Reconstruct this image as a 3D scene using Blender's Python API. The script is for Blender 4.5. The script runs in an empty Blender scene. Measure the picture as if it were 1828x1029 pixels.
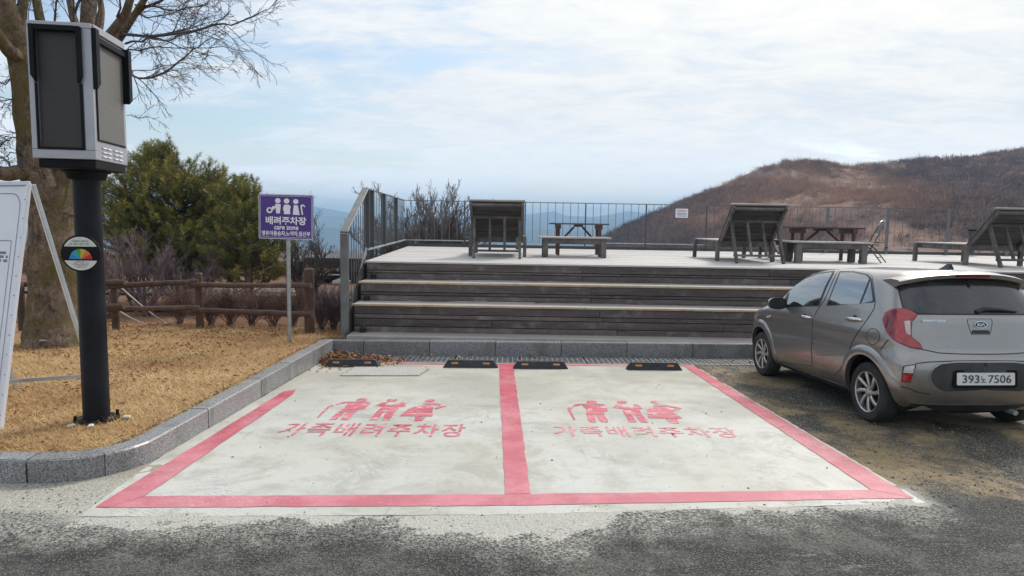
import bpy, bmesh, math, random
import numpy as np
from mathutils import Vector, Matrix, noise
from mathutils.bvhtree import BVHTree
from mathutils.geometry import delaunay_2d_cdt

sc = bpy.context.scene
COL = sc.collection
R = math.radians
# ------------------------------------------------------------------ camera
FPX, CX, CY = 1200.0, 914.0, 514.5            # focal length and centre in pixels of the 1828 px wide photograph
CAM_Z, PITCH, ROLL = 1.68, math.atan((514.5 - 400.0) / 1200.0), 0.0165
SL, SX = 0.039, 0.0078                        # the car park falls away from the camera and rises to the right
_f = Vector((0, math.cos(PITCH), -math.sin(PITCH)))
_r0 = Vector((1, 0, 0)); _u0 = _r0.cross(_f)
_r = _r0 * math.cos(ROLL) + _u0 * math.sin(ROLL)
_u = -_r0 * math.sin(ROLL) + _u0 * math.cos(ROLL)
cam_data = bpy.data.cameras.new('camera')
cam = bpy.data.objects.new('camera', cam_data); COL.objects.link(cam)
cam_data.sensor_width = 36.0
cam_data.lens = 36.0 * FPX / 1828.0
cam_data.clip_start = 0.05; cam_data.clip_end = 20000
cam.matrix_world = Matrix(((_r.x, _u.x, -_f.x, 0), (_r.y, _u.y, -_f.y, 0), (_r.z, _u.z, -_f.z, CAM_Z), (0, 0, 0, 1)))
sc.camera = cam
# ------------------------------------------------------------------ sky, sun, exposure
SUN_EL, SUN_AZ = R(42), R(35)                 # sun ahead and to the right behind thin cloud
world = bpy.data.worlds.new('World'); sc.world = world; world.use_nodes = True
wn = world.node_tree; wn.nodes.clear()


def N(nt, typ, ins=None, **at):
    n = nt.nodes.new(typ)
    for k, v in at.items():
        setattr(n, k, v)
    for k, v in (ins or {}).items():
        s = n.inputs[k]
        if isinstance(v, bpy.types.NodeSocket):
            nt.links.new(v, s)
        else:
            s.default_value = v
    return n


def MATH(nt, op, a, b=0.0, c=None, clamp=False):
    n = N(nt, 'ShaderNodeMath', {0: a, 1: b}, operation=op, use_clamp=clamp)
    if c is not None:
        if isinstance(c, bpy.types.NodeSocket): nt.links.new(c, n.inputs[2])
        else: n.inputs[2].default_value = c
    return n.outputs[0]


def RNG(nt, v, a, b, c=0.0, d=1.0, smooth=True):
    n = N(nt, 'ShaderNodeMapRange', {0: v, 1: a, 2: b, 3: c, 4: d}, interpolation_type='SMOOTHSTEP' if smooth else 'LINEAR')
    return n.outputs[0]


def MIX(nt, fac, a, b, blend='MIX'):
    n = nt.nodes.new('ShaderNodeMix'); n.data_type = 'RGBA'; n.blend_type = blend
    for i, v in ((0, fac), (6, a), (7, b)):
        if isinstance(v, bpy.types.NodeSocket): nt.links.new(v, n.inputs[i])
        elif i == 0: n.inputs[0].default_value = v
        else: n.inputs[i].default_value = (*v, 1) if len(v) == 3 else v
    return n.outputs[2]


def NOISE(nt, vec, scale, detail=4, rough=0.55, dist=0.0):
    return N(nt, 'ShaderNodeTexNoise', {'Vector': vec, 'Scale': scale, 'Detail': detail, 'Roughness': rough, 'Distortion': dist}).outputs['Fac']


sky = N(wn, 'ShaderNodeTexSky', sky_type='NISHITA', sun_disc=False, sun_elevation=SUN_EL, sun_rotation=SUN_AZ, altitude=300)
sky.air_density = 1.2; sky.dust_density = 1.5
tc = N(wn, 'ShaderNodeTexCoord').outputs['Generated']
sp = N(wn, 'ShaderNodeSeparateXYZ', {0: tc})
zz = MATH(wn, 'ADD', MATH(wn, 'MAXIMUM', sp.outputs[2], 0.0), 0.16)
cv = N(wn, 'ShaderNodeCombineXYZ', {0: MATH(wn, 'DIVIDE', sp.outputs[0], zz), 1: MATH(wn, 'DIVIDE', sp.outputs[1], zz), 2: 0.37}).outputs[0]
mp = N(wn, 'ShaderNodeMapping', {0: cv, 1: (1.3, 0.4, 0.0), 2: (0, 0, R(16)), 3: (0.75, 1.25, 1.0)}).outputs[0]
n1 = NOISE(wn, mp, 1.15, 9, 0.62, 0.5)
n2 = NOISE(wn, mp, 4.2, 9, 0.66, 0.6)
# thin overcast, thicker towards the sun
sdir = Vector((math.sin(SUN_AZ) * math.cos(SUN_EL), math.cos(SUN_AZ) * math.cos(SUN_EL), math.sin(SUN_EL)))
dt = N(wn, 'ShaderNodeVectorMath', {0: tc, 1: sdir}, operation='DOT_PRODUCT').outputs['Value']
glow = RNG(wn, dt, 0.45, 1.0)
cl = MATH(wn, 'ADD', MATH(wn, 'ADD', MATH(wn, 'MULTIPLY', n1, 0.8), MATH(wn, 'MULTIPLY', n2, 0.25)), MATH(wn, 'MULTIPLY', glow, 0.16))
cover = RNG(wn, cl, 0.44, 0.61, 0.15, 1.0)
shade = RNG(wn, MATH(wn, 'ADD', MATH(wn, 'MULTIPLY', n2, 0.6), MATH(wn, 'MULTIPLY', n1, 0.5)), 0.38, 0.70)
ccol = MIX(wn, shade, (0.66, 0.75, 0.86), (0.88, 0.91, 0.94))
ccol = MIX(wn, MATH(wn, 'MULTIPLY', glow, MATH(wn, 'ADD', 0.35, MATH(wn, 'MULTIPLY', shade, 0.5))), ccol, (1.12, 1.07, 0.98))
hzn = RNG(wn, sp.outputs[2], 0.17, 0.0)                       # milky brightening towards the horizon
ccol = MIX(wn, MATH(wn, 'MULTIPLY', hzn, 0.85), ccol, (1.32, 1.34, 1.36))
cover = MATH(wn, 'MAXIMUM', cover, MATH(wn, 'MULTIPLY', hzn, 0.9))
bg1 = N(wn, 'ShaderNodeBackground', {0: sky.outputs[0], 1: 0.13})
bg2 = N(wn, 'ShaderNodeBackground', {0: ccol, 1: 0.95})
mx = N(wn, 'ShaderNodeMixShader', {0: cover, 1: bg1.outputs[0], 2: bg2.outputs[0]})
N(wn, 'ShaderNodeOutputWorld', {0: mx.outputs[0]})
sun_d = bpy.data.lights.new('sun', 'SUN'); sun_d.energy = 2.7; sun_d.angle = R(13); sun_d.color = (1.0, 0.95, 0.87)
sun = bpy.data.objects.new('sun', sun_d); COL.objects.link(sun)
sun.rotation_euler = sdir.to_track_quat('Z', 'Y').to_euler(); sun.location = (0, 0, 40)
vs = sc.view_settings
sc.display_settings.display_device = 'sRGB'
vs.view_transform = 'Standard'; vs.look = 'None'; vs.gamma = 1.0; vs.use_curve_mapping = False
vs.exposure = 0.22
cy = sc.cycles
cy.use_denoising = True
cy.max_bounces = 6; cy.diffuse_bounces = 3; cy.glossy_bounces = 3; cy.volume_bounces = 0; cy.transparent_max_bounces = 8
cy.sample_clamp_indirect = 4.0
cy.caustics_reflective = False; cy.caustics_refractive = False


# ------------------------------------------------------------------ places: from a pixel of the photograph to a point in the world
def ray(px, py): return _f * FPX + _r * (px - CX) - _u * (py - CY)
C0 = Vector((0, 0, CAM_Z))
def zg(x, y): return -SL * y + SX * x
def gnd(px, py):
    d = ray(px, py); return C0 + d * (-CAM_Z / (d.z + SL * d.y - SX * d.x))
def aty(px, py, y):
    d = ray(px, py); return C0 + d * (y / d.y)
def atz(px, py, z):
    d = ray(px, py); return C0 + d * ((z - CAM_Z) / d.z)
def zlawn(x, y): return -0.046 - 0.0244 * (min(y, 12) - 4.6)
DECK = 0.97


# ------------------------------------------------------------------ building helpers
ORIG = {}
def tag(o, label=None, cat=None, group=None, kind=None):
    for k, v in (('label', label), ('category', cat), ('group', group), ('kind', kind)):
        if v: o[k] = v
    return o
def thing(name, label, cat, loc=(0, 0, 0), group=None):
    o = bpy.data.objects.new(name, None); COL.objects.link(o); o.location = loc; o.empty_display_size = 0.1
    ORIG[o] = Vector(loc)
    return tag(o, label, cat, group)
def origin(o): return ORIG.get(o, Vector((0, 0, 0)))
def link(name, me, mat, parent=None, loc=None):
    o = bpy.data.objects.new(name, me); COL.objects.link(o)
    if mat is not None and not me.materials:
        for m in (mat if isinstance(mat, (list, tuple)) else [mat]): me.materials.append(m)
    if parent is not None:
        o.parent = parent; ORIG[o] = origin(parent)
    elif loc is not None:
        o.location = loc; ORIG[o] = Vector(loc)
    return o
def copy_tree(o, parent=None):
    c = o.copy(); COL.objects.link(c); c.parent = parent
    for ch in o.children: copy_tree(ch, c)
    return c


class MB:
    """Collects shapes in world coordinates; build() links them as one mesh object."""
    def __init__(s): s.v = []; s.f = []; s.mi = []; s.cur = 0
    def add(s, vs_, fs):
        b = len(s.v); s.v += [tuple(p) for p in vs_]; s.f += [tuple(i + b for i in f) for f in fs]; s.mi += [s.cur] * len(fs)
        return s
    def box(s, c, d, M=None):
        x, y, z = d[0] / 2, d[1] / 2, d[2] / 2
        P = [Vector((i * x, j * y, k * z)) for i in (-1, 1) for j in (-1, 1) for k in (-1, 1)]
        if M is not None: P = [M @ p for p in P]
        P = [p + Vector(c) for p in P]
        return s.add(P, [(0, 1, 3, 2), (4, 6, 7, 5), (0, 4, 5, 1), (2, 3, 7, 6), (0, 2, 6, 4), (1, 5, 7, 3)])
    def bar(s, p, q, w, h, up=(0, 0, 1)):
        """a straight square bar from p to q, w wide and h high"""
        p, q = Vector(p), Vector(q); d = (q - p); L = d.length; d /= L
        sd = d.cross(Vector(up)); sd = sd.normalized() if sd.length > 1e-4 else Vector((1, 0, 0))
        u2 = sd.cross(d)
        M = Matrix((sd, d, u2)).transposed()
        return s.box((p + q) / 2, (w, L, h), M)
    def tube(s, path, rad, n=8, cap=True):
        path = [Vector(p) for p in path]; k = len(path)
        if not isinstance(rad, (list, tuple)): rad = [rad] * k
        vs_ = []; prev = None
        for i, p in enumerate(path):
            d = (path[min(i + 1, k - 1)] - path[max(i - 1, 0)]).normalized()
            if prev is None: a = d.orthogonal().normalized()
            else:
                a = prev - d * prev.dot(d); a = a.normalized() if a.length > 1e-5 else d.orthogonal().normalized()
            prev = a; b = d.cross(a)
            for j in range(n):
                t = 2 * math.pi * j / n
                vs_.append(p + (a * math.cos(t) + b * math.sin(t)) * rad[i])
        fs = [(i * n + j, i * n + (j + 1) % n, (i + 1) * n + (j + 1) % n, (i + 1) * n + j) for i in range(k - 1) for j in range(n)]
        if cap: fs += [tuple(range(n))[::-1], tuple((k - 1) * n + j for j in range(n))]
        return s.add(vs_, fs)
    def lathe(s, prof, n, c=(0, 0, 0), M=None, closed=False):
        """prof: (radius, height) pairs spun about z, then turned by M"""
        vs_ = []
        for r, h in prof:
            for j in range(n):
                t = 2 * math.pi * j / n; p = Vector((r * math.cos(t), r * math.sin(t), h))
                vs_.append((M @ p if M is not None else p) + Vector(c))
        k = len(prof)
        fs = [(i * n + j, i * n + (j + 1) % n, ((i + 1) % k) * n + (j + 1) % n, ((i + 1) % k) * n + j) for i in range(k if closed else k - 1) for j in range(n)]
        return s.add(vs_, fs)
    def prism(s, poly, o, ux, uy, dep):
        """a flat outline poly (a,b) in the plane o+a*ux+b*uy, given the thickness vector dep"""
        o, ux, uy, dep = Vector(o), Vector(ux), Vector(uy), Vector(dep); n = len(poly)
        A = [o + ux * a + uy * b for a, b in poly]; B = [p + dep for p in A]
        fs = [tuple(range(n)), tuple(range(2 * n - 1, n - 1, -1))] + [(i, i + n, (i + 1) % n + n, (i + 1) % n) for i in range(n)]
        return s.add(A + B, fs)
    def build(s, name, mat, parent=None, smooth=False, bevel=0.0, loc=None, segs=1):
        off = origin(parent) if parent is not None else (Vector(loc) if loc is not None else Vector((0, 0, 0)))
        me = bpy.data.meshes.new(name)
        me.from_pydata([(x - off.x, y - off.y, z - off.z) for x, y, z in s.v], [], s.f)
        bm = bmesh.new(); bm.from_mesh(me)
        for i, f in enumerate(bm.faces): f.material_index = s.mi[i]
        if bevel:
            bmesh.ops.bevel(bm, geom=bm.edges[:], offset=bevel, segments=segs, profile=0.6, affect='EDGES', clamp_overlap=True)
        bmesh.ops.recalc_face_normals(bm, faces=bm.faces[:])
        for f in bm.faces: f.smooth = smooth
        bm.to_mesh(me); bm.free()
        if smooth: me.set_sharp_from_angle(angle=R(38))
        return link(name, me, mat, parent, loc)


def np_mesh(name, V, F, mat, parent=None, tint=None, smooth=False, loc=None):
    V = np.asarray(V, dtype=np.float32); F = np.asarray(F, dtype=np.int32)
    off = origin(parent) if parent is not None else (Vector(loc) if loc is not None else None)
    if off is not None: V = V - np.array(off, dtype=np.float32)
    me = bpy.data.meshes.new(name); k = F.shape[1]
    me.vertices.add(len(V)); me.vertices.foreach_set('co', V.ravel())
    me.loops.add(F.size); me.loops.foreach_set('vertex_index', F.ravel())
    me.polygons.add(len(F)); me.polygons.foreach_set('loop_start', np.arange(0, F.size, k, dtype=np.int32))
    if tint is not None:
        a = me.attributes.new('tint', 'FLOAT', 'POINT'); a.data.foreach_set('value', np.asarray(tint, dtype=np.float32))
    me.update(calc_edges=True); me.validate()
    me.polygons.foreach_set('use_smooth', np.full(len(F), smooth))
    return link(name, me, mat, parent, loc)


def flat(name, poly, h, mat, parent=None, jitter=0.0, step=0.25, seed=1, thick=0.0, loc=None):
    """a sheet lying on the sloping car park, h above it; edges cut into short wavering pieces"""
    rng = random.Random(seed); P = []
    for i, a in enumerate(poly):
        b = poly[(i + 1) % len(poly)]; a, b = Vector(a), Vector(b); k = max(1, int((b - a).length / step))
        for j in range(k):
            p = a + (b - a) * (j / k)
            if j: p = p + Vector((rng.uniform(-jitter, jitter), rng.uniform(-jitter, jitter)))
            P.append(p)
    m = MB(); n = len(P)
    top = [(p.x, p.y, zg(p.x, p.y) + h) for p in P]
    if thick:
        m.add(top + [(x, y, z - thick) for x, y, z in top], [tuple(range(n))] + [(i, (i + 1) % n, (i + 1) % n + n, i + n) for i in range(n)])
    else: m.add(top, [tuple(range(n))])
    me = bpy.data.meshes.new(name); off = origin(parent) if parent is not None else Vector((0, 0, 0))
    me.from_pydata([(x - off.x, y - off.y, z - off.z) for x, y, z in m.v], [], m.f)
    bm = bmesh.new(); bm.from_mesh(me); bmesh.ops.triangulate(bm, faces=[f for f in bm.faces if len(f.verts) > 4]); bmesh.ops.recalc_face_normals(bm, faces=bm.faces[:])
    if not thick:
        for f in bm.faces:
            if f.normal.z < 0: f.normal_flip()
    bm.to_mesh(me); bm.free()
    return link(name, me, mat, parent)


def text_mesh(txt, embolden=0.0, extrude=0.0, spacing=1.0):
    cu = bpy.data.curves.new('text', 'FONT'); cu.body = txt; cu.offset = embolden; cu.extrude = extrude; cu.space_character = spacing; cu.resolution_u = 3
    o = bpy.data.objects.new('text', cu); COL.objects.link(o)
    dg = bpy.context.evaluated_depsgraph_get()
    me = bpy.data.meshes.new_from_object(o.evaluated_get(dg))
    bpy.data.objects.remove(o); bpy.data.curves.remove(cu)
    me.materials.clear()
    return me


def put_text(name, txt, mat, parent, o, ux, uy, w, h, embolden=0.0, lift=0.002, spacing=1.0):
    """lettering fitted to a w by h field whose lower left corner is o, along the unit vectors ux, uy; extruded by lift"""
    me = text_mesh(txt, embolden, 0.0, spacing)
    n = len(me.vertices); co = np.empty(n * 3, dtype=np.float32); me.vertices.foreach_get('co', co); co = co.reshape(-1, 3)
    lo, hi = co.min(0), co.max(0); off = origin(parent)
    o, ux, uy = Vector(o) - off, Vector(ux), Vector(uy); nz = ux.cross(uy).normalized()
    a = (co[:, 0] - lo[0]) / (hi[0] - lo[0]) * w; b = (co[:, 1] - lo[1]) / (hi[1] - lo[1]) * h
    P = np.array(o)[None] + a[:, None] * np.array(ux)[None] + b[:, None] * np.array(uy)[None] + np.array(nz)[None] * lift
    me.vertices.foreach_set('co', P.astype(np.float32).ravel()); me.update()
    for p in me.polygons: p.material_index = 0
    return link(name, me, mat, parent)


# ------------------------------------------------------------------ materials
def new_mat(name):
    m = bpy.data.materials.new(name); m.use_nodes = True; nt = m.node_tree; nt.nodes.clear()
    b = nt.nodes.new('ShaderNodeBsdfPrincipled'); o = nt.nodes.new('ShaderNodeOutputMaterial'); nt.links.new(b.outputs[0], o.inputs[0])
    return m, nt, b
def setin(nt, b, k, v):
    if isinstance(v, bpy.types.NodeSocket): nt.links.new(v, b.inputs[k])
    else: b.inputs[k].default_value = (*v, 1) if isinstance(v, tuple) and len(v) == 3 else v
def bump(nt, b, h, strength, dist):
    n = N(nt, 'ShaderNodeBump', {'Height': h, 'Strength': strength, 'Distance': dist}); nt.links.new(n.outputs[0], b.inputs['Normal'])


def mat(name, c1, c2=None, rough=0.6, scale=6.0, stretch=(1, 1, 1), metal=0.0, fine=0.0, fine_scale=120, bmp=0.0, bd=0.003, objvar=0.0, coat=0.0, spec=0.5, tint=None, dirt=None, dirt_amt=0.5, dirt_scale=1.5, rough2=None, world_pos=False):
    """noise between two colours, finer grain, per-object brightness, optional dirt patches, tint attribute and bump"""
    m, nt, b = new_mat(name)
    if world_pos: base = N(nt, 'ShaderNodeNewGeometry').outputs['Position']
    else: base = N(nt, 'ShaderNodeTexCoord').outputs['Object']
    oi = N(nt, 'ShaderNodeObjectInfo').outputs['Random']
    v = N(nt, 'ShaderNodeVectorMath', {0: base, 1: N(nt, 'ShaderNodeCombineXYZ', {0: MATH(nt, 'MULTIPLY', oi, 37.0), 1: MATH(nt, 'MULTIPLY', oi, 91.0), 2: MATH(nt, 'MULTIPLY', oi, 17.0)}).outputs[0]}, operation='ADD').outputs[0] if not world_pos else base
    vs_ = N(nt, 'ShaderNodeMapping', {0: v, 3: stretch}).outputs[0]
    n = NOISE(nt, vs_, scale, 6, 0.6)
    f = RNG(nt, n, 0.32, 0.68)
    col = MIX(nt, f, c1, c2 if c2 else c1)
    if fine:
        g = NOISE(nt, vs_, fine_scale, 3, 0.6)
        k = RNG(nt, g, 0.25, 0.75, 1 - fine, 1 + fine, False)
        col = MIX(nt, 1.0, col, N(nt, 'ShaderNodeCombineXYZ', {0: k, 1: k, 2: k}).outputs[0], 'MULTIPLY')
    if dirt:
        d = NOISE(nt, v, dirt_scale, 8, 0.65)
        col = MIX(nt, RNG(nt, d, 0.5, 0.72, 0, dirt_amt), col, dirt)
    if tint:
        t = N(nt, 'ShaderNodeAttribute', attribute_name='tint').outputs['Fac']
        col = MIX(nt, t, col, tint)
    if objvar:
        k = RNG(nt, oi, 0, 1, 1 - objvar, 1 + objvar, False)
        col = MIX(nt, 1.0, col, N(nt, 'ShaderNodeCombineXYZ', {0: k, 1: k, 2: k}).outputs[0], 'MULTIPLY')
    setin(nt, b, 'Base Color', col)
    setin(nt, b, 'Roughness', rough if rough2 is None else RNG(nt, n, 0.3, 0.7, rough, rough2))
    b.inputs['Metallic'].default_value = metal; b.inputs['Specular IOR Level'].default_value = spec
    if coat: b.inputs['Coat Weight'].default_value = coat; b.inputs['Coat Roughness'].default_value = 0.06
    if bmp: bump(nt, b, NOISE(nt, vs_, fine_scale if fine else scale * 4, 4, 0.6), bmp, bd)
    return m


MT = {}
MT['galv'] = mat('galvanised_steel', (0.30, 0.31, 0.32), (0.40, 0.41, 0.41), 0.45, 8, metal=0.5, fine=0.1)
MT['grey_rail'] = mat('grey_rail_paint', (0.125, 0.135, 0.14), (0.17, 0.18, 0.185), 0.42, 4, fine=0.12, metal=0.15, dirt=(0.08, 0.075, 0.07), dirt_amt=0.4)
MT['dark_rail'] = mat('dark_rail_paint', (0.045, 0.048, 0.052), (0.06, 0.062, 0.068), 0.5, 4, fine=0.12)
MT['thin_bar'] = mat('thin_bar_paint', (0.10, 0.11, 0.12), (0.14, 0.15, 0.16), 0.5, 4)
MT['pole'] = mat('black_pole_paint', (0.008, 0.009, 0.012), (0.013, 0.015, 0.019), 0.42, 3, fine=0.2, dirt=(0.03, 0.028, 0.026), dirt_amt=0.25, rough2=0.52, spec=0.18)
MT['black'] = mat('black_plastic', (0.006, 0.006, 0.008), (0.011, 0.011, 0.013), 0.5, 6, fine=0.1, spec=0.12)
MT['silver'] = mat('silver_cabinet', (0.36, 0.36, 0.39), (0.42, 0.42, 0.45), 0.38, 3, metal=0.35, dirt=(0.22, 0.21, 0.21), dirt_amt=0.3)
MT['white'] = mat('white_board', (0.74, 0.75, 0.80), (0.78, 0.79, 0.84), 0.35, 2, dirt=(0.60, 0.60, 0.62), dirt_amt=0.4)
MT['ink'] = mat('dark_ink', (0.05, 0.05, 0.06), None, 0.5)
MT['ink_grey'] = mat('grey_ink', (0.16, 0.15, 0.19), None, 0.5)
MT['alu'] = mat('aluminium', (0.62, 0.63, 0.64), (0.52, 0.53, 0.54), 0.35, 5, metal=0.7)
MT['purple'] = mat('purple_sign', (0.055, 0.020, 0.21), (0.060, 0.023, 0.23), 0.32, 3)
MT['sign_white'] = mat('sign_white', (0.78, 0.76, 0.84), None, 0.4)
MT['log'] = mat('brown_log', (0.050, 0.026, 0.016), (0.10, 0.055, 0.036), 0.7, 9, stretch=(1, 1, 0.25), fine=0.3, bmp=0.35, bd=0.006, objvar=0.25, dirt=(0.16, 0.115, 0.085), dirt_amt=0.5, dirt_scale=4)
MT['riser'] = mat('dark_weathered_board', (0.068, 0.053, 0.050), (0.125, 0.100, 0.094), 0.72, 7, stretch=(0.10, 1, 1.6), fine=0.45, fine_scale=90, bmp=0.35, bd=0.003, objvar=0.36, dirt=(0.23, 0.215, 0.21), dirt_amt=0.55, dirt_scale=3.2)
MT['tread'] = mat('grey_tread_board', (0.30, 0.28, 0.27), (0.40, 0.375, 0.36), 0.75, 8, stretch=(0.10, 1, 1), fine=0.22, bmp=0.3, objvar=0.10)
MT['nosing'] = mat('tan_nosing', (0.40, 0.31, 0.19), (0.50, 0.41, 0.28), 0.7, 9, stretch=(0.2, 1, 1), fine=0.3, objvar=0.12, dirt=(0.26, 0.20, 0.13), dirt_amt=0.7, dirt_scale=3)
MT['decking'] = mat('bleached_decking', (0.42, 0.40, 0.385), (0.53, 0.505, 0.49), 0.75, 6, stretch=(0.10, 1, 1), fine=0.2, bmp=0.3)
MT['lounger'] = mat('weathered_grey_wood', (0.060, 0.052, 0.048), (0.14, 0.125, 0.118), 0.75, 8, stretch=(0.35, 1, 0.35), fine=0.35, bmp=0.35, objvar=0.22, dirt=(0.21, 0.20, 0.19), dirt_amt=0.4, dirt_scale=5)
MT['lounger_underside'] = mat('shaded_slat_wood', (0.035, 0.028, 0.025), (0.075, 0.06, 0.053), 0.75, 8, stretch=(0.2, 1, 1), fine=0.35, bmp=0.3, objvar=0.3)  # for the back slats: the shade of their underside put into the colour
MT['bench_top'] = mat('bleached_bench_top', (0.30, 0.275, 0.26), (0.42, 0.395, 0.375), 0.75, 8, stretch=(0.2, 1, 1), fine=0.3, bmp=0.3, objvar=0.15)
MT['redwood'] = mat('red_brown_wood', (0.060, 0.024, 0.018), (0.11, 0.048, 0.036), 0.65, 8, stretch=(0.35, 1, 0.35), fine=0.3, bmp=0.3, objvar=0.2)
MT['rubber'] = mat('black_rubber', (0.010, 0.012, 0.016), (0.022, 0.024, 0.028), 0.6, 10, fine=0.3, bmp=0.2, dirt=(0.10, 0.095, 0.09), dirt_amt=0.25)
MT['orange'] = mat('orange_reflector', (0.42, 0.15, 0.04), (0.50, 0.22, 0.07), 0.25, 30)
MT['grate'] = mat('grate_steel', (0.22, 0.23, 0.24), (0.34, 0.35, 0.36), 0.5, 14, metal=0.5, fine=0.25, dirt=(0.12, 0.09, 0.07), dirt_amt=0.5, dirt_scale=5)
MT['pit'] = mat('drain_pit', (0.02, 0.019, 0.018), None, 0.9)
MT['stud_plate'] = mat('pale_chequer_plate', (0.22, 0.21, 0.185), (0.30, 0.29, 0.26), 0.6, 5, fine=0.25, metal=0.0, dirt=(0.30, 0.28, 0.24), dirt_amt=0.5)
MT['stud'] = mat('pale_stud_metal', (0.58, 0.57, 0.52), (0.66, 0.65, 0.60), 0.5, 20)  # studs paler than the plate, so the raised pattern shows
MT['bark'] = mat('grey_brown_bark', (0.075, 0.052, 0.035), (0.30, 0.225, 0.165), 0.85, 5, stretch=(1, 1, 0.5), fine=0.55, fine_scale=24, bmp=1.0, bd=0.04, dirt=(0.115, 0.098, 0.026), dirt_amt=0.9, dirt_scale=1.1)
MT['twig'] = mat('dark_twig', (0.050, 0.040, 0.040), (0.085, 0.068, 0.064), 0.8, 3)
MT['twig_pale'] = mat('grey_twig', (0.11, 0.092, 0.088), (0.165, 0.14, 0.132), 0.8, 2)
MT['twig_brown'] = mat('brown_twig', (0.14, 0.078, 0.060), (0.25, 0.155, 0.125), 0.8, 2)
MT['twig_purple'] = mat('purple_brown_twig', (0.115, 0.076, 0.080), (0.20, 0.145, 0.148), 0.8, 2)
MT['needles'] = mat('pine_needles', (0.040, 0.072, 0.018), (0.085, 0.115, 0.024), 0.55, 1.2, tint=(0.32, 0.27, 0.045))
MT['leaf'] = mat('dead_leaf', (0.17, 0.062, 0.022), (0.30, 0.14, 0.055), 0.75, 3, tint=(0.40, 0.24, 0.11))
MT['straw'] = mat('dry_grass', (0.57, 0.375, 0.165), (0.71, 0.51, 0.255), 0.75, 1.4, tint=(0.35, 0.175, 0.066))
MT['stone'] = mat('small_stone', (0.16, 0.15, 0.135), (0.32, 0.30, 0.27), 0.85, 30, tint=(0.07, 0.065, 0.06))
MT['paint_red'] = None


def mat_granite():
    m, nt, b = new_mat('granite')
    p = N(nt, 'ShaderNodeNewGeometry').outputs['Position']; oi = N(nt, 'ShaderNodeObjectInfo').outputs['Random']
    n = N(nt, 'ShaderNodeTexVoronoi', {'Vector': p, 'Scale': 170.0}, feature='F1').outputs['Color']
    k = N(nt, 'ShaderNodeSeparateColor', {0: n}).outputs[0]
    col = MIX(nt, RNG(nt, k, 0.15, 0.9), (0.105, 0.106, 0.109), (0.37, 0.37, 0.375))
    col = MIX(nt, RNG(nt, NOISE(nt, p, 230, 2), 0.58, 0.66), col, (0.075, 0.075, 0.08))
    st = NOISE(nt, N(nt, 'ShaderNodeMapping', {0: p, 3: (1, 1, 0.6)}).outputs[0], 2.6, 8, 0.65)
    col = MIX(nt, RNG(nt, st, 0.48, 0.70, 0, 0.7), col, (0.105, 0.098, 0.085))
    kk = RNG(nt, oi, 0, 1, 0.88, 1.12, False)
    col = MIX(nt, 1.0, col, N(nt, 'ShaderNodeCombineXYZ', {0: kk, 1: kk, 2: kk}).outputs[0], 'MULTIPLY')
    setin(nt, b, 'Base Color', col); setin(nt, b, 'Roughness', RNG(nt, st, 0.35, 0.7, 0.30, 0.55))
    bump(nt, b, NOISE(nt, p, 130, 4), 0.25, 0.002)
    return m
MT['granite'] = mat_granite()


def mat_bark():
    m, nt, b = new_mat('mossy_flaking_bark'); p = N(nt, 'ShaderNodeNewGeometry').outputs['Position']
    q = N(nt, 'ShaderNodeMapping', {0: p, 3: (1.0, 1.0, 0.75)}).outputs[0]
    n = NOISE(nt, q, 9, 8, 0.72, 0.8); v = N(nt, 'ShaderNodeTexVoronoi', {'Vector': q, 'Scale': 13.0, 'Randomness': 1.0}, feature='DISTANCE_TO_EDGE').outputs['Distance']
    fl = NOISE(nt, q, 48, 5, 0.7); big = NOISE(nt, p, 1.9, 6, 0.6)
    col = MIX(nt, RNG(nt, n, 0.34, 0.66), (0.060, 0.042, 0.028), (0.30, 0.225, 0.165))
    col = MIX(nt, RNG(nt, MATH(nt, 'ADD', MATH(nt, 'MULTIPLY', fl, 0.6), MATH(nt, 'MULTIPLY', big, 0.4)), 0.50, 0.60, 0, 0.75), col, (0.40, 0.32, 0.25))
    col = MIX(nt, MATH(nt, 'MULTIPLY', RNG(nt, big, 0.42, 0.60), RNG(nt, fl, 0.3, 0.6, 0.3, 0.95)), col, (0.13, 0.10, 0.028))
    col = MIX(nt, MATH(nt, 'MULTIPLY', RNG(nt, v, 0.03, 0.0, 0, 0.5), RNG(nt, n, 0.45, 0.6)), col, (0.030, 0.022, 0.016))
    setin(nt, b, 'Base Color', col); b.inputs['Roughness'].default_value = 0.9; b.inputs['Specular IOR Level'].default_value = 0.2
    bump(nt, b, MATH(nt, 'ADD', MATH(nt, 'ADD', n, MATH(nt, 'MULTIPLY', fl, 0.5)), RNG(nt, v, 0.0, 0.12, 0.0, 0.12)), 1.0, 0.05)
    return m
MT['bark'] = mat_bark()


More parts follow.
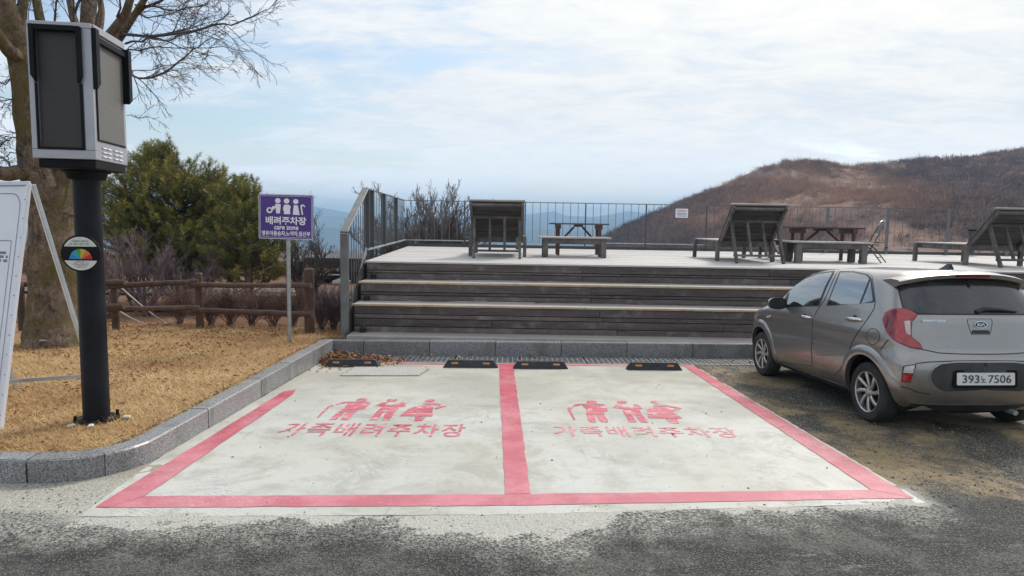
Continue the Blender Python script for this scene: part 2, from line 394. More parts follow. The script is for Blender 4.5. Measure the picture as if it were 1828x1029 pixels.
def mat_concrete(name, red=False):
    m, nt, b = new_mat(name)
    p = N(nt, 'ShaderNodeNewGeometry').outputs['Position']; s = N(nt, 'ShaderNodeSeparateXYZ', {0: p})
    big = NOISE(nt, p, 0.55, 6, 0.6); mid = NOISE(nt, p, 3.0, 7, 0.65); fin = NOISE(nt, p, 60, 4, 0.6)
    if red:
        col = MIX(nt, RNG(nt, mid, 0.35, 0.7), (0.40, 0.045, 0.078), (0.50, 0.075, 0.115))
        dust = RNG(nt, MATH(nt, 'ADD', MATH(nt, 'MULTIPLY', big, 0.6), MATH(nt, 'MULTIPLY', mid, 0.4)), 0.42, 0.62, 0.0, 0.26)
        front = RNG(nt, s.outputs[1], 7.0, 4.2, 0.0, 0.22)          # tyres drag pale dust over the paint by the road
        col = MIX(nt, MATH(nt, 'ADD', dust, front, clamp=True), col, (0.70, 0.40, 0.43))
        col = MIX(nt, RNG(nt, MATH(nt, 'ADD', MATH(nt, 'MULTIPLY', NOISE(nt, p, 38, 5, 0.7), 0.7), MATH(nt, 'MULTIPLY', big, 0.35)), 0.57, 0.68, 0, 0.7), col, (0.56, 0.46, 0.43))
        col = MIX(nt, RNG(nt, NOISE(nt, N(nt, 'ShaderNodeMapping', {0: p, 2: (0, 0, R(20)), 3: (7, 0.8, 1)}).outputs[0], 3.0, 7, 0.75, 0.6), 0.57, 0.70, 0, 0.5), col, (0.30, 0.17, 0.17))
        setin(nt, b, 'Roughness', 0.55)
    else:
        col = MIX(nt, RNG(nt, big, 0.35, 0.65), (0.455, 0.45, 0.40), (0.54, 0.54, 0.51))
        col = MIX(nt, RNG(nt, mid, 0.46, 0.72, 0, 0.7), col, (0.345, 0.33, 0.28))
        col = MIX(nt, RNG(nt, NOISE(nt, p, 1.35, 8, 0.7, 1.2), 0.50, 0.64, 0, 0.62), col, (0.33, 0.315, 0.27))
        back = RNG(nt, MATH(nt, 'ADD', s.outputs[1], MATH(nt, 'MULTIPLY', big, 2.0)), 7.0, 10.4, 0, 0.6)   # silt washed down to the drain
        col = MIX(nt, back, col, (0.42, 0.39, 0.32))
        # faint tyre marks: long thin streaks
        w = N(nt, 'ShaderNodeMapping', {0: p, 2: (0, 0, R(24)), 3: (9.0, 0.55, 1.0)}).outputs[0]
        stk = NOISE(nt, w, 2.4, 6, 0.7, 0.8)
        col = MIX(nt, MATH(nt, 'MULTIPLY', RNG(nt, stk, 0.56, 0.70, 0, 0.75), RNG(nt, NOISE(nt, p, 1.0, 3), 0.46, 0.64)), col, (0.30, 0.29, 0.27))
        w2 = N(nt, 'ShaderNodeMapping', {0: p, 2: (0, 0, R(-8)), 3: (0.5, 7.0, 1.0)}).outputs[0]
        col = MIX(nt, RNG(nt, NOISE(nt, w2, 2.0, 6, 0.7, 0.6), 0.58, 0.72, 0, 0.5), col, (0.36, 0.35, 0.315))
        wv = N(nt, 'ShaderNodeTexWave', {'Vector': N(nt, 'ShaderNodeMapping', {0: p, 2: (0, 0, R(-62))}).outputs[0], 'Scale': 9.0, 'Distortion': 3.0, 'Detail': 2.0, 'Detail Scale': 0.7}, wave_type='BANDS').outputs['Fac']
        tread_m = MATH(nt, 'MULTIPLY', RNG(nt, wv, 0.72, 0.9), RNG(nt, NOISE(nt, p, 0.8, 4, 0.6, 0.4), 0.53, 0.62, 0, 0.6))
        tread_m = MATH(nt, 'MULTIPLY', tread_m, RNG(nt, NOISE(nt, p, 22, 3), 0.42, 0.56))
        col = MIX(nt, tread_m, col, (0.26, 0.255, 0.24))
        sp_ = NOISE(nt, p, 34, 2, 0.5)
        col = MIX(nt, RNG(nt, sp_, 0.72, 0.75), col, (0.10, 0.095, 0.085))
        k = RNG(nt, fin, 0.3, 0.7, 0.93, 1.06, False)
        col = MIX(nt, 1.0, col, N(nt, 'ShaderNodeCombineXYZ', {0: k, 1: k, 2: k}).outputs[0], 'MULTIPLY')
        setin(nt, b, 'Roughness', RNG(nt, NOISE(nt, p, 0.7, 5, 0.6), 0.40, 0.62, 0.36, 0.66))
    setin(nt, b, 'Base Color', col)
    bump(nt, b, MATH(nt, 'ADD', MATH(nt, 'MULTIPLY', fin, 0.5), mid), 0.18, 0.004)
    return m
MT['concrete'] = mat_concrete('pale_concrete'); MT['paint_red'] = mat_concrete('worn_red_paint', True)
MT['stencil_red'] = mat('stencil_red', (0.45, 0.065, 0.105), (0.58, 0.16, 0.20), 0.6, 4, fine=0.2, fine_scale=60, dirt=(0.66, 0.58, 0.55), dirt_amt=0.9, dirt_scale=9, world_pos=True)
MT['stencil_faint'] = mat('stencil_faint_red', (0.55, 0.15, 0.18), (0.62, 0.30, 0.32), 0.6, 5, fine=0.2, fine_scale=60, dirt=(0.63, 0.57, 0.53), dirt_amt=0.9, dirt_scale=8, world_pos=True)


def mat_ground():
    """asphalt in front, stony soil to the right, sandy grit by the kerb and spilled concrete round the slab"""
    m, nt, b = new_mat('asphalt_and_gravel')
    p = N(nt, 'ShaderNodeNewGeometry').outputs['Position']; s = N(nt, 'ShaderNodeSeparateXYZ', {0: p}); X, Y = s.outputs[0], s.outputs[1]
    big = NOISE(nt, p, 0.8, 6, 0.62); mid = NOISE(nt, p, 3.2, 7, 0.66); fin = NOISE(nt, p, 55, 4, 0.7); spk = NOISE(nt, p, 150, 2, 0.6)
    vor = N(nt, 'ShaderNodeTexVoronoi', {'Vector': p, 'Scale': 85.0}, feature='F1'); vd = vor.outputs['Distance']
    vk = N(nt, 'ShaderNodeSeparateColor', {0: vor.outputs['Color']}).outputs[0]
    asp = MIX(nt, RNG(nt, vk, 0.2, 0.95), (0.040, 0.040, 0.039), (0.165, 0.163, 0.152))
    asp = MIX(nt, RNG(nt, vd, 0.25, 0.6), asp, (0.014, 0.014, 0.014))
    asp = MIX(nt, RNG(nt, spk, 0.60, 0.70, 0, 0.5), asp, (0.33, 0.32, 0.29))
    asp = MIX(nt, MATH(nt, 'MULTIPLY', RNG(nt, MATH(nt, 'ADD', MATH(nt, 'MULTIPLY', mid, 0.6), MATH(nt, 'MULTIPLY', big, 0.4)), 0.44, 0.62, 0, 0.7), RNG(nt, fin, 0.36, 0.60, 0.1, 1.0)), asp, (0.165, 0.158, 0.138))
    scr = NOISE(nt, N(nt, 'ShaderNodeMapping', {0: p, 2: (0, 0, R(-24)), 3: (0.8, 5.5, 1)}).outputs[0], 2.2, 9, 0.75, 0.7)
    asp = MIX(nt, MATH(nt, 'MULTIPLY', RNG(nt, scr, 0.56, 0.68, 0, 0.6), RNG(nt, fin, 0.38, 0.58)), asp, (0.31, 0.30, 0.27))
    asp = MIX(nt, MATH(nt, 'MULTIPLY', RNG(nt, NOISE(nt, p, 1.1, 9, 0.72, 0.4), 0.54, 0.66, 0, 0.35), RNG(nt, spk, 0.4, 0.6)), asp, (0.05, 0.048, 0.04))
    # stony soil
    vor2 = N(nt, 'ShaderNodeTexVoronoi', {'Vector': p, 'Scale': 66.0}, feature='F1'); vk2 = N(nt, 'ShaderNodeSeparateColor', {0: vor2.outputs['Color']}).outputs[1]
    grv = MIX(nt, RNG(nt, vk2, 0.2, 0.95), (0.075, 0.070, 0.058), (0.25, 0.23, 0.19))
    grv = MIX(nt, RNG(nt, vor2.outputs['Distance'], 0.3, 0.65), grv, (0.035, 0.032, 0.027))
    soil = RNG(nt, NOISE(nt, N(nt, 'ShaderNodeMapping', {0: p, 3: (1.1, 0.9, 1)}).outputs[0], 0.95, 9, 0.72, 0.6), 0.45, 0.60)
    grv = MIX(nt, MATH(nt, 'MULTIPLY', soil, RNG(nt, MATH(nt, 'ADD', MATH(nt, 'MULTIPLY', fin, 0.6), MATH(nt, 'MULTIPLY', mid, 0.4)), 0.34, 0.58, 0.15, 1.0)), grv, MIX(nt, mid, (0.24, 0.165, 0.078), (0.40, 0.31, 0.18)))
    edge = MATH(nt, 'ADD', Y, MATH(nt, 'MULTIPLY', MATH(nt, 'SUBTRACT', mid, 0.5), 0.5))
    isgr = MATH(nt, 'MULTIPLY', RNG(nt, edge, 4.42, 4.62), RNG(nt, X, 2.3, 2.6))
    col = MIX(nt, isgr, asp, grv)
    # sandy grit by the left kerb
    sand = MIX(nt, RNG(nt, fin, 0.3, 0.7), (0.27, 0.25, 0.205), (0.42, 0.395, 0.335))
    sand = MIX(nt, RNG(nt, spk, 0.60, 0.68, 0, 0.7), sand, (0.10, 0.09, 0.08))
    sm = MATH(nt, 'MULTIPLY', RNG(nt, MATH(nt, 'ADD', Y, MATH(nt, 'MULTIPLY', MATH(nt, 'SUBTRACT', mid, 0.5), 0.35)), 4.02, 4.12), RNG(nt, X, -2.2, -2.5))
    col = MIX(nt, sm, col, sand)
    # spilled concrete in front of the slab, widest before the middle line
    tongue = RNG(nt, MATH(nt, 'ABSOLUTE', MATH(nt, 'SUBTRACT', X, 0.05)), 0.10, 0.80, 0.36, 0.0)
    e = MATH(nt, 'ADD', MATH(nt, 'ADD', Y, tongue), MATH(nt, 'MULTIPLY', MATH(nt, 'SUBTRACT', MATH(nt, 'ADD', MATH(nt, 'MULTIPLY', mid, 0.6), MATH(nt, 'MULTIPLY', NOISE(nt, p, 1.4, 3), 0.4)), 0.5), 1.2))
    e = MATH(nt, 'SUBTRACT', e, MATH(nt, 'MULTIPLY', X, 0.085))
    spill = MATH(nt, 'MULTIPLY', RNG(nt, MATH(nt, 'ADD', e, MATH(nt, 'MULTIPLY', fin, 0.30)), 4.17, 4.24), MATH(nt, 'MULTIPLY', RNG(nt, X, -2.9, -2.6), RNG(nt, X, 3.0, 2.75)))
    spill = MATH(nt, 'MULTIPLY', spill, RNG(nt, Y, 4.8, 4.6))
    thin = MATH(nt, 'MULTIPLY', RNG(nt, MATH(nt, 'ADD', e, MATH(nt, 'MULTIPLY', fin, 0.5)), 3.95, 4.36, 0, 0.75), RNG(nt, MATH(nt, 'ADD', fin, MATH(nt, 'MULTIPLY', spk, 0.5)), 0.62, 0.86, 0.05, 1.0))
    thin = MATH(nt, 'MULTIPLY', thin, MATH(nt, 'MULTIPLY', RNG(nt, Y, 4.8, 4.6), RNG(nt, X, 3.0, 2.7)))
    cc = MIX(nt, RNG(nt, fin, 0.3, 0.7), (0.36, 0.35, 0.31), (0.52, 0.51, 0.465))
    col = MIX(nt, MATH(nt, 'MAXIMUM', spill, thin), col, cc)
    setin(nt, b, 'Base Color', col); setin(nt, b, 'Roughness', RNG(nt, spill, 0, 1, 0.80, 0.7)); b.inputs['Specular IOR Level'].default_value = 0.35
    hgt = MATH(nt, 'ADD', MATH(nt, 'MULTIPLY', vd, -0.8), MATH(nt, 'ADD', MATH(nt, 'MULTIPLY', fin, 0.8), MATH(nt, 'MULTIPLY', mid, 1.5)))
    bump(nt, b, hgt, 0.7, 0.012)
    return m
MT['ground'] = mat_ground()


def mat_lawn():
    m, nt, b = new_mat('dry_lawn_soil')
    p = N(nt, 'ShaderNodeNewGeometry').outputs['Position']
    big = NOISE(nt, p, 0.9, 6, 0.6); fin = NOISE(nt, p, 45, 5, 0.7)
    col = MIX(nt, RNG(nt, fin, 0.3, 0.7), (0.22, 0.125, 0.05), (0.42, 0.27, 0.115))
    col = MIX(nt, RNG(nt, big, 0.5, 0.7, 0, 0.6), col, (0.17, 0.082, 0.034))
    setin(nt, b, 'Base Color', col); b.inputs['Roughness'].default_value = 0.9
    bump(nt, b, fin, 0.8, 0.02)
    return m
MT['lawn'] = mat_lawn()


def mat_terrain():
    m, nt, b = new_mat('winter_hillside')
    p = N(nt, 'ShaderNodeNewGeometry').outputs['Position']; s = N(nt, 'ShaderNodeSeparateXYZ', {0: p})
    n = NOISE(nt, N(nt, 'ShaderNodeMapping', {0: p, 3: (1, 0.6, 1.6)}).outputs[0], 0.022, 8, 0.6); f = NOISE(nt, p, 0.22, 8, 0.7)
    far = MIX(nt, RNG(nt, n, 0.42, 0.60), (0.135, 0.080, 0.062), (0.28, 0.165, 0.108))
    far = MIX(nt, RNG(nt, f, 0.45, 0.68, 0, 0.7), far, (0.075, 0.052, 0.046))
    near = MIX(nt, RNG(nt, NOISE(nt, p, 1.3, 8, 0.7), 0.35, 0.65), (0.115, 0.052, 0.028), (0.235, 0.135, 0.08))
    near = MIX(nt, RNG(nt, NOISE(nt, p, 12, 5, 0.7), 0.35, 0.7, 0.0, 0.6), near, (0.11, 0.055, 0.03))
    col = MIX(nt, RNG(nt, s.outputs[1], 24, 48), near, far)
    setin(nt, b, 'Base Color', col); b.inputs['Roughness'].default_value = 0.95; b.inputs['Specular IOR Level'].default_value = 0.2
    bump(nt, b, f, 0.6, 1.0)
    return m
MT['terrain'] = mat_terrain()
MT['bush'] = mat('hillside_brush', (0.085, 0.055, 0.054), (0.175, 0.105, 0.090), 0.9, 0.05, tint=(0.46, 0.27, 0.165), spec=0.2, world_pos=True)
MT['mountain'] = mat('far_mountain', (0.05, 0.06, 0.05), (0.09, 0.08, 0.07), 0.95, 0.004, spec=0.1, world_pos=True)
MT['plain_grey'] = mat('grey_render', (0.30, 0.29, 0.28), (0.38, 0.37, 0.355), 0.8, 3, fine=0.1, dirt=(0.2, 0.19, 0.18), dirt_amt=0.5)
MT['pale'] = mat('pale_render', (0.55, 0.54, 0.52), (0.62, 0.61, 0.59), 0.7, 3, dirt=(0.42, 0.41, 0.39), dirt_amt=0.4)
MT['dark_wood'] = mat('dark_hut_wood', (0.022, 0.017, 0.016), (0.045, 0.034, 0.03), 0.6, 5, stretch=(1, 1, 0.2), fine=0.2)
MT['gold'] = mat('gold_lettering', (0.50, 0.33, 0.09), None, 0.5)
MT['path'] = mat('pale_path', (0.11, 0.098, 0.09), (0.16, 0.145, 0.133), 0.9, 1.2, fine=0.15, dirt=(0.2, 0.13, 0.09), dirt_amt=0.8, spec=0.1)
MT['tan_post'] = mat('tan_post', (0.42, 0.30, 0.18), (0.52, 0.39, 0.25), 0.6, 4)
MT['rope'] = mat('white_rope', (0.62, 0.60, 0.56), (0.72, 0.70, 0.66), 0.8, 40)
MT['rust'] = mat('dark_fitting', (0.028, 0.020, 0.015), (0.07, 0.045, 0.03), 0.6, 20, fine=0.3)
# ------------------------------------------------------------------ terrain, hills, haze
RX = np.array([-60, 0, 18, 32, 41, 52, 61, 73, 84, 93, 105, 116, 127, 140, 153, 170, 183, 198, 240, 320, 500, 900], float)
RZ = np.array([-34, -22, -13, -6.0, -1.5, 3.6, 8.6, 14.4, 19.2, 23.2, 26.0, 26.3, 25.6, 26.8, 28.4, 29.6, 30.5, 33, 40, 52, 60, 60], float)


def hill_z(x, y):
    Rr = np.interp(x, RX, RZ)
    t = np.clip((y - 62) / (262 - 62), 0, 1); sgm = t ** 0.80 * (1 - 0.10 * np.sin(t * math.pi))
    base = -17.0 + 0.02 * np.clip(x, 0, 200)
    z = base + (Rr - base) * sgm
    z = np.where(y > 262, Rr - (y - 262) * 0.34, z)
    return z


def terr(x, y):
    x = np.asarray(x, float); y = np.asarray(y, float)
    lot = -SL * np.clip(y, -60, 10.9) + SX * np.clip(x, -40, 40) - 0.10
    park = -0.23 - 0.035 * np.clip(y - 11.5, 0, 40) - 0.30 * np.clip(y - 46, 0, 400)
    # right of the lawn the ground drops away behind the terrace
    drop = -0.95 - 0.40 * np.clip(y - 20.5, 0, 45)
    w = np.clip((x + 4.5) / 3.0, 0, 1)
    beyond = park * (1 - w) + np.minimum(drop, park) * w
    valley = -120.0
    beyond = np.maximum(beyond, valley)
    k = np.clip((y - 10.9) / 0.6, 0, 1)
    z = lot * (1 - k) + beyond * k
    h = hill_z(x, y)
    hb = np.clip((y - 48) / 25, 0, 1) * np.clip((x + 20) / 40, 0, 1)
    z = np.where((y > 40), np.maximum(z, h * hb + z * (1 - hb)), z)
    return z


def make_terrain():
    xs = np.concatenate([np.linspace(-5000, -320, 20), np.linspace(-300, -30, 28), np.arange(-28, 30, 1.5), np.arange(30, 260, 3.2), np.linspace(265, 900, 40), np.linspace(950, 5000, 20)])
    ys = np.concatenate([np.linspace(-250, -20, 8), np.arange(-15, 10.9, 3.2), np.array([10.9, 11.2, 11.5, 12]), np.arange(13, 60, 1.3), np.arange(60, 300, 3.2), np.linspace(305, 900, 40), np.linspace(950, 5000, 24)])
    Xg, Yg = np.meshgrid(xs, ys); Zg = terr(Xg, Yg)
    nz = np.zeros_like(Zg)
    for i in range(Zg.shape[0]):
        for j in range(Zg.shape[1]):
            y = Yg[i, j]
            if y > 13:
                a = 0.06 + 2.2 * min(1, max(0, (y - 60) / 120))
                nz[i, j] = a * (noise.fractal(Vector((Xg[i, j] * 0.021, y * 0.021, 1.7)), 0.9, 2.1, 5)) + min(a, 0.7) * 0.5 * noise.noise(Vector((Xg[i, j] * 0.16, y * 0.16, 3)))
    Zg = Zg + nz
    ny, nx = Zg.shape; idx = np.arange(ny * nx).reshape(ny, nx)
    F = np.stack([idx[:-1, :-1], idx[:-1, 1:], idx[1:, 1:], idx[1:, :-1]], -1).reshape(-1, 4)
    o = np_mesh('terrain', np.stack([Xg, Yg, Zg], -1).reshape(-1, 3), F, MT['terrain'], smooth=True)
    tag(o, kind='structure'); return xs, ys, Zg
TXS, TYS, TZ = make_terrain()


def tz(x, y):
    """terrain height by bilinear interpolation (arrays)"""
    x = np.asarray(x, float); y = np.asarray(y, float)
    i = np.clip(np.searchsorted(TXS, x) - 1, 0, len(TXS) - 2); j = np.clip(np.searchsorted(TYS, y) - 1, 0, len(TYS) - 2)
    u = (x - TXS[i]) / (TXS[i + 1] - TXS[i]); v = (y - TYS[j]) / (TYS[j + 1] - TYS[j])
    return (TZ[j, i] * (1 - u) + TZ[j, i + 1] * u) * (1 - v) + (TZ[j + 1, i] * (1 - u) + TZ[j + 1, i + 1] * u) * v


def ridge(name, y0, pts, depth, seed):
    """a mountain chain: crest heights given at px columns of the photograph, sloping down to the valley before and behind"""
    rng = random.Random(seed)
    px = np.array([p[0] for p in pts], float); py = np.array([p[1] for p in pts], float)
    xs = np.linspace((px[0] - 914) / 1200 * y0, (px[-1] - 914) / 1200 * y0, 260)
    cr = []
    for x in xs:
        q = 914 + x / y0 * 1200; yy = np.interp(q, px, py); hz = 400 + 0.0165 * (q - 914)
        z = 1.68 + (hz - yy) * y0 / 1200
        cr.append(z + y0 * 0.0016 * noise.fractal(Vector((x * 9.0 / y0, seed, 0)), 1.0, 2.0, 5))
    cr = np.array(cr); rows = []
    for k, (dy, s) in enumerate(((-depth, 0), (-depth * 0.6, 0.45), (-depth * 0.25, 0.8), (0, 1), (depth * 0.4, 0.6), (depth, 0))):
        base = -122.0
        zz_ = base + (cr - base) * s
        zz_ = zz_ + np.array([y0 * 0.004 * (1 if 0 < s < 1 else 0) * noise.fractal(Vector((x * 7 / y0, k * 3.1, seed)), 1, 2, 4) for x in xs])
        rows.append(np.stack([xs, np.full_like(xs, y0 + dy), zz_], -1))
    V = np.concatenate(rows); n = len(xs); idx = np.arange(len(V)).reshape(len(rows), n)
    F = np.stack([idx[:-1, :-1], idx[:-1, 1:], idx[1:, 1:], idx[1:, :-1]], -1).reshape(-1, 4)
    tag(np_mesh(name, V, F, MT['mountain'], smooth=True), kind='structure')
ridge('mountains', 3900, [(-500, 388), (150, 388), (380, 379), (480, 371), (545, 366), (602, 375), (650, 385), (760, 390), (880, 387), (950, 382), (985, 378), (1010, 386), (1060, 388), (1090, 382), (1120, 376), (1180, 388), (1300, 388), (1500, 396), (2600, 404)], 700, 3)
ridge('mountains', 3000, [(-500, 396), (300, 391), (560, 384), (620, 388), (700, 395), (860, 398), (940, 391), (985, 399), (1060, 392), (1105, 390), (1150, 396), (1260, 394), (1400, 402), (2600, 410)], 500, 8)
ridge('mountains', 2100, [(-500, 412), (100, 408), (560, 405), (700, 412), (900, 416), (960, 410), (1040, 413), (1100, 406), (1250, 412), (2600, 420)], 350, 14)

hz = MB(); hz.box((0, 2320, -16), (9800, 5100, 256))
mh = bpy.data.materials.new('haze_air'); mh.use_nodes = True; hn = mh.node_tree; hn.nodes.clear()
pv = N(hn, 'ShaderNodeVolumePrincipled', {'Color': (0.45, 0.71, 1.0, 1), 'Density': 0.00050, 'Anisotropy': 0.0})
ho = N(hn, 'ShaderNodeOutputMaterial'); hn.links.new(pv.outputs[0], ho.inputs['Volume'])
tag(hz.build('haze', mh), kind='stuff')

# ------------------------------------------------------------------ car park ground, slab and paint
def grid_sheet(name, x0, x1, y0, y1, step, zf, m):
    xs = np.arange(x0, x1 + 1e-6, step); ys = np.arange(y0, y1 + 1e-6, step); Xg, Yg = np.meshgrid(xs, ys)
    Zg = np.vectorize(zf)(Xg, Yg); ny, nx = Zg.shape; idx = np.arange(ny * nx).reshape(ny, nx)
    F = np.stack([idx[:-1, :-1], idx[:-1, 1:], idx[1:, 1:], idx[1:, :-1]], -1).reshape(-1, 4)
    return np_mesh(name, np.stack([Xg, Yg, Zg], -1).reshape(-1, 3), F, m, smooth=True)
def zgr(x, y):
    bump_ = 0.010 * noise.noise(Vector((x * 1.7, y * 1.7, 0))) + 0.006 * noise.noise(Vector((x * 5, y * 5, 2)))
    inside = (-2.55 < x < 2.70 and 4.27 + 0.06 * x < y < 10.6) or (-3.0 < x < 2.70 and y > 5.4)
    return zg(x, y) - (0.0025 if y > 3.6 else 0.004) + (max(-0.003, min(bump_ * 0.7, 0.003)) if not inside else -0.014)
ground = tag(grid_sheet('ground', -30, 30, -12, 10.4, 0.1, zgr, MT['ground']), kind='structure')
slab = tag(flat('parking_slab', [(-2.68, 4.03), (0.0, 4.12), (2.82, 4.39), (2.765, 7.0), (2.72, 9.84), (-2.80, 9.84), (-2.80, 5.30)], 0.0, MT['concrete'], jitter=0.007, step=0.07, thick=0.14), kind='structure')
L1 = 0.003
flat('painted_line', [(-2.587, 4.169), (0.06, 4.27), (2.788, 4.466), (2.57, 4.62), (0.06, 4.475), (-2.45, 4.372)], L1, MT['paint_red'], slab, 0.006, 0.12, 1)
flat('painted_line', [(-2.66, 4.176), (-2.587, 4.169), (-2.4535, 4.3735), (-2.50, 7.55), (-2.55, 7.85), (-2.66, 7.72)], L1 + 0.0012, MT['paint_red'], slab, 0.006, 0.12, 2)
flat('painted_line', [(2.57, 4.619), (2.785, 4.468), (2.694, 9.68), (2.535, 9.68)], L1 + 0.0012, MT['paint_red'], slab, 0.006, 0.12, 3)
flat('painted_line', [(-0.026, 4.470), (0.152, 4.483), (0.036, 9.66), (-0.170, 9.66)], L1 + 0.0012, MT['paint_red'], slab, 0.005, 0.12, 4)
flat('painted_line', [(-1.86, 9.66), (2.694, 9.683), (2.70, 9.80), (-1.86, 9.78)], L1, MT['paint_red'], slab, 0.005, 0.12, 5)

# stencilled figures and words: outlines (a, b) in metres on the slab
def circ(cx, cy_, rx, ry, n=18): return [(cx + rx * math.cos(2 * math.pi * i / n), cy_ + ry * math.sin(2 * math.pi * i / n)) for i in range(n)]
FIG_CANE = [circ(0.50, 0.925, 0.10, 0.075),
            [(0.16, 0.80), (0.30, 0.845), (0.62, 0.845), (0.72, 0.80), (0.30, 0.785), (0.16, 0.74)],
            [(0.30, 0.765), (0.72, 0.775), (0.70, 0.50), (0.62, 0.48), (0.60, 0.34), (0.46, 0.34), (0.44, 0.40), (0.42, 0.34), (0.30, 0.34), (0.34, 0.55)],
            [(0.30, 0.31), (0.425, 0.31), (0.41, 0.05), (0.29, 0.05)], [(0.46, 0.31), (0.60, 0.31), (0.61, 0.05), (0.48, 0.05)],
            [(0.12, 0.72), (0.27, 0.80), (0.27, 0.755), (0.12, 0.675)],
            [(0.02, 0.60), (0.05, 0.66), (0.12, 0.64), (0.10, 0.60), (0.06, 0.60), (0.09, 0.12), (0.05, 0.12)]]
FIG_BABY = [circ(0.45, 0.925, 0.10, 0.075),
            [(0.20, 0.66), (0.30, 0.80), (0.42, 0.83), (0.36, 0.74), (0.46, 0.70), (0.62, 0.72), (0.66, 0.83), (0.74, 0.80), (0.76, 0.62), (0.60, 0.60), (0.40, 0.60)],
            [(0.36, 0.57), (0.68, 0.57), (0.66, 0.34), (0.52, 0.34), (0.50, 0.42), (0.48, 0.34), (0.34, 0.34)],
            [(0.34, 0.31), (0.47, 0.31), (0.46, 0.05), (0.33, 0.05)], [(0.52, 0.31), (0.66, 0.31), (0.66, 0.05), (0.53, 0.05)]]
FIG_SKIRT = [circ(0.48, 0.925, 0.10, 0.075),
             [(0.36, 0.80), (0.62, 0.82), (0.88, 0.66), (0.70, 0.52), (0.64, 0.56), (0.76, 0.66), (0.60, 0.74), (0.38, 0.74)],
             [(0.34, 0.70), (0.56, 0.70), (0.62, 0.62), (0.66, 0.36), (0.10, 0.36), (0.16, 0.56)],
             [(0.08, 0.33), (0.68, 0.33), (0.68, 0.22), (0.06, 0.22)],
             [(0.36, 0.20), (0.58, 0.20), (0.54, 0.03), (0.40, 0.03)]]
def stencil(name, figs, o, w, h, m, skew=0.0, seed=0):
    """one figure painted on the slab: every outline a thin sheet of paint"""
    rng = random.Random(seed); mb = MB()
    for poly in figs:
        pts = []
        for i, (a, b) in enumerate(poly):
            a2, b2 = poly[(i + 1) % len(poly)]; k = 3 if len(poly) < 16 else 1
            for j in range(k):
                pts.append((a + (a2 - a) * j / k + rng.uniform(-.008, .008), b + (b2 - b) * j / k + rng.uniform(-.008, .008)))
        P = []
        for a, b in pts:
            x = o[0] + a * w + (b - 0.0) * skew; y = o[1] + b * h
            P.append((x, y, zg(x, y) + 0.003))
        mb.add(P, [tuple(range(len(P)))])
    me = bpy.data.meshes.new(name); me.from_pydata(mb.v, [], mb.f); bm = bmesh.new(); bm.from_mesh(me)
    bmesh.ops.triangulate(bm, faces=bm.faces[:])
    for f in bm.faces:
        if f.normal.z < 0: f.normal_flip()
    bm.to_mesh(me); bm.free()
    return link(name, me, m, slab)
g1, g2 = gnd(553, 752), gnd(553, 711)
hh = g2.y - g1.y
for k, (fig, xa, xb) in enumerate(((FIG_CANE, 553, 648), (FIG_BABY, 650, 716), (FIG_SKIRT, 706, 790))):
    a, b = gnd(xa, 752), gnd(xb, 752); w_ = (b.x - a.x); c_ = a.x + w_ / 2
    w_ = {0: 0.60, 1: 0.60, 2: 0.53}[k]
    stencil('stencil_figure', fig, ([-1.95, -1.58, -1.145][k], g1.y), w_, hh, MT['stencil_red'], 0.0, k)
g1r, g2r = gnd(1120, 757), gnd(1120, 716); hr = g2r.y - g1r.y
for k, fig in enumerate((FIG_CANE, FIG_BABY, FIG_SKIRT)):
    stencil('stencil_figure', fig, ([0.60, 0.99, 1.365][k], g1r.y), [0.61, 0.56, 0.54][k], hr, MT['stencil_red'], 0.0, 10 + k)
un = Vector((1, 0, SX)).normalized(); vn = Vector((0, 1, -SL)).normalized()
for (pl, pr, pt, m_, sk) in (((487, 778), (828, 778), (657, 756), MT['stencil_red'], 1), ((990, 779), (1322, 779), (1155, 762), MT['stencil_faint'], 2)):
    a, b, t = gnd(*pl), gnd(*pr), gnd(*pt); a = Vector((a.x, a.y, zg(a.x, a.y)))
    put_text('stencil_words', '가족배려주차장', m_, slab, a, un, vn, b.x - a.x, t.y - a.y, 0.012, 0.003, 1.12)

# ------------------------------------------------------------------ granite kerbs (each stone a part)
kerb = tag(bpy.data.objects.new('kerb', None), kind='structure'); COL.objects.link(kerb); ORIG[kerb] = Vector((0, 0, 0))
def ktop(y): return -0.036 - 0.0244 * (y - 4.6)
KP = [(-16.0, 4.50)] + [(-16 + i * 0.9, 4.50 + 0.10 * (i * 0.9) / 12.3) for i in range(1, 14)] + [(-3.42, 4.612)]
arc = []
for i in range(13):
    t = R(-90 + 90 * i / 12); arc.append((-3.36 + 0.56 * math.cos(t), 5.172 + 0.56 * math.sin(t)))
def kerb_stone(path, seed):
    """one stone following path (outer face), 0.165 wide, from below ground to the kerb top"""
    rng = random.Random(seed); dz = rng.uniform(-0.004, 0.004); m = MB(); n = len(path); vs_ = []
    for i, (x, y) in enumerate(path):
        p0, p1 = path[max(i - 1, 0)], path[min(i + 1, n - 1)]; t = Vector((p1[0] - p0[0], p1[1] - p0[1])).normalized(); nn = Vector((-t.y, t.x))
        zt = ktop(y) + dz; zb = zg(x, y) - 0.12; c = 0.012
        vs_ += [(x, y, zb), (x, y, zt - c), (x + nn.x * c, y + nn.y * c, zt), (x + nn.x * 0.165, y + nn.y * 0.165, zt), (x + nn.x * 0.165, y + nn.y * 0.165, zb)]
    fs = [(i * 5 + j, (i + 1) * 5 + j, (i + 1) * 5 + (j + 1) % 5, i * 5 + (j + 1) % 5) for i in range(n - 1) for j in range(5)]
    fs += [(0, 1, 2, 3, 4), tuple((n - 1) * 5 + j for j in (4, 3, 2, 1, 0))]
    m.add(vs_, fs); return m.build('kerb_stone', MT['granite'], kerb)
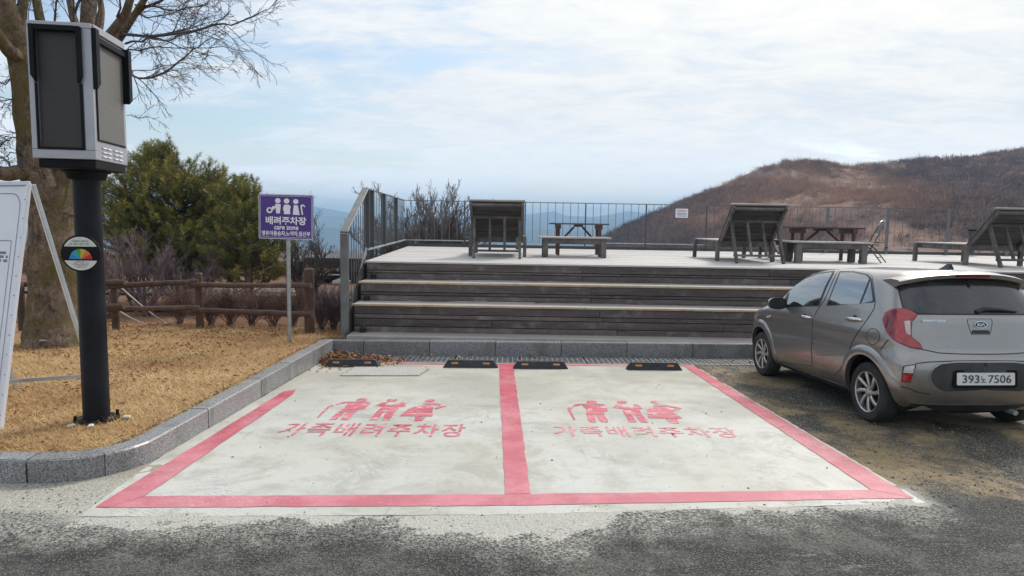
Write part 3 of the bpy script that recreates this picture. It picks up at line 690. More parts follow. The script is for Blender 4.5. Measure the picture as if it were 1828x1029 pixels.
for i in range(len(KP) - 1):
    a, b = Vector(KP[i]), Vector(KP[i + 1]); d = (b - a).normalized() * 0.006
    kerb_stone([tuple(a + d), tuple((a + b) / 2), tuple(b - d)], i)
kerb_stone([(-3.41, 4.6125)] + arc[:1] + arc[1:7], 50)
kerb_stone([(arc[6][0] + 0.003, arc[6][1] + 0.006)] + arc[7:] + [(-2.80, 6.09)], 51)
ys_ = [6.105, 7.43, 8.42, 9.45, 10.50]
for i in range(4):
    kerb_stone([(-2.802 - 0.004 * i, ys_[i] + 0.006), (-2.804 - 0.004 * i, (ys_[i] + ys_[i + 1]) / 2), (-2.806 - 0.004 * i, ys_[i + 1] - 0.006)], 60 + i)
xk = -2.98; j = 0; seedk = 90
joints = [-2.98] + [-2.34 + 1.045 * i for i in range(20)]
for i in range(len(joints) - 1):
    a, b = joints[i] + 0.005, joints[i + 1] - 0.005; rng = random.Random(200 + i); dz = rng.uniform(-0.003, 0.003)
    m = MB(); zt0, zt1 = -0.185 + SX * a + dz, -0.185 + SX * b + dz; y0, y1 = 10.53, 10.705; c = 0.010
    if i == 0: y0 = 10.535
    A = [(a, y0, -0.62), (a, y0, zt0 - c), (a, y0 + c, zt0), (a, y1, zt0), (a, y1, -0.62)]; B = [(b, y0, -0.62), (b, y0, zt1 - c), (b, y0 + c, zt1), (b, y1, zt1), (b, y1, -0.62)]
    m.add(A + B, [(i_, i_ + 5, (i_ + 1) % 5 + 5, (i_ + 1) % 5) for i_ in range(5)] + [(0, 1, 2, 3, 4), (9, 8, 7, 6, 5)])
    m.build('kerb_stone', MT['granite'], kerb)

# drain channel with steel gratings
drain = tag(bpy.data.objects.new('drain_channel', None), kind='structure'); COL.objects.link(drain); ORIG[drain] = Vector((0, 0, 0))
flat('channel_bed', [(-3.0, 9.85), (16, 9.85), (16, 10.53), (-3.0, 10.53)], -0.115, MT['pit'], drain, 0, 1.0)
for i in range(18):
    x0 = -2.86 + i * 1.0; m = MB(); y0, y1 = 9.875, 10.49
    for k in range(13):
        x = x0 + 0.03 + k * 0.078; m.bar((x, y0, zg(x, y0) - 0.012), (x, y1, zg(x, y1) - 0.012), 0.013, 0.035)
    for k in range(8):
        y = y0 + (y1 - y0) * k / 7; m.bar((x0 + 0.01, y, zg(x0, y) - 0.008), (x0 + 0.985, y, zg(x0 + 1, y) - 0.008), 0.012 if 0 < k < 7 else 0.03, 0.03)
    m.build('drain_grating', MT['grate'], drain)

# ------------------------------------------------------------------ lawn
def zl(x, y):
    return zlawn(x, y) + 0.022 * noise.noise(Vector((x * 0.9, y * 0.9, 4))) + 0.010 * noise.noise(Vector((x * 3.2, y * 3.2, 1)))
lawn = tag(grid_sheet('lawn', -16, -3.0, 4.75, 11.9, 0.16, lambda x, y: zl(x, y) if not (x > -3.5 and y < 5.35) else zl(x, y) - 0.16 * max(0, min(1, (Vector((x + 3.36, y - 5.17)).length - 0.42) * 12 if x > -3.36 and y < 5.17 else 0)), MT['lawn']), kind='structure')
lawn2 = tag(grid_sheet('lawn', -3.0 , -2.66, 10.72, 11.9, 0.17, lambda x, y: zl(x, y) - 0.005, MT['lawn']), kind='structure')


def in_lawn(x, y):
    if x > -2.945: return 10.74 < y < 11.85 and x < -2.70
    if y < 4.60 + 0.175 + 0.008 * (x + 3.4): return False
    if x > -3.36 and y < 5.172: return (x + 3.36) ** 2 + (y - 5.172) ** 2 < 0.385 ** 2
    return y < 11.85


def scatter_grass(n, seed, x0, x1, y0, y1, lmin, lmax, wid):
    rng = np.random.default_rng(seed); V = []; T = []
    xs = rng.uniform(x0, x1, n); ys = rng.uniform(y0, y1, n)
    keep = np.array([in_lawn(a, b) for a, b in zip(xs, ys)]); xs, ys = xs[keep], ys[keep]; n = len(xs)
    zs = np.array([zl(a, b) for a, b in zip(xs, ys)])
    cl_ = np.array([noise.noise(Vector((a * 1.3, b * 1.3, 9))) + 0.5 * noise.noise(Vector((a * 4, b * 4, 2))) for a, b in zip(xs, ys)])
    th = rng.uniform(0, 2 * math.pi, n); L = rng.uniform(lmin, lmax, n); up = rng.beta(1.2, 3.0, n) * 0.9 + 0.06
    dx, dy = np.cos(th), np.sin(th)
    b = np.stack([xs, ys, zs - 0.004], -1); d = np.stack([dx * (1 - up * 0.5), dy * (1 - up * 0.5), up], -1) * L[:, None]
    sd = np.stack([-dy, dx, np.zeros(n)], -1) * wid
    mid = b + d * 0.55; tip = b + d * np.array([1, 1, 0.8])
    V = np.stack([b - sd, b + sd, mid + sd * 0.8, mid - sd * 0.8, tip], 1).reshape(-1, 3)
    i = np.arange(n)[:, None] * 5
    F = np.concatenate([i + np.array([[0, 1, 2]]), i + np.array([[0, 2, 3]]), i + np.array([[3, 2, 4]])], 0)
    wide = np.array([noise.noise(Vector((a * 0.45, b * 0.45, 14))) for a, b in zip(xs, ys)])
    tt = np.clip(0.36 + 0.6 * cl_ + 0.75 * wide + rng.normal(0, 0.24, n), 0, 1)
    return V, F, np.repeat(tt, 5)
V1, F1, T1 = scatter_grass(135000, 5, -7.2, -2.7, 4.75, 11.85, 0.04, 0.13, 0.0019)
tag(np_mesh('dry_grass', V1, F1, MT['straw'], tint=T1), kind='stuff')


def scatter_leaves(name, pts, seed, smin, smax, tilt=0.5):
    """curled dead leaves: each two triangles folded along the midrib"""
    rng = np.random.default_rng(seed); n = len(pts); P = np.array(pts)
    th = rng.uniform(0, 2 * math.pi, n); s = rng.uniform(smin, smax, n); w = s * rng.uniform(0.3, 0.55, n)
    a = np.stack([np.cos(th), np.sin(th), rng.uniform(-tilt, tilt, n)], -1) * s[:, None] / 2
    c = np.stack([-np.sin(th), np.cos(th), rng.uniform(-tilt, tilt, n)], -1) * w[:, None] / 2
    up = np.stack([np.zeros(n), np.zeros(n), s * rng.uniform(0.05, 0.35, n)], -1)
    V = np.stack([P - a, P + a, P + c + up, P - c + up, P + a * 0.4 + c * 0.8 + up, P + a * 0.4 - c * 0.8 + up], 1).reshape(-1, 3)
    i = np.arange(n)[:, None] * 6
    F = np.concatenate([i + np.array([[0, 4, 2]]), i + np.array([[0, 1, 4]]), i + np.array([[0, 3, 5]]), i + np.array([[0, 5, 1]])], 0)
    return tag(np_mesh(name, V, F, MT['leaf'], tint=np.repeat(np.clip(rng.normal(0.35, 0.3, n), 0, 1), 6)), kind='stuff')
rl = random.Random(4); pts = []
while len(pts) < 3400:
    x, y = rl.uniform(-8, -2.75), rl.uniform(4.8, 11.8)
    dens = 0.10 + 0.90 * (noise.noise(Vector((x * 0.8, y * 0.8, 6))) > 0.0) * (1.0 if x < -4.1 or y > 10.2 else 0.18)
    if in_lawn(x, y) and rl.random() < dens: pts.append((x, y, zl(x, y) + rl.uniform(0.004, 0.03)))
for k in range(1300):
    x, y = rl.uniform(-12, -2.8), rl.gauss(11.5, 0.5); pts.append((x, y, (zl(x, y) if y < 11.85 else float(tz(x, y))) + rl.uniform(0.01, 0.06)))
scatter_leaves('fallen_leaves', pts, 7, 0.025, 0.062, 0.3)
pts = []
for k in range(900):                                       # the drift in the corner by the drain
    a = abs(rl.gauss(0, 0.5)); b = abs(rl.gauss(0, 0.32)); x, y = -2.78 + a, 9.98 - b + rl.uniform(0, .4)
    if y > 10.50 or y < 8.7 or x > -1.5 or (y < 9.3 and x > -2.35): continue
    hgt = 0.10 * math.exp(-(a / 0.55) ** 2 - (b / 0.45) ** 2); pts.append((x, y, zg(x, y) + 0.008 + rl.uniform(0, hgt)))
for k in range(46):
    x = rl.uniform(-1.6, 5.5); y = rl.choice((rl.uniform(10.30, 10.5), rl.uniform(9.95, 10.45))); pts.append((x, y, zg(x, y) + 0.02))
for px_, py_ in ((1190, 636), (1124, 636), (1130, 641), (1105, 637), (755, 640), (838, 633), (842, 636), (702, 636), (1395, 655), (1345, 649)):
    p = gnd(px_, py_); pts += [(p.x, p.y, p.z + 0.03), (p.x + 0.03, p.y + 0.02, p.z + 0.05)]
scatter_leaves('leaf_litter', pts, 9, 0.035, 0.085, 0.7)
# pebbles
def scatter_stones(name, n, seed, f, smin, smax):
    rng = np.random.default_rng(seed); V = []; F = []; T = []
    oct_ = np.array([(1, 0, 0), (-1, 0, 0), (0, 1, 0), (0, -1, 0), (0, 0, 1), (0, 0, -1)], float)
    of = np.array([(0, 2, 4), (2, 1, 4), (1, 3, 4), (3, 0, 4), (2, 0, 5), (1, 2, 5), (3, 1, 5), (0, 3, 5)])
    k = 0
    while k < n:
        x, y, z = f(rng); s = smin + (smax - smin) * rng.random() ** 3
        q = oct_ * s * rng.uniform(0.6, 1.2, 3) * np.array([1, 1, 0.6]); a = rng.uniform(0, 6.28); c_, s_ = math.cos(a), math.sin(a)
        q = np.stack([q[:, 0] * c_ - q[:, 1] * s_, q[:, 0] * s_ + q[:, 1] * c_, q[:, 2]], -1) + np.array([x, y, z]) + rng.normal(0, s * 0.12, (6, 3))
        V.append(q); F.append(of + 6 * k); T.append(np.full(6, rng.random())); k += 1
    return tag(np_mesh(name, np.concatenate(V), np.concatenate(F), MT['stone'], tint=np.concatenate(T)), kind='stuff')
def fg(rng):
    x = 2.85 + abs(rng.normal(0, 1.6)); y = rng.uniform(4.3, 10.2); return x, y, zgr(x, y) + 0.003
scatter_stones('gravel', 3600, 1, fg, 0.004, 0.017)
def fa(rng):
    y = 2.4 + 2.2 * rng.random(); x = rng.uniform(-3.6, 3.6); return x, y, zgr(x, y) + 0.001
scatter_stones('road_grit', 3000, 2, fa, 0.003, 0.010)
def fs_(rng):
    x, y = rng.uniform(-3.9, -2.5), rng.uniform(4.05, 4.6); return x, y, zgr(x, y) + 0.003
scatter_stones('kerb_grit', 260, 3, fs_, 0.003, 0.011)
rs = random.Random(12); 
def fsl(rng):
    x, y = rng.uniform(-2.4, 2.5), rng.uniform(4.2, 9.5); return x, y, zg(x, y) + 0.003
scatter_stones('slab_specks', 70, 4, fsl, 0.004, 0.014)
# ------------------------------------------------------------------ timber terrace
ter = thing('timber_terrace', 'long dark weathered timber terrace with three deep seat steps behind the granite kerb', 'terrace', (4, 12.1, -0.2))
XL, XR = -2.66, 16.5
K0 = -0.178
T1Z, T2Z = 0.315, 0.648
Y1, Y2, Y3 = 11.14, 11.63, 12.13
def xl(y): return -2.64 - 0.0 * y
flatp = MB(); flatp.box(((XL + XR) / 2, 10.98, K0 - 0.03), (XR - XL, 0.52, 0.10)); flatp.build('base_plinth', MT['tread'], ter, bevel=0.006)
rb = random.Random(31)
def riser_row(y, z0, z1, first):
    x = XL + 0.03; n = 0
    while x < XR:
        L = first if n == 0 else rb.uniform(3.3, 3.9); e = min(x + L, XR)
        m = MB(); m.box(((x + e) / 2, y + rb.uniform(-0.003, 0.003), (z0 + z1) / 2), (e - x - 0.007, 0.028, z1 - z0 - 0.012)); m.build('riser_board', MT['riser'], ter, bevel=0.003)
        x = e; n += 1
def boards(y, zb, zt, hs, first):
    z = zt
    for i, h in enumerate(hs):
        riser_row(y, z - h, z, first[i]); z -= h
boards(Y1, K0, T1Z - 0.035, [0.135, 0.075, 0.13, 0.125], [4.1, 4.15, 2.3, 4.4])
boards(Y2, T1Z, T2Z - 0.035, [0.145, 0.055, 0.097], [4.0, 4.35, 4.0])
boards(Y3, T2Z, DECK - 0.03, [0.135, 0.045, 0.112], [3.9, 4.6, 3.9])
m = MB()
for (y, z0, z1) in ((Y1, K0, T1Z), (Y2, T1Z, T2Z), (Y3, T2Z, DECK)): m.box(((XL + XR) / 2, y + 0.045, (z0 + z1) / 2 - 0.03), (XR - XL - 0.02, 0.05, z1 - z0 - 0.07))
m.build('backing_frame', MT['pit'], ter)
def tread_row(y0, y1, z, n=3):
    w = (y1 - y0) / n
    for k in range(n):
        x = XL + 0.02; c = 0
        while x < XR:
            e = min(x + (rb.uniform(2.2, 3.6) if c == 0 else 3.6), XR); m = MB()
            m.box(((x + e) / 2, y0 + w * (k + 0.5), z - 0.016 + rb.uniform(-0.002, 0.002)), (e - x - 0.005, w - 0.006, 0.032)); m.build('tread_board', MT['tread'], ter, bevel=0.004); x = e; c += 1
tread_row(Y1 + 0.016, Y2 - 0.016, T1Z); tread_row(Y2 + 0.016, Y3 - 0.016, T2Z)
for (y, z) in ((Y1, T1Z), (Y2, T2Z)):
    x = XL; c = 0
    while x < XR:
        e = min(x + (3.9 if c == 0 else 3.6), XR); m = MB(); m.box(((x + e) / 2, y - 0.012, z - 0.017), (e - x - 0.004, 0.052, 0.036)); m.build('nosing', MT['nosing'], ter, bevel=0.006); x = e; c += 1
m = MB(); k = 0; y = Y3 - 0.03
def deck_left(y): return -2.66 - 0.057 * (y - Y3)
while y < 20.0:
    x0 = deck_left(y); dz = rb.uniform(-0.002, 0.002)
    xb = x0
    while xb < XR:
        e = min(xb + (rb.uniform(1.5, 3.6) if xb == x0 else 3.6), XR)
        m.box(((xb + e) / 2, y + 0.0675, DECK - 0.014 + dz), (e - xb - 0.004, 0.129, 0.028)); xb = e
    y += 0.135
o = m.build('decking', MT['decking'], ter); o['kind'] = 'stuff'
m = MB(); m.box(((-3.1 + XR) / 2, 20.02, 0.60), (XR + 3.1, 0.05, 0.70)); m.add([(-2.69, 10.74, -0.3), (-2.69, Y1, -0.3), (-2.69, Y3, -0.3), (-3.10, 20.0, -1.2), (-3.10, 20.0, 0.93), (-2.69, Y3, 0.93), (-2.69, Y2, T2Z - 0.05), (-2.69, Y1, T1Z - 0.05)], [(0, 1, 7), (1, 2, 6, 7), (2, 3, 4, 5), (2, 5, 6)])
m.build('side_boarding', MT['riser'], ter)
m = MB(); m.box(((-3.15 + XR) / 2, 19.92, DECK + 0.045), (XR + 3.0, 0.04, 0.085)); m.build('kick_plate', MT['dark_rail'], ter)

# step lamps
for (px, py, y, lab) in ((645, 598, 11.06, 'small dark drum lamp lying on the bottom plinth of the terrace steps'), (655, 538, 11.56, 'small rusty drum lamp on the lower seat step'), (667, 500, 12.06, 'small rusty drum lamp on the upper seat step')):
    z = {11.06: K0 + 0.02, 11.56: T1Z, 12.06: T2Z}[y]; x = aty(px, py, y).x
    t = thing('step_lamp', lab, 'lamp', (x, y, z), 'lamps on the terrace steps')
    tilt = Matrix.Rotation(0.5 if y < 11.1 else 0.0, 3, 'Y')
    m = MB(); m.lathe([(0.0, 0.0), (0.042, 0.0), (0.045, 0.010), (0.036, 0.016), (0.036, 0.075), (0.0, 0.075)], 14, (x, y, z), tilt); m.build('lamp_base', MT['rust'], t, smooth=True)
    m = MB(); m.lathe([(0.0, 0.078), (0.047, 0.078), (0.050, 0.085), (0.048, 0.105), (0.030, 0.116), (0.0, 0.118)], 14, (x, y, z), tilt); m.build('cap', MT['rust'], t, smooth=True)
    m = MB()
    for q in range(8):
        a = q * math.pi / 4; p = tilt @ Vector((0.043 * math.cos(a), 0.043 * math.sin(a), 0)); p2 = tilt @ Vector((0.043 * math.cos(a), 0.043 * math.sin(a), 0.08)); m.tube([Vector((x, y, z)) + p, Vector((x, y, z)) + p2], 0.004, 5)
    m.build('guard_ribs', MT['black'], t)

# ------------------------------------------------------------------ railings
rail = thing('stair_railing', 'grey steel railing sloping down beside the terrace steps with a stout foot post', 'railing', (-2.75, 12, 0))
def rx(y): return -2.735 - 0.052 * (y - 10.93)
ZR = DECK + 1.345                                   # top of the level rail
yb, yt_ = 10.93, 13.05
zb_, zt_ = 1.50, ZR
m = MB(); m.box((rx(yb), yb, (K0 + zb_) / 2 - 0.05), (0.125, 0.05, zb_ - K0 + 0.06)); m.build('foot_post', MT['grey_rail'], rail, bevel=0.004)
m = MB(); m.bar((rx(yb), yb - 0.02, zb_), (rx(yt_), yt_, zt_), 0.125, 0.03); m.build('sloping_top_rail', MT['grey_rail'], rail, bevel=0.004)
m = MB(); m.bar((rx(yb) + 0.03, yb + 0.03, K0 + 0.20), (rx(yt_) + 0.03, yt_ - 0.1, DECK + 0.16), 0.012, 0.15); m.build('sloping_bottom_rail', MT['grey_rail'], rail, bevel=0.002)
for k in range(9):
    y = yb + 0.14 + k * (yt_ - yb - 0.25) / 8; f = (y - yb) / (yt_ - yb)
    m = MB(); m.tube([(rx(y), y, K0 + 0.20 + f * (DECK - 0.04 - K0)), (rx(y), y, zb_ + f * (zt_ - zb_))], 0.008, 6); m.build('baluster', MT['thin_bar'], rail)
for y in (13.12, 13.75, 15.5, 17.75):
    m = MB(); m.box((rx(y), y, DECK + 0.66), (0.105, 0.022, 1.36)); m.build('post', MT['dark_rail'], rail, bevel=0.002)
ye = 19.86
m = MB(); m.bar((rx(yt_), yt_, ZR), (rx(ye), ye, ZR), 0.05, 0.022); m.build('top_rail', MT['grey_rail'], rail)
m = MB(); m.bar((rx(yt_) + 0.03, yt_, DECK + 0.17), (rx(ye) + 0.03, ye, DECK + 0.19), 0.035, 0.035); m.build('bottom_rail', MT['galv'], rail)
y = 13.3
while y < ye:
    if min(abs(y - q) for q in (13.12, 13.75, 15.5, 17.75)) > 0.09:
        m = MB(); m.tube([(rx(y), y, DECK + 0.18), (rx(y), y, ZR)], 0.008, 6); m.build('baluster', MT['thin_bar'], rail)
    y += 0.225
bf = thing('terrace_fence', 'low thin-barred steel fence along the far edge of the terrace', 'fence', (6, 19.86, DECK))
x0 = rx(ye)
m = MB(); m.bar((x0, ye, ZR), (XR, ye, ZR), 0.035, 0.022); m.build('top_rail', MT['thin_bar'], bf)
m = MB(); m.bar((x0, ye, DECK + 0.19), (XR, ye, DECK + 0.19), 0.03, 0.032); m.build('bottom_rail', MT['galv'], bf)
src = MB(); src.tube([(0, 0, 0.19), (0, 0, 1.345)], 0.0085, 5); me_bar = None
k = 0; x = x0 + 0.22
while x < XR:
    if k % 8 == 7:
        m = MB(); m.box((x, ye, DECK + 0.67), (0.035 if x < 8 else 0.085, 0.03, 1.36)); m.build('post', MT['dark_rail'] if x < 8 else MT['thin_bar'], bf)
    else:
        if me_bar is None:
            o = src.build('baluster', MT['thin_bar'], None); me_bar = o.data; o.parent = bf; o.location = Vector((x, ye, DECK)) - origin(bf)
        else:
            o = bpy.data.objects.new('baluster', me_bar); COL.objects.link(o); o.parent = bf; o.location = Vector((x, ye, DECK)) - origin(bf)
    x += 0.222; k += 1
# notice on the fence
pn = aty(1217, 381, 19.80)
nt_ = thing('notice_sign', 'small white notice with a pink heading hung on the terrace fence', 'sign', pn)
m = MB(); m.box(pn, (0.36, 0.012, 0.26)); m.build('sign_panel', MT['white'], nt_, bevel=0.003)
MT['pinkish'] = mat('pink_ink', (0.55, 0.16, 0.18), None, 0.5); MT['blueish'] = mat('blue_ink', (0.12, 0.20, 0.34), None, 0.5)
for zz_, mm, w in ((0.085, 'pinkish', 0.27), (0.045, 'pinkish', 0.29), (-0.005, 'ink_grey', 0.28), (-0.045, 'blueish', 0.29), (-0.085, 'blueish', 0.26)):
    m = MB(); n_ = 9
    for q in range(n_): m.box((pn.x - w / 2 + w * (q + 0.5) / n_, pn.y - 0.0075, pn.z + zz_), (w / n_ * 0.72, 0.003, 0.022))
    m.build('print_line', MT[mm], nt_)
# dark bollard at the back of the terrace
pb = atz(1701, 455, DECK); pb.y = min(pb.y, 19.6)
bl = thing('light_bollard', 'short dark square bollard light standing by the far terrace fence', 'bollard', (pb.x, pb.y, DECK))
m = MB(); m.box((pb.x, pb.y, DECK + 0.36), (0.13, 0.13, 0.72)); m.build('bollard_body', MT['dark_rail'], bl, bevel=0.006)
m = MB(); m.box((pb.x, pb.y, DECK + 0.745), (0.15, 0.15, 0.05)); m.build('bollard_cap', MT['black'], bl, bevel=0.006)
m = MB(); m.box((pb.x, pb.y - 0.01, DECK + 0.015), (0.20, 0.20, 0.03)); m.build('foot_plate', MT['galv'], bl)

# ------------------------------------------------------------------ double loungers (local: x across, y away from the camera, strut feet at y=0)
def make_lounger(W=1.12):
    t = thing('wooden_lounger', '', 'lounger')
    lean = Vector((0, 0.75, -0.715)).normalized(); top = Vector((0, 0.09, 1.155)); hin = Vector((0, 0.85, 0.43)); up = Vector((0, -0.715, -0.75)).normalized()  # outward (underside) normal
    Ls = (hin - top).length
    # back slats
    nsl = 9; w = Ls / nsl
    for k in range(nsl):
        c = top + lean * (w * (k + 0.5)) - up * 0.0
        p0, p1 = Vector((0.0, c.y, c.z)), Vector((W, c.y, c.z))
        m = MB(); m.bar(p0, p1, w - 0.012, 0.026, up=up); m.build('back_slat', MT['lounger_underside'], t, bevel=0.003)
    for x in (0.035, W - 0.035):
        m = MB(); a = top + up * 0.05; b = hin + up * 0.05 + lean * 0.05; m.bar((x, a.y, a.z), (x, b.y, b.z), 0.05, 0.085, up=up); m.build('side_rail', MT['lounger'], t, bevel=0.004)
    m = MB(); a = top + up * 0.045 + lean * 0.05; m.bar((0.062, a.y, a.z), (W - 0.062, a.y, a.z), 0.045, 0.06, up=up); m.build('head_rail', MT['lounger'], t, bevel=0.004)
    m = MB(); a = top - lean * 0.012 - up * 0.016; m.bar((-0.02, a.y, a.z), (W + 0.02, a.y, a.z), 0.04, 0.03, up=up); m.build('top_cap', MT['bench_top'], t, bevel=0.004)
    a = top + lean * 0.40 + up * 0.05; m = MB(); m.bar((0.062, a.y, a.z), (W - 0.062, a.y, a.z), 0.05, 0.05, up=up); m.build('cross_rail', MT['lounger'], t, bevel=0.004)
    # struts
    for x in (0.09, W - 0.09):
        m = MB(); m.bar((x, a.y + 0.0, a.z - 0.02), (x + 0.02 * (1 if x < 0.5 else 1), -0.03, 0.0), 0.055, 0.07, up=(0, 1, 0)); m.build('strut', MT['lounger'], t, bevel=0.005)
    for x in (W * 0.37, W * 0.64):
        m = MB(); m.bar((x, a.y, a.z - 0.02), (x + 0.015, 0.07, 0.17), 0.05, 0.05, up=(0, 1, 0)); m.build('strut', MT['lounger'], t, bevel=0.005)
    m = MB(); m.bar((0.07, 0.065, 0.155), (W - 0.07, 0.065, 0.155), 0.045, 0.045); m.build('foot_rail', MT['lounger'], t, bevel=0.004)
    m = MB(); m.bar((W - 0.13, 0.42, 0.44), (W - 0.13, 0.06, 0.20), 0.035, 0.06, up=(1, 0, 0)); m.build('brace', MT['lounger'], t, bevel=0.004)
    # seat
    ns = 13; y0, y1 = 0.86, 2.58; w = (y1 - y0) / ns
    for k in range(ns):
        m = MB(); m.box((W / 2, y0 + w * (k + 0.5), 0.435), (W + 0.03, w - 0.012, 0.026)); m.build('seat_slat', MT['bench_top'], t, bevel=0.003)
    for x in (0.03, W - 0.03):
        m = MB(); m.box((x, (y0 + y1) / 2 - 0.06, 0.365), (0.04, y1 - y0 + 0.1, 0.11)); m.build('seat_rail', MT['lounger'], t, bevel=0.004)
    m = MB(); m.box((W / 2, y0 - 0.02, 0.365), (W - 0.10, 0.04, 0.11)); m.build('seat_rail', MT['lounger'], t, bevel=0.004)
    m = MB(); m.box((W / 2, y1 - 0.03, 0.365), (W - 0.10, 0.04, 0.11)); m.build('seat_rail', MT['lounger'], t, bevel=0.004)
    for x in (-0.025, W + 0.025):
        for y in (0.80, 2.52):
            m = MB(); m.box((x, y, 0.21), (0.075, 0.085, 0.42)); m.build('leg', MT['lounger'], t, bevel=0.006)
    return t
lg = make_lounger()
lg.location = (-0.90, 13.72, DECK); lg.rotation_euler = (0, 0, R(-1.0)); lg['label'] = 'dark slatted wooden lounger seen from behind, left of the grey bench'; lg['group'] = 'wooden loungers on the terrace'
l2 = copy_tree(lg); l2.location = (4.36, 13.42, DECK); l2.rotation_euler = (0, 0, R(0.5)); l2['label'] = 'grey wooden lounger with tilted back beside the red-brown picnic table'
l3 = copy_tree(lg); l3.location = (9.60, 13.38, DECK); l3.rotation_euler = (0, 0, R(1.5)); l3['label'] = 'grey wooden lounger on the terrace behind the hatchback roof, cut by the frame edge'

# benches: chunky legs
def make_bench(L, D=0.58, H=0.45):
    t = thing('bench', '', 'bench')
    for k in range(4):
        w = D / 4; m = MB(); m.box((L / 2, w * (k + 0.5), H - 0.018), (L, w - 0.01, 0.036)); m.build('seat_plank', MT['bench_top'], t, bevel=0.004)
    for y in (0.06, D - 0.06):
        m = MB(); m.box((L / 2, y, H - 0.095), (L - 0.36, 0.04, 0.115)); m.build('apron', MT['lounger'], t, bevel=0.004)
    for x in (0.16, L - 0.16):
        for y in (0.08, D - 0.08):
            m = MB(); m.box((x, y, (H - 0.038) / 2), (0.115, 0.11, H - 0.040)); m.build('leg', MT['lounger'], t, bevel=0.006)
    return t
b1 = make_bench(1.58, 0.62); pB = atz(966, 460.5, DECK)
b1.location = (pB.x - 0.06, 14.52, DECK); b1['label'] = 'grey timber bench with thick legs right of the dark slatted lounger'; b1['group'] = 'timber benches on the terrace'
b2 = copy_tree(b1); b2.location = (5.78, 13.95, DECK); b2.scale = (1.10, 1.0, 1.0); b2.rotation_euler = (0, 0, R(2)); b2['label'] = 'grey timber bench with thick legs before the red-brown picnic table'

# picnic tables
def make_table(L, wood, D=0.75, H=0.75, extra=False):
    t = thing('picnic_table', '', 'table')
    for k in range(5):
        w = D / 5; m = MB(); m.box((L / 2, w * (k + 0.5), H - 0.017), (L, w - 0.012, 0.034)); m.build('table_plank', MT['lounger'] if not extra else wood, t, bevel=0.004)
    for x in (0.20, L - 0.20):
        m = MB(); m.box((x, D / 2, H - 0.085), (0.10, D - 0.04, 0.10)); m.build('top_bearer', wood, t, bevel=0.004)
        for y, s in ((0.10, 1), (D - 0.10, -1)):
            m = MB(); m.box((x + 0.0, y, (H - 0.135) / 2), (0.06, 0.075, H - 0.137)); m.build('leg', wood, t, bevel=0.005)
        m = MB(); m.box((x, D / 2, 0.30), (0.045, D - 0.30, 0.09)); m.build('stretcher', wood, t, bevel=0.004)
    m = MB(); m.box((L / 2, D / 2, 0.30), (L - 0.46, 0.045, 0.09)); m.build('stretcher', wood, t, bevel=0.004)
    m = MB(); m.box((L / 2, D / 2, H - 0.060), (0.16, D - 0.1, 0.05)); m.build('middle_bearer', wood, t, bevel=0.004)
    for s in (-1, 1):
        m = MB(); m.bar((L / 2 + s * 0.10, D / 2, H - 0.09), (L / 2 + s * (L / 2 - 0.30), D / 2, 0.36), 0.045, 0.06, up=(0, 1, 0)); m.build('brace', wood, t, bevel=0.004)
    return t
pt1 = make_table(1.36, MT['redwood']); p1_ = atz(978, 458, DECK); pt1.location = (0.86, 15.55, DECK)
pt1['label'] = 'dark wooden picnic table with splayed braces behind the left grey bench'; pt1['group'] = 'picnic tables on the terrace'
pt2 = make_table(1.52, MT['redwood'], extra=True); pt2.location = (6.16, 14.75, DECK); pt2.rotation_euler = (0, 0, R(-1.5))
pt2['label'] = 'red-brown wooden picnic table between the middle lounger and the folding chair'; pt2['group'] = 'picnic tables on the terrace'
# small stool-like bench at the end of the second table
sb = thing('short_bench', 'short red-brown bench beyond the middle lounger, at the near end of the picnic table', 'bench', (5.90, 15.75, DECK))
m = MB(); m.box((6.05, 15.75, DECK + 0.43), (0.42, 1.0, 0.04)); m.build('seat', MT['redwood'], sb, bevel=0.004)
for dx in (-0.12, 0.12):
    for dy in (-0.38, 0.38):
        m = MB(); m.box((6.05 + dx, 15.75 + dy, DECK + 0.205), (0.06, 0.07, 0.41)); m.build('leg', MT['redwood'], sb)
m = MB(); m.box((6.05, 15.75, DECK + 0.36), (0.24, 0.70, 0.08)); m.build('apron', MT['redwood'], sb)

# folding chair
fcx, fcy = 7.86, 14.75
fc = thing('folding_chair', 'dark grey metal folding chair at the right end of the picnic table', 'chair', (fcx, fcy, DECK))
rot = Matrix.Rotation(R(46), 3, 'Z')
def fp(a, b, z): q = rot @ Vector((a, b, 0)); return (fcx + q.x, fcy + q.y, DECK + z)
for s in (-0.19, 0.19):
    m = MB(); m.tube([fp(s, 0.20, 0.0), fp(s, 0.02, 0.40), fp(s, -0.16, 0.80)], 0.013, 7); m.build('front_leg', MT['dark_rail'], fc, smooth=True)
    m = MB(); m.tube([fp(s * 0.88, -0.26, 0.0), fp(s * 0.88, -0.02, 0.30), fp(s * 0.88, 0.16, 0.42)], 0.013, 7); m.build('rear_leg', MT['dark_rail'], fc, smooth=True)
m = MB(); m.tube([fp(-0.19, -0.16, 0.80), fp(-0.17, -0.185, 0.87), fp(-0.10, -0.20, 0.905), fp(0.10, -0.20, 0.905), fp(0.17, -0.185, 0.87), fp(0.19, -0.16, 0.80)], 0.013, 7); m.build('back_frame', MT['galv'], fc, smooth=True)
m = MB(); poly = [(-0.17, 0.0), (0.17, 0.0), (0.185, 0.06), (0.18, 0.20), (0.13, 0.25), (-0.13, 0.25), (-0.18, 0.20), (-0.185, 0.06)]
ud = (Vector(fp(0, -0.20, 0.90)) - Vector(fp(0, -0.10, 0.64))).normalized(); m.prism(poly, fp(0, -0.10, 0.64), rot @ Vector((1, 0, 0)), ud, rot @ Vector((0, 0.02, 0))); m.build('backrest', MT['grey_rail'], fc)
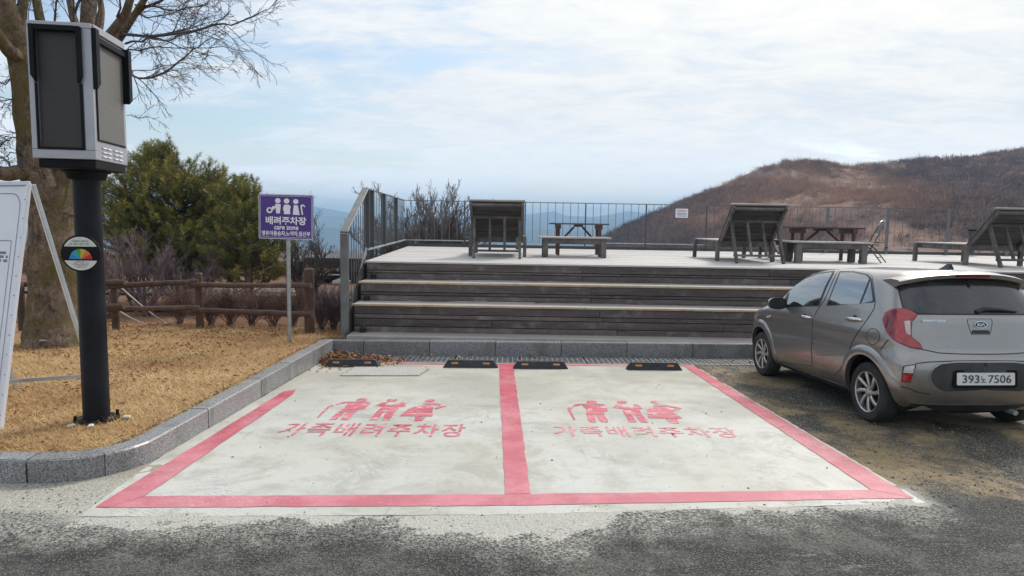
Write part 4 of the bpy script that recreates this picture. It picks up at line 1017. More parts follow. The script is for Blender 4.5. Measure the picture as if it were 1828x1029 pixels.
m = MB(); m.prism([(-0.19, -0.2), (0.19, -0.2), (0.20, 0.18), (-0.20, 0.18)], fp(0, 0, 0.435), rot @ Vector((1, 0, 0)), rot @ Vector((0, 1, 0)), (0, 0, 0.025)); m.build('seat', MT['dark_rail'], fc, bevel=0.006)
for yy, zz_ in ((0.13, 0.15), (-0.18, 0.12)):
    m = MB(); m.tube([fp(-0.18, yy, zz_), fp(0.18, yy, zz_)], 0.009, 6); m.build('crossbar', MT['dark_rail'], fc)

# ------------------------------------------------------------------ wheel stops
def make_stop():
    t = thing('wheel_stop', '', 'wheel stop')
    L, D, H = 0.79, 0.15, 0.105; prof = [(-D / 2, 0), (D / 2, 0), (D / 2 - 0.035, H), (-D / 2 + 0.035, H)]
    m = MB(); ins = 0.07
    A = [(-L / 2, y, 0) if z == 0 else (-L / 2 + ins, y, z) for y, z in prof]; B = [(L / 2, y, 0) if z == 0 else (L / 2 - ins, y, z) for y, z in prof]
    m.add(A + B, [(0, 1, 2, 3), (7, 6, 5, 4)] + [(i, i + 4, (i + 1) % 4 + 4, (i + 1) % 4) for i in range(4)]); m.build('stop_body', MT['rubber'], t, bevel=0.008, segs=2)
    sl = Vector((0, 0.035, H)).normalized()
    for x in (-0.225, 0.225):
        m = MB(); c = Vector((x, -D / 2 + 0.0205, 0.063)); m.prism([(-0.048, -0.014), (0.048, -0.014), (0.048, 0.014), (-0.048, 0.014)], c, (1, 0, 0), sl, (0, -0.004, 0.0013)); m.build('reflector', MT['orange'], t)
    for x in (-0.30, 0.0, 0.30):
        m = MB(); m.lathe([(0.0, H + 0.004), (0.014, H + 0.004), (0.016, H - 0.002)], 10, (x, 0, 0)); m.build('bolt', MT['galv'], t)
    return t
ws = make_stop(); sl_ = math.atan(SL)
labs = ['black rubber wheel stop half buried in dead leaves by the left kerb', 'black rubber wheel stop in the left bay, next to the middle line', 'black rubber wheel stop just right of the red middle line', 'black rubber wheel stop at the right-hand red line, next to the gravel']
for i, (xa, xb, yy) in enumerate(((-2.66, -1.86, 9.47), (-0.965, -0.18, 9.49), (0.03, 0.82, 9.45), (1.64, 2.44, 9.43))):
    o = ws if i == 0 else copy_tree(ws); x = (xa + xb) / 2; o.location = (x, yy, zg(x, yy)); o.rotation_euler = (-sl_, -SX, R(-0.5 if i % 2 else 0.8)); o['label'] = labs[i]; o['group'] = 'wheel stops at the head of the bays'

# chequer plate in the slab
cp = thing('access_cover', 'pale chequered metal access cover set in the left bay by the wheel stop', 'manhole cover', (-1.85, 9.05, zg(-1.85, 9.05)))
q = [gnd(606, 672), gnd(748, 672), gnd(766, 661), gnd(762, 656), gnd(632, 656)]
poly = [(p.x, p.y) for p in q]
pl = flat('cover_plate', poly, 0.012, MT['stud_plate'], cp, 0, 5, 1, 0.012)
m = MB(); rgs = 0
def inside(x, y, P, mar=0.03):
    n = len(P)
    for i in range(n):
        a, b = P[i], P[(i + 1) % n]; d = math.hypot(b[0] - a[0], b[1] - a[1])
        if ((b[0] - a[0]) * (y - a[1]) - (b[1] - a[1]) * (x - a[0])) / d < mar: return False
    return True
i = 0
yy = min(p[1] for p in poly)
while yy < max(p[1] for p in poly):
    xx = min(p[0] for p in poly); j = 0
    while xx < max(p[0] for p in poly):
        if inside(xx, yy, poly, 0.025):
            a = R(45) if (i + j) % 2 else R(-45); c_, s_ = math.cos(a), math.sin(a); z = zg(xx, yy) + 0.012
            P = [(0.019, 0), (0, 0.009), (-0.019, 0), (0, -0.009)]
            m.add([(xx + p_ * c_ - q_ * s_, yy + p_ * s_ + q_ * c_, z) for p_, q_ in P] + [(xx, yy, z + 0.004)], [(0, 1, 4), (1, 2, 4), (2, 3, 4), (3, 0, 4)])
        xx += 0.034; j += 1
    yy += 0.034; i += 1
o = m.build('studs', MT['stud'], cp); o['kind'] = 'stuff'

# ------------------------------------------------------------------ log fence round the lawn
lf = thing('log_fence', 'brown round-log fence with two rails behind the dry lawn', 'fence', (-6, 11.3, -0.2))
def fpost(px, py, y, top_py, r):
    p = aty(px, py, y); t = aty(px, top_py, y); z0 = p.z - 0.15
    m = MB(); rg = random.Random(int(px)); n = 10
    path = [(p.x + rg.uniform(-.004, .004), y, z0 + (t.z - z0) * k / 5) for k in range(6)]
    m.tube(path + [(p.x, y, t.z + 0.012)], [r * rg.uniform(0.96, 1.04) for _ in range(6)] + [r * 0.8], n); m.build('log_post', MT['log'], lf, smooth=True); return p
fpost(207, 592, 11.15, 500, 0.060); fpost(357, 584, 11.5, 489, 0.066); fpost(553, 597, 11.1, 481, 0.082); fpost(41, 606, 10.9, 508, 0.055)
def frail(a, b, r):
    (pxa, pya, ya), (pxb, pyb, yb2) = a, b; A, B = aty(pxa, pya, ya), aty(pxb, pyb, yb2); rg = random.Random(int(pya * 3)); path = []
    for k in range(7):
        p = A.lerp(B, k / 6); path.append((p.x, p.y + rg.uniform(-.006, .006), p.z + rg.uniform(-.007, .007)))
    m = MB(); m.tube(path, [r * rg.uniform(0.92, 1.06) for _ in range(7)], 9); m.build('log_rail', MT['log'], lf, smooth=True)
frail((192, 512, 11.02), (354, 503, 11.38), 0.044); frail((190, 553, 11.02), (356, 549, 11.38), 0.042)
frail((341, 509, 11.36), (556, 511, 10.98), 0.044); frail((343, 554, 11.36), (557, 562, 10.98), 0.044)
frail((-60, 509, 10.95), (223, 505, 11.02), 0.044); frail((-60, 557, 10.95), (221, 547, 11.02), 0.046)

# ropes staying the small tree behind the fence
for (a, b, lab) in (((214, 512, 11.25), (303, 583, 12.2), 'long white stay rope running from the log fence post down to the leaf litter'), ((212, 555, 11.25), (268, 581, 11.9), 'short lower white stay rope by the log fence post')):
    A, B = aty(*a), aty(*b); m = MB(); path = [A.lerp(B, k / 5) + Vector((0, 0, -0.03 * math.sin(math.pi * k / 5))) for k in range(6)]; m.tube(path, 0.011, 6)
    tag(m.build('stay_rope', MT['rope'], None, smooth=True), lab, 'rope', 'stay ropes by the log fence')

# ------------------------------------------------------------------ purple sign on its post
sp_ = atz(516, 611, zlawn(0, 9.95)); sx_, sy_ = sp_.x, sp_.y
A = aty(461, 346, sy_); B = aty(560, 347.5, sy_); Cb = aty(462, 426, sy_); sw, sh = B.x - A.x, A.z - Cb.z
cs = thing('care_zone_sign', 'purple care zone parking sign with white figures on a thin steel post in the lawn', 'sign', (sx_, sy_, sp_.z))
m = MB(); m.tube([(sx_, sy_ + 0.03, sp_.z - 0.1), (sx_, sy_ + 0.03, A.z - 0.08)], 0.030, 12); m.build('post', MT['galv'], cs, smooth=True)
yaw = R(-2); ux = Vector((math.cos(yaw), math.sin(yaw), -0.012)).normalized(); uy = Vector((0.012, 0, 1)).normalized(); nn = ux.cross(uy)
c0 = Vector((A.x, sy_ - 0.012, Cb.z))
def rrect(x0, y0, x1, y1, r, n=5):
    P = []
    for cx, cy_, a0 in ((x1 - r, y0 + r, -90), (x1 - r, y1 - r, 0), (x0 + r, y1 - r, 90), (x0 + r, y0 + r, 180)):
        for k in range(n + 1): t = R(a0 + 90 * k / n); P.append((cx + r * math.cos(t), cy_ + r * math.sin(t)))
    return P
m = MB(); m.prism(rrect(0, 0, sw, sh, 0.02), c0, ux, uy, -nn * 0.012); m.build('sign_panel', MT['purple'], cs)
def ring(P, Q, o, ux, uy, nz, th):
    o = Vector(o); n = len(P); mb = MB(); v = [o + ux * a + uy * b + nz * th for a, b in P] + [o + ux * a + uy * b + nz * th for a, b in Q]
    mb.add(v, [(i, (i + 1) % n, (i + 1) % n + n, i + n) for i in range(n)]); return mb
ring(rrect(0.002, 0.002, sw - 0.002, sh - 0.002, 0.02), rrect(0.012, 0.012, sw - 0.012, sh - 0.012, 0.018), c0, ux, uy, nn, 0.002).build('sign_rim', MT['alu'], cs)
ring(rrect(0.026, 0.026, sw - 0.026, sh - 0.026, 0.02), rrect(0.030, 0.030, sw - 0.030, sh - 0.030, 0.018), c0, ux, uy, nn, 0.002).build('border_line', MT['sign_white'], cs)
U, Vv = sw / 940.0, sh / 755.0          # figures traced in the sign's own units
def spoly(*P): return [((a - 195) * U, (900 - b) * Vv) for a, b in P]
def scirc(cx, cy_, r, n=20): return spoly(*[(cx + r * math.cos(2 * math.pi * k / n), cy_ - r * 0.93 * math.sin(2 * math.pi * k / n)) for k in range(n)])
def figure(polys):
    m = MB()
    for P in polys: m.prism(P, c0 + nn * 0.0005, ux, uy, nn * 0.0025)
    m.build('sign_figure', MT['sign_white'], cs)
figure([scirc(527, 255, 47), spoly((480, 310), (575, 310), (572, 380), (560, 468), (500, 468), (492, 400)), spoly((485, 350), (440, 345), (400, 400), (430, 425), (492, 372))])
rg_o = [(385 + 54 * math.cos(2 * math.pi * k / 20), 417 - 50 * math.sin(2 * math.pi * k / 20)) for k in range(20)]; rg_i = [(385 + 28 * math.cos(2 * math.pi * k / 20), 415 - 26 * math.sin(2 * math.pi * k / 20)) for k in range(20)]
ring(spoly(*rg_o), spoly(*rg_i), c0, ux, uy, nn, 0.003).build('sign_figure', MT['sign_white'], cs)
figure([scirc(677, 257, 47), spoly((635, 318), (715, 318), (748, 345), (742, 375), (735, 400), (740, 476), (630, 476), (632, 430), (614, 400), (622, 360))])
figure([scirc(834, 262, 46), spoly((800, 322), (868, 322), (902, 486), (783, 482))])
figure([spoly((912, 330), (940, 306), (975, 314), (998, 344), (985, 354), (962, 330), (944, 330), (938, 350), (962, 478), (935, 478))])
def stext(txt, x0, y0, x1, y1, emb): put_text('sign_words', txt, MT['sign_white'], cs, c0 + ux * ((x0 - 195) * U) + uy * ((900 - y1) * Vv), ux, uy, (x1 - x0) * U, (y1 - y0) * Vv, emb, 0.003)
stext('배려주차장', 318, 518, 1015, 655, 0.028); stext('care zone', 462, 680, 880, 740, 0.022); stext('영유아동승자,노약자,임신부', 248, 760, 1082, 850, 0.026)
for dz_ in (0.12, sh - 0.12):
    m = MB(); m.box((sx_, sy_ + 0.012, Cb.z + dz_), (0.10, 0.02, 0.03)); m.build('clamp', MT['galv'], cs)

# ------------------------------------------------------------------ display pillar
px_, py_ = -3.575, 5.68
lz = zl(px_, py_)
dp = thing('display_pillar', 'tall black pole carrying a boxy two-sided grey electronic display over the lawn', 'display', (px_, py_, lz))
m = MB(); m.tube([(px_, py_, lz - 0.1), (px_, py_, 2.08)], 0.103, 32, cap=False); m.build('pole', MT['pole'], dp, smooth=True)
m = MB(); m.lathe([(0.103, 0.0), (0.175, 0.0), (0.175, 0.018), (0.103, 0.018)], 28, (px_, py_, lz + 0.004), closed=True)
for k in range(4):
    a = R(45 + 90 * k); m.lathe([(0.0, 0.045), (0.014, 0.045), (0.014, 0.0)], 6, (px_ + 0.16 * math.cos(a), py_ + 0.16 * math.sin(a), lz + 0.02))
m.build('base_flange', MT['black'], dp)
for a in (-1.9, -1.2, 0.2):
    m = MB(); m.box((px_ + 0.235 * math.cos(a), py_ + 0.235 * math.sin(a), lz + 0.018), (0.06, 0.04, 0.02), Matrix.Rotation(a, 3, 'Z')); m.build('anchor_pad', MT['pale'], dp, bevel=0.006)
CW, CD, CB, CT = 0.455, 0.62, 2.13, 3.17
cyaw = R(8.5); cr = Vector((math.cos(cyaw), math.sin(cyaw), 0)); cd = Vector((-math.sin(R(13)), math.cos(R(13)), 0)); cd2 = Vector((-math.sin(cyaw), math.cos(cyaw), 0)); cd = cd2
P0 = Vector((-3.742, 5.290, 0))                                   # front left corner
def cpt(a, b, z): return P0 + cr * a + cd * b + Vector((0, 0, z))
def cbox(name, a0, a1, b0, b1, z0, z1, m_, bev=0.0, parent=None):
    M_ = Matrix((cr, cd, Vector((0, 0, 1)))).transposed(); m = MB(); m.box(cpt((a0 + a1) / 2, (b0 + b1) / 2, (z0 + z1) / 2), (a1 - a0, b1 - b0, z1 - z0), M_); return m.build(name, m_, parent or dp, bevel=bev)
cab = cbox('cabinet', 0.004, CW - 0.004, 0.03, CD - 0.004, CB, CT - 0.004, MT['silver'], 0.006)
# front frame: four silver bars standing proud, a black reveal and the screen behind
F_ = 0.042
cbox('frame_bar', 0, F_, 0, 0.03, CB + 0.07, CT - F_, MT['silver'], 0.004); cbox('frame_bar', CW - F_ - 0.028, CW, 0, 0.03, CB + 0.07, CT - F_, MT['silver'], 0.004)
cbox('frame_bar', 0, CW, 0, 0.03, CT - F_, CT, MT['silver'], 0.004); cbox('frame_bar', 0, CW, 0, 0.03, CB, CB + 0.07, MT['silver'], 0.004)
fx0, fx1, fz0, fz1 = F_, CW - F_ - 0.028, CB + 0.07, CT - F_
MT['screen'] = mat('dark_led_screen', (0.030, 0.028, 0.026), (0.036, 0.034, 0.031), 0.55, 2, stretch=(1, 1, 30), fine=0.25, fine_scale=40)
MT['screen_side'] = mat('led_screen_sky_sheen', (0.120, 0.115, 0.104), (0.140, 0.134, 0.121), 0.5, 2, stretch=(1, 1, 30), fine=0.15, fine_scale=40)  # same screen as the front, lightened in colour for grazing sky reflection
cbox('screen', fx0 + 0.02, fx1 - 0.024, 0.018, 0.029, fz0 + 0.02, fz1 - 0.03, MT['screen'])
nf = -cd
def visor(pts, o, ux_, uy_, dep, name='visor'):
    m = MB(); m.prism(pts, o, ux_, uy_, dep); m.build(name, MT['black'], dp, bevel=0.003)
UZ = Vector((0, 0, 1))
W_ = fx1 - fx0; H_ = fz1 - fz0
visor([(-0.012, H_ * 0.60), (0.022, H_ * 0.545), (0.022, H_ + 0.008), (-0.012, H_ + 0.008)], cpt(fx0, 0, fz0), cr, UZ, nf * 0.040)
visor([(W_ - 0.026, H_ * 0.545), (W_ + 0.004, H_ * 0.60), (W_ + 0.004, H_ + 0.008), (W_ - 0.026, H_ + 0.008)], cpt(fx0, 0, fz0), cr, UZ, nf * 0.035)
visor([(0.022, H_ - 0.032), (W_ - 0.026, H_ - 0.032), (W_ - 0.026, H_ + 0.008), (0.022, H_ + 0.008)], cpt(fx0, 0, fz0), cr, UZ, nf * 0.038)
visor([(0, 0), (0.020, 0.020), (0.020, H_ * 0.545), (0, H_ * 0.545)], cpt(fx0, 0, fz0), cr, UZ, nf * 0.006, 'bezel')
visor([(W_ - 0.024, 0.020), (W_, 0.0), (W_, H_ * 0.545), (W_ - 0.024, H_ * 0.545)], cpt(fx0, 0, fz0), cr, UZ, nf * 0.006, 'bezel')
visor([(0, 0), (W_, 0), (W_ - 0.024, 0.020), (0.020, 0.020)], cpt(fx0, 0, fz0), cr, UZ, nf * 0.006, 'bezel')
# right face
nr = cr; sd_ = cd
cbox('screen', CW - 0.012, CW - 0.001, 0.075, CD - 0.055, CB + 0.165, CT - 0.13, MT['screen_side'])
def rpt(b, z): return cpt(CW - 0.003, b, z)
HH = CT - CB
visor([(0.012, HH * 0.52), (0.075, HH * 0.57), (0.075, HH - 0.03), (0.012, HH - 0.03)], rpt(0, CB), cd, UZ, nr * 0.035)
visor([(CD - 0.055, HH * 0.50), (CD + 0.012, HH * 0.54), (CD + 0.012, HH - 0.06), (CD - 0.055, HH - 0.06)], rpt(0, CB), cd, UZ, nr * 0.055)
visor([(0.075, HH - 0.13), (CD - 0.055, HH - 0.13), (CD - 0.055, HH - 0.085), (0.075, HH - 0.085)], rpt(0, CB), cd, UZ, nr * 0.035)
visor([(0.055, 0.15), (0.075, 0.165), (0.075, HH * 0.57), (0.055, HH * 0.57)], rpt(0, CB), cd, UZ, nr * 0.008, 'bezel')
visor([(0.055, 0.15), (CD - 0.04, 0.15), (CD - 0.055, 0.165), (0.075, 0.165)], rpt(0, CB), cd, UZ, nr * 0.008, 'bezel')
cbox('cornice', CW - 0.02, CW + 0.012, 0.03, CD - 0.02, CT - 0.055, CT + 0.002, MT['silver'], 0.004)
for g in range(2):
    for rr_ in range(3):
        m = MB()
        for q in range(2): m.prism(rrect(0, 0, 0.070, 0.011, 0.005, 3), rpt(0.13 + g * 0.215 + q * 0.085, CB + 0.030 + rr_ * 0.034) + nr * 0.005, cd, UZ, nr * 0.003)
        m.build('vent_slot', MT['sign_white'], dp)
cbox('plinth', 0.03, CW - 0.012, 0.02, CD - 0.03, CB - 0.07, CB - 0.001, MT['black'], 0.006)
pm_ = (px_, py_, 1.985)
m = MB(); m.lathe([(0.104, 0.0), (0.14, 0.005), (0.155, 0.055), (0.18, 0.06), (0.18, 0.074), (0.0, 0.074)], 28, pm_); m.build('collar', MT['black'], dp)
# round information disc on the pole
dc = aty(144, 453, 5.52); dirv = (Vector((-0.15, 0, CAM_Z)) - dc); dirv.z = 0; dn = Vector((0.12, -0.99, 0)).normalized(); du = Vector((-dn.y, dn.x, 0)); dr = 0.152
disc = MB(); disc.prism(circ(0, 0, dr, dr, 48), dc, du, UZ, -dn * 0.012); disc = disc.build('information_disc', MT['black'], dp)
MT['disc_white'] = mat('disc_white', (0.62, 0.64, 0.56), None, 0.5)
def seg(y0, y1, r): return [(math.copysign(1, s) * 0 + s * math.sqrt(max(0, r * r - y * y)), y) for s, rng_ in ((1, np.linspace(y0, y1, 10)), (-1, np.linspace(y1, y0, 10))) for y in rng_]
for nm, a0, a1 in (('disc_panel', 0.058, 0.136), ('disc_panel', -0.137, -0.058)):
    m = MB(); m.prism(seg(a0, a1, 0.138), dc + dn * 0.0002, du, UZ, dn * 0.0015); m.build(nm, MT['disc_white'], disc)
for k, colr in enumerate(((0.02, 0.20, 0.50), (0.03, 0.30, 0.42), (0.05, 0.33, 0.06), (0.55, 0.36, 0.04), (0.62, 0.16, 0.03), (0.50, 0.02, 0.02))):
    mm = mat('gauge_colour', colr, None, 0.5); t0, t1 = math.pi - k * math.pi / 6, math.pi - (k + 1) * math.pi / 6
    P = [(0, -0.046)] + [(0.087 * math.cos(t0 + (t1 - t0) * j / 5), -0.046 + 0.084 * math.sin(t0 + (t1 - t0) * j / 5)) for j in range(6)]
    m = MB(); m.prism(P, dc + dn * 0.0002, du, UZ, dn * 0.0015); m.build('gauge_wedge', mm, disc)
MT['disc_green'] = mat('green_ink', (0.03, 0.16, 0.05), None, 0.5)
put_text('disc_words', '미세먼지 알리미', MT['disc_green'], disc, dc + du * -0.062 + UZ * 0.094, du, UZ, 0.125, 0.015, 0.02, 0.003)
for yy, w in ((0.081, 0.15), (0.069, 0.18), (-0.068, 0.07), (-0.080, 0.13), (-0.092, 0.13), (-0.104, 0.10), (-0.115, 0.08)):
    m = MB(); n_ = int(w / 0.009)
    for q in range(n_):
        if (q * 7 + int(yy * 1000)) % 5: m.prism([(0, 0), (0.0065, 0), (0.0065, 0.006), (0, 0.006)], dc + du * (-w / 2 + q * 0.009) + UZ * yy + dn * 0.0015, du, UZ, dn * 0.0012)
    m.build('print_line', MT['ink_grey'], disc)

# ------------------------------------------------------------------ white A-frame board
top = aty(52, 328, 5.80); footp = atz(1, 768, zlawn(0, 5.45)); footl = atz(180, 722, zlawn(0, 6.1))
ab = thing('information_board', 'tall white A-frame information board leaning on a thin back leg at the lawn edge', 'sign board', (footp.x, footp.y, footp.z))
wid = Vector((-0.90, 0.42, 0.0)).normalized(); upb = (top - footp); Hb = upb.length; upb = upb / Hb; nb = wid.cross(upb).normalized()
if nb.y > 0: nb = -nb
Wb = 1.35
m = MB(); m.prism([(0.035, 0.035), (Wb - 0.035, 0.035), (Wb - 0.035, Hb - 0.02), (0.035, Hb - 0.02)], footp, wid, upb, -nb * 0.012); m.build('board_panel', MT['white'], ab)
for (P, Q) in (((0, 0), (0.0, Hb)), ((Wb, 0), (Wb, Hb))):
    m = MB(); a = footp + wid * P[0]; m.bar(a + nb * 0.0, a + upb * Hb, 0.036, 0.030, up=nb); m.build('frame_bar', MT['white'], ab, bevel=0.004)
m = MB(); m.bar(footp + upb * Hb, footp + upb * Hb + wid * Wb, 0.036, 0.030, up=nb); m.build('frame_bar', MT['alu'], ab, bevel=0.004)
for x in (0.0, Wb):
    m = MB(); m.bar(top + wid * x - nb * 0.03, footl + wid * x, 0.028, 0.036, up=nb); m.build('back_leg', MT['alu'], ab, bevel=0.004)
f = 0.19; m = MB(); m.bar(footp.lerp(top, f) + nb * -0.02, footl.lerp(top, f * 0.75), 0.022, 0.03); m.build('brace', MT['galv'], ab)
ring(rrect(0.085, 0.09, Wb - 0.085, Hb - 0.085, 0.13, 8), rrect(0.091, 0.096, Wb - 0.091, Hb - 0.091, 0.126, 8), footp, wid, upb, nb, 0.003).build('printed_border', MT['ink_grey'], ab)
ring(rrect(0.15, 0.20, Wb - 0.15, Hb - 0.50, 0.004, 1), rrect(0.155, 0.205, Wb - 0.155, Hb - 0.505, 0.004, 1), footp, wid, upb, nb, 0.003).build('printed_border', MT['ink'], ab)
m = MB()
for rr_ in range(3):
    for q in range(14):
        if (q * 5 + rr_) % 6: m.prism([(0, 0), (0.022, 0), (0.022, 0.022), (0, 0.022)], footp + wid * (0.185 + q * 0.03) + upb * (Hb - 0.62 - rr_ * 0.034), wid, upb, nb * 0.003)
m.build('printed_text', MT['ink_grey'], ab)
for k in range(12):
    m = MB(); c = footp + upb * (0.12 + k * Hb / 12.6) + nb * 0.014 + wid * 0.002; m.box(c, (0.010, 0.010, 0.010)); m.build('rivet', MT['galv'], ab)
# ------------------------------------------------------------------ trees and shrubs
class Wood:
    def __init__(s): s.v = []; s.f = []; s.n = 0
    def tube(s, path, rad):
        k = len(path); rm = max(rad); n = 9 if rm > 0.08 else 6 if rm > 0.03 else 4 if rm > 0.010 else 3
        prev = None
        for i in range(k):
            d = (path[min(i + 1, k - 1)] - path[max(i - 1, 0)]); d.normalize()
            if prev is None: a = d.orthogonal().normalized()
            else:
                a = prev - d * prev.dot(d); a = a.normalized() if a.length > 1e-5 else d.orthogonal().normalized()
            prev = a; b = d.cross(a)
            for j in range(n):
                t = 2 * math.pi * j / n; q = path[i] + (a * math.cos(t) + b * math.sin(t)) * rad[i]; s.v.append((q.x, q.y, q.z))
        for i in range(k - 1):
            for j in range(n): s.f.append((s.n + i * n + j, s.n + i * n + (j + 1) % n, s.n + (i + 1) * n + (j + 1) % n, s.n + (i + 1) * n + j))
        s.n += k * n
    def build(s, name, m, parent=None): return np_mesh(name, s.v, s.f, m, parent, smooth=True)


def sprout(wood, p, d, L, r, lvl, rng, rise=0.12, kids=(5, 5, 4), spread=0.8, wig=0.16, rmin=0.0022, shrink=0.55, tipr=0.35, start=0.25):
    """a crooked branch that grows side branches, smaller each time"""
    k = 6 if L > 0.5 else 4; path = [p.copy()]; rad = [r]; q = p.copy(); dd = d.normalized()
    for i in range(k):
        dd = (dd + Vector((rng.gauss(0, wig), rng.gauss(0, wig), rng.gauss(0, wig) + rise * 0.35))).normalized()
        q = q + dd * (L / k); path.append(q.copy()); rad.append(max(rmin, r * (1 - (1 - tipr) * (i + 1) / k)))
    wood.tube(path, rad)
    if lvl <= 0: return
    nk = kids[min(len(kids) - 1, lvl - 1)]
    for c in range(nk):
        t = start + (1 - start) * (c + rng.uniform(0.2, 0.9)) / nk; i = min(k - 1, int(t * k)); f = t * k - i
        b = path[i].lerp(path[i + 1], f); dirp = (path[i + 1] - path[i]).normalized()
        o = dirp.orthogonal().normalized(); o.rotate(Matrix.Rotation(rng.uniform(0, 6.283), 3, dirp))
        nd = (dirp + o * spread * rng.uniform(0.6, 1.3)).normalized()
        sprout(wood, b, nd, L * shrink * rng.uniform(0.7, 1.2) * (1.15 - 0.5 * t), max(rmin, rad[i] * rng.uniform(0.45, 0.65)), lvl - 1, rng, rise, kids, spread, wig, rmin, shrink, tipr, 0.15)


# --- big bare tree at the left
bt = aty(97, 612, 9.6)
big = thing('bare_tree', 'big bare tree with mossy forked trunk behind the white information board', 'tree', (bt.x, bt.y, bt.z))
def pth(pts): return [aty(*p) for p in pts]
tr = MB()
def limb(mb, pts, rad, n=16, rough=0.03, seed=0):
    """a thick limb through the given points, subdivided, its bark swelling and pinching"""
    P = pth(pts); Q = []; RR = []
    for i in range(len(P) - 1):
        for j in range(5):
            t = j / 5; Q.append(P[i].lerp(P[i + 1], t)); RR.append(rad[i] + (rad[i + 1] - rad[i]) * t)
    Q.append(P[-1]); RR.append(rad[-1])
    for i in range(1, len(Q) - 1): Q[i] = (Q[i - 1] + Q[i] * 2 + Q[i + 1]) / 4
    b0 = len(mb.v); mb.tube(Q, RR, n)
    for i in range(b0, len(mb.v)):
        p = Vector(mb.v[i]); k = (i - b0) // n; c = Q[min(k, len(Q) - 1)]; r_ = RR[min(k, len(RR) - 1)]
        w = noise.fractal(Vector((p.x * 3.5, p.y * 3.5, p.z * 1.6 + seed)), 1, 2, 4) * r_ * 0.16
        mb.v[i] = tuple(p + (p - c).normalized() * w)
limb(tr, [(99, 625, 9.6), (98, 590, 9.6), (95, 520, 9.6), (94, 440, 9.6), (92, 380, 9.6), (88, 335, 9.6)], [0.44, 0.36, 0.31, 0.285, 0.285, 0.26], 22)
limb(tr, [(84, 360, 9.55), (66, 310, 9.5), (58, 240, 9.45), (46, 150, 9.35), (34, 90, 9.3), (14, 30, 9.2), (-8, -40, 9.1)], [0.22, 0.205, 0.185, 0.165, 0.17, 0.15, 0.12], 14, seed=5)
limb(tr, [(103, 380, 9.65), (118, 325, 9.75), (130, 250, 9.9), (146, 150, 10.1), (156, 60, 10.2), (160, -20, 10.3), (168, -120, 10.4)], [0.24, 0.215, 0.15, 0.13, 0.105, 0.095, 0.07], 12, seed=9)
trunk = tr.build('trunk', MT['bark'], big, smooth=True)
lm = MB()
limb(lm, [(74, 318, 9.5), (40, 306, 9.3), (10, 312, 9.1), (-30, 300, 8.9)], [0.11, 0.095, 0.09, 0.08], 10, seed=3)
limb(lm, [(36, 105, 9.3), (14, 90, 9.0), (-12, 50, 8.8), (-40, -20, 8.6)], [0.11, 0.085, 0.07, 0.05], 10, seed=4)
limb(lm, [(30, 80, 9.3), (40, 30, 9.5), (44, -30, 9.6)], [0.075, 0.06, 0.05], 9, seed=6)
limb(lm, [(130, 250, 9.9), (100, 120, 9.6), (72, 40, 9.5), (60, -30, 9.4)], [0.10, 0.075, 0.06, 0.05], 9, seed=7)
limb(lm, [(150, 130, 10.1), (176, 60, 10.5), (182, 20, 10.7), (172, -40, 10.9)], [0.07, 0.055, 0.05, 0.04], 8, seed=8)
limb(lm, [(150, 110, 10.1), (205, 55, 9.9), (225, 25, 9.8), (240, -30, 9.7)], [0.085, 0.07, 0.06, 0.045], 8, seed=10)
limb(lm, [(152, 95, 10.1), (130, 30, 10.4), (118, -40, 10.6)], [0.07, 0.055, 0.045], 8, seed=11)
limb(lm, [(156, 170, 10.1), (200, 90, 9.7), (222, 55, 9.5), (250, 12, 9.3), (282, -40, 9.0)], [0.08, 0.06, 0.05, 0.042, 0.03], 8, seed=12)
limbs = lm.build('limb', MT['bark'], big, smooth=True)
rt = random.Random(77); tw = Wood()
def bough(pts, r0, r1, nk, lvl=2, Lk=0.75, rise=0.02):
    P = pth(pts); Q = []
    for i in range(len(P) - 1):
        for j in range(3): Q.append(P[i].lerp(P[i + 1], j / 3) + Vector((rt.gauss(0, .012), rt.gauss(0, .02), rt.gauss(0, .012))))
    Q.append(P[-1]); n = len(Q); rad = [r0 + (r1 - r0) * i / (n - 1) for i in range(n)]; tw.tube(Q, rad)
    for c in range(nk):
        t = 0.12 + 0.88 * (c + rt.random()) / nk; i = min(n - 2, int(t * (n - 1))); b = Q[i]; dp_ = (Q[i + 1] - Q[i]).normalized()
        side = Vector((rt.gauss(0, .5), rt.gauss(0, .8), rt.gauss(0, .75))); nd = (dp_ * 0.9 + side * 0.62).normalized()
        sprout(tw, b, nd, Lk * rt.uniform(0.5, 1.2) * (1.15 - 0.6 * t), max(0.003, rad[i] * 0.5), lvl, rt, rise, (4, 4), 0.75, 0.15, 0.0026, 0.55)
bough([(222, 62, 9.5), (262, 67, 9.3), (330, 60, 9.0), (380, 47, 8.8), (430, 40, 8.6), (476, 17, 8.4)], 0.026, 0.005, 15, 2, 0.9)
bough([(225, 78, 9.5), (262, 70, 9.2), (300, 72, 9.1), (345, 58, 8.9)], 0.016, 0.006, 6, 2, 0.6)
bough([(222, 118, 9.6), (245, 140, 9.3), (270, 142, 9.1), (305, 122, 8.9), (345, 92, 8.7), (378, 68, 8.6)], 0.020, 0.005, 13, 2, 0.75)
bough([(220, 90, 9.6), (262, 88, 9.5), (315, 86, 9.4), (400, 84, 9.2), (450, 92, 9.0)], 0.012, 0.003, 10, 2, 0.6)
bough([(245, 18, 9.4), (285, 0, 9.2), (330, -20, 9.0)], 0.022, 0.012, 7, 2, 0.9)
bough([(218, 20, 9.8), (260, 30, 10.0), (320, 22, 10.3), (372, 8, 10.6)], 0.016, 0.005, 9, 2, 0.8)
bough([(240, 8, 9.4), (300, 18, 9.6), (350, 14, 9.8), (390, -6, 9.9)], 0.014, 0.005, 9, 2, 0.8)
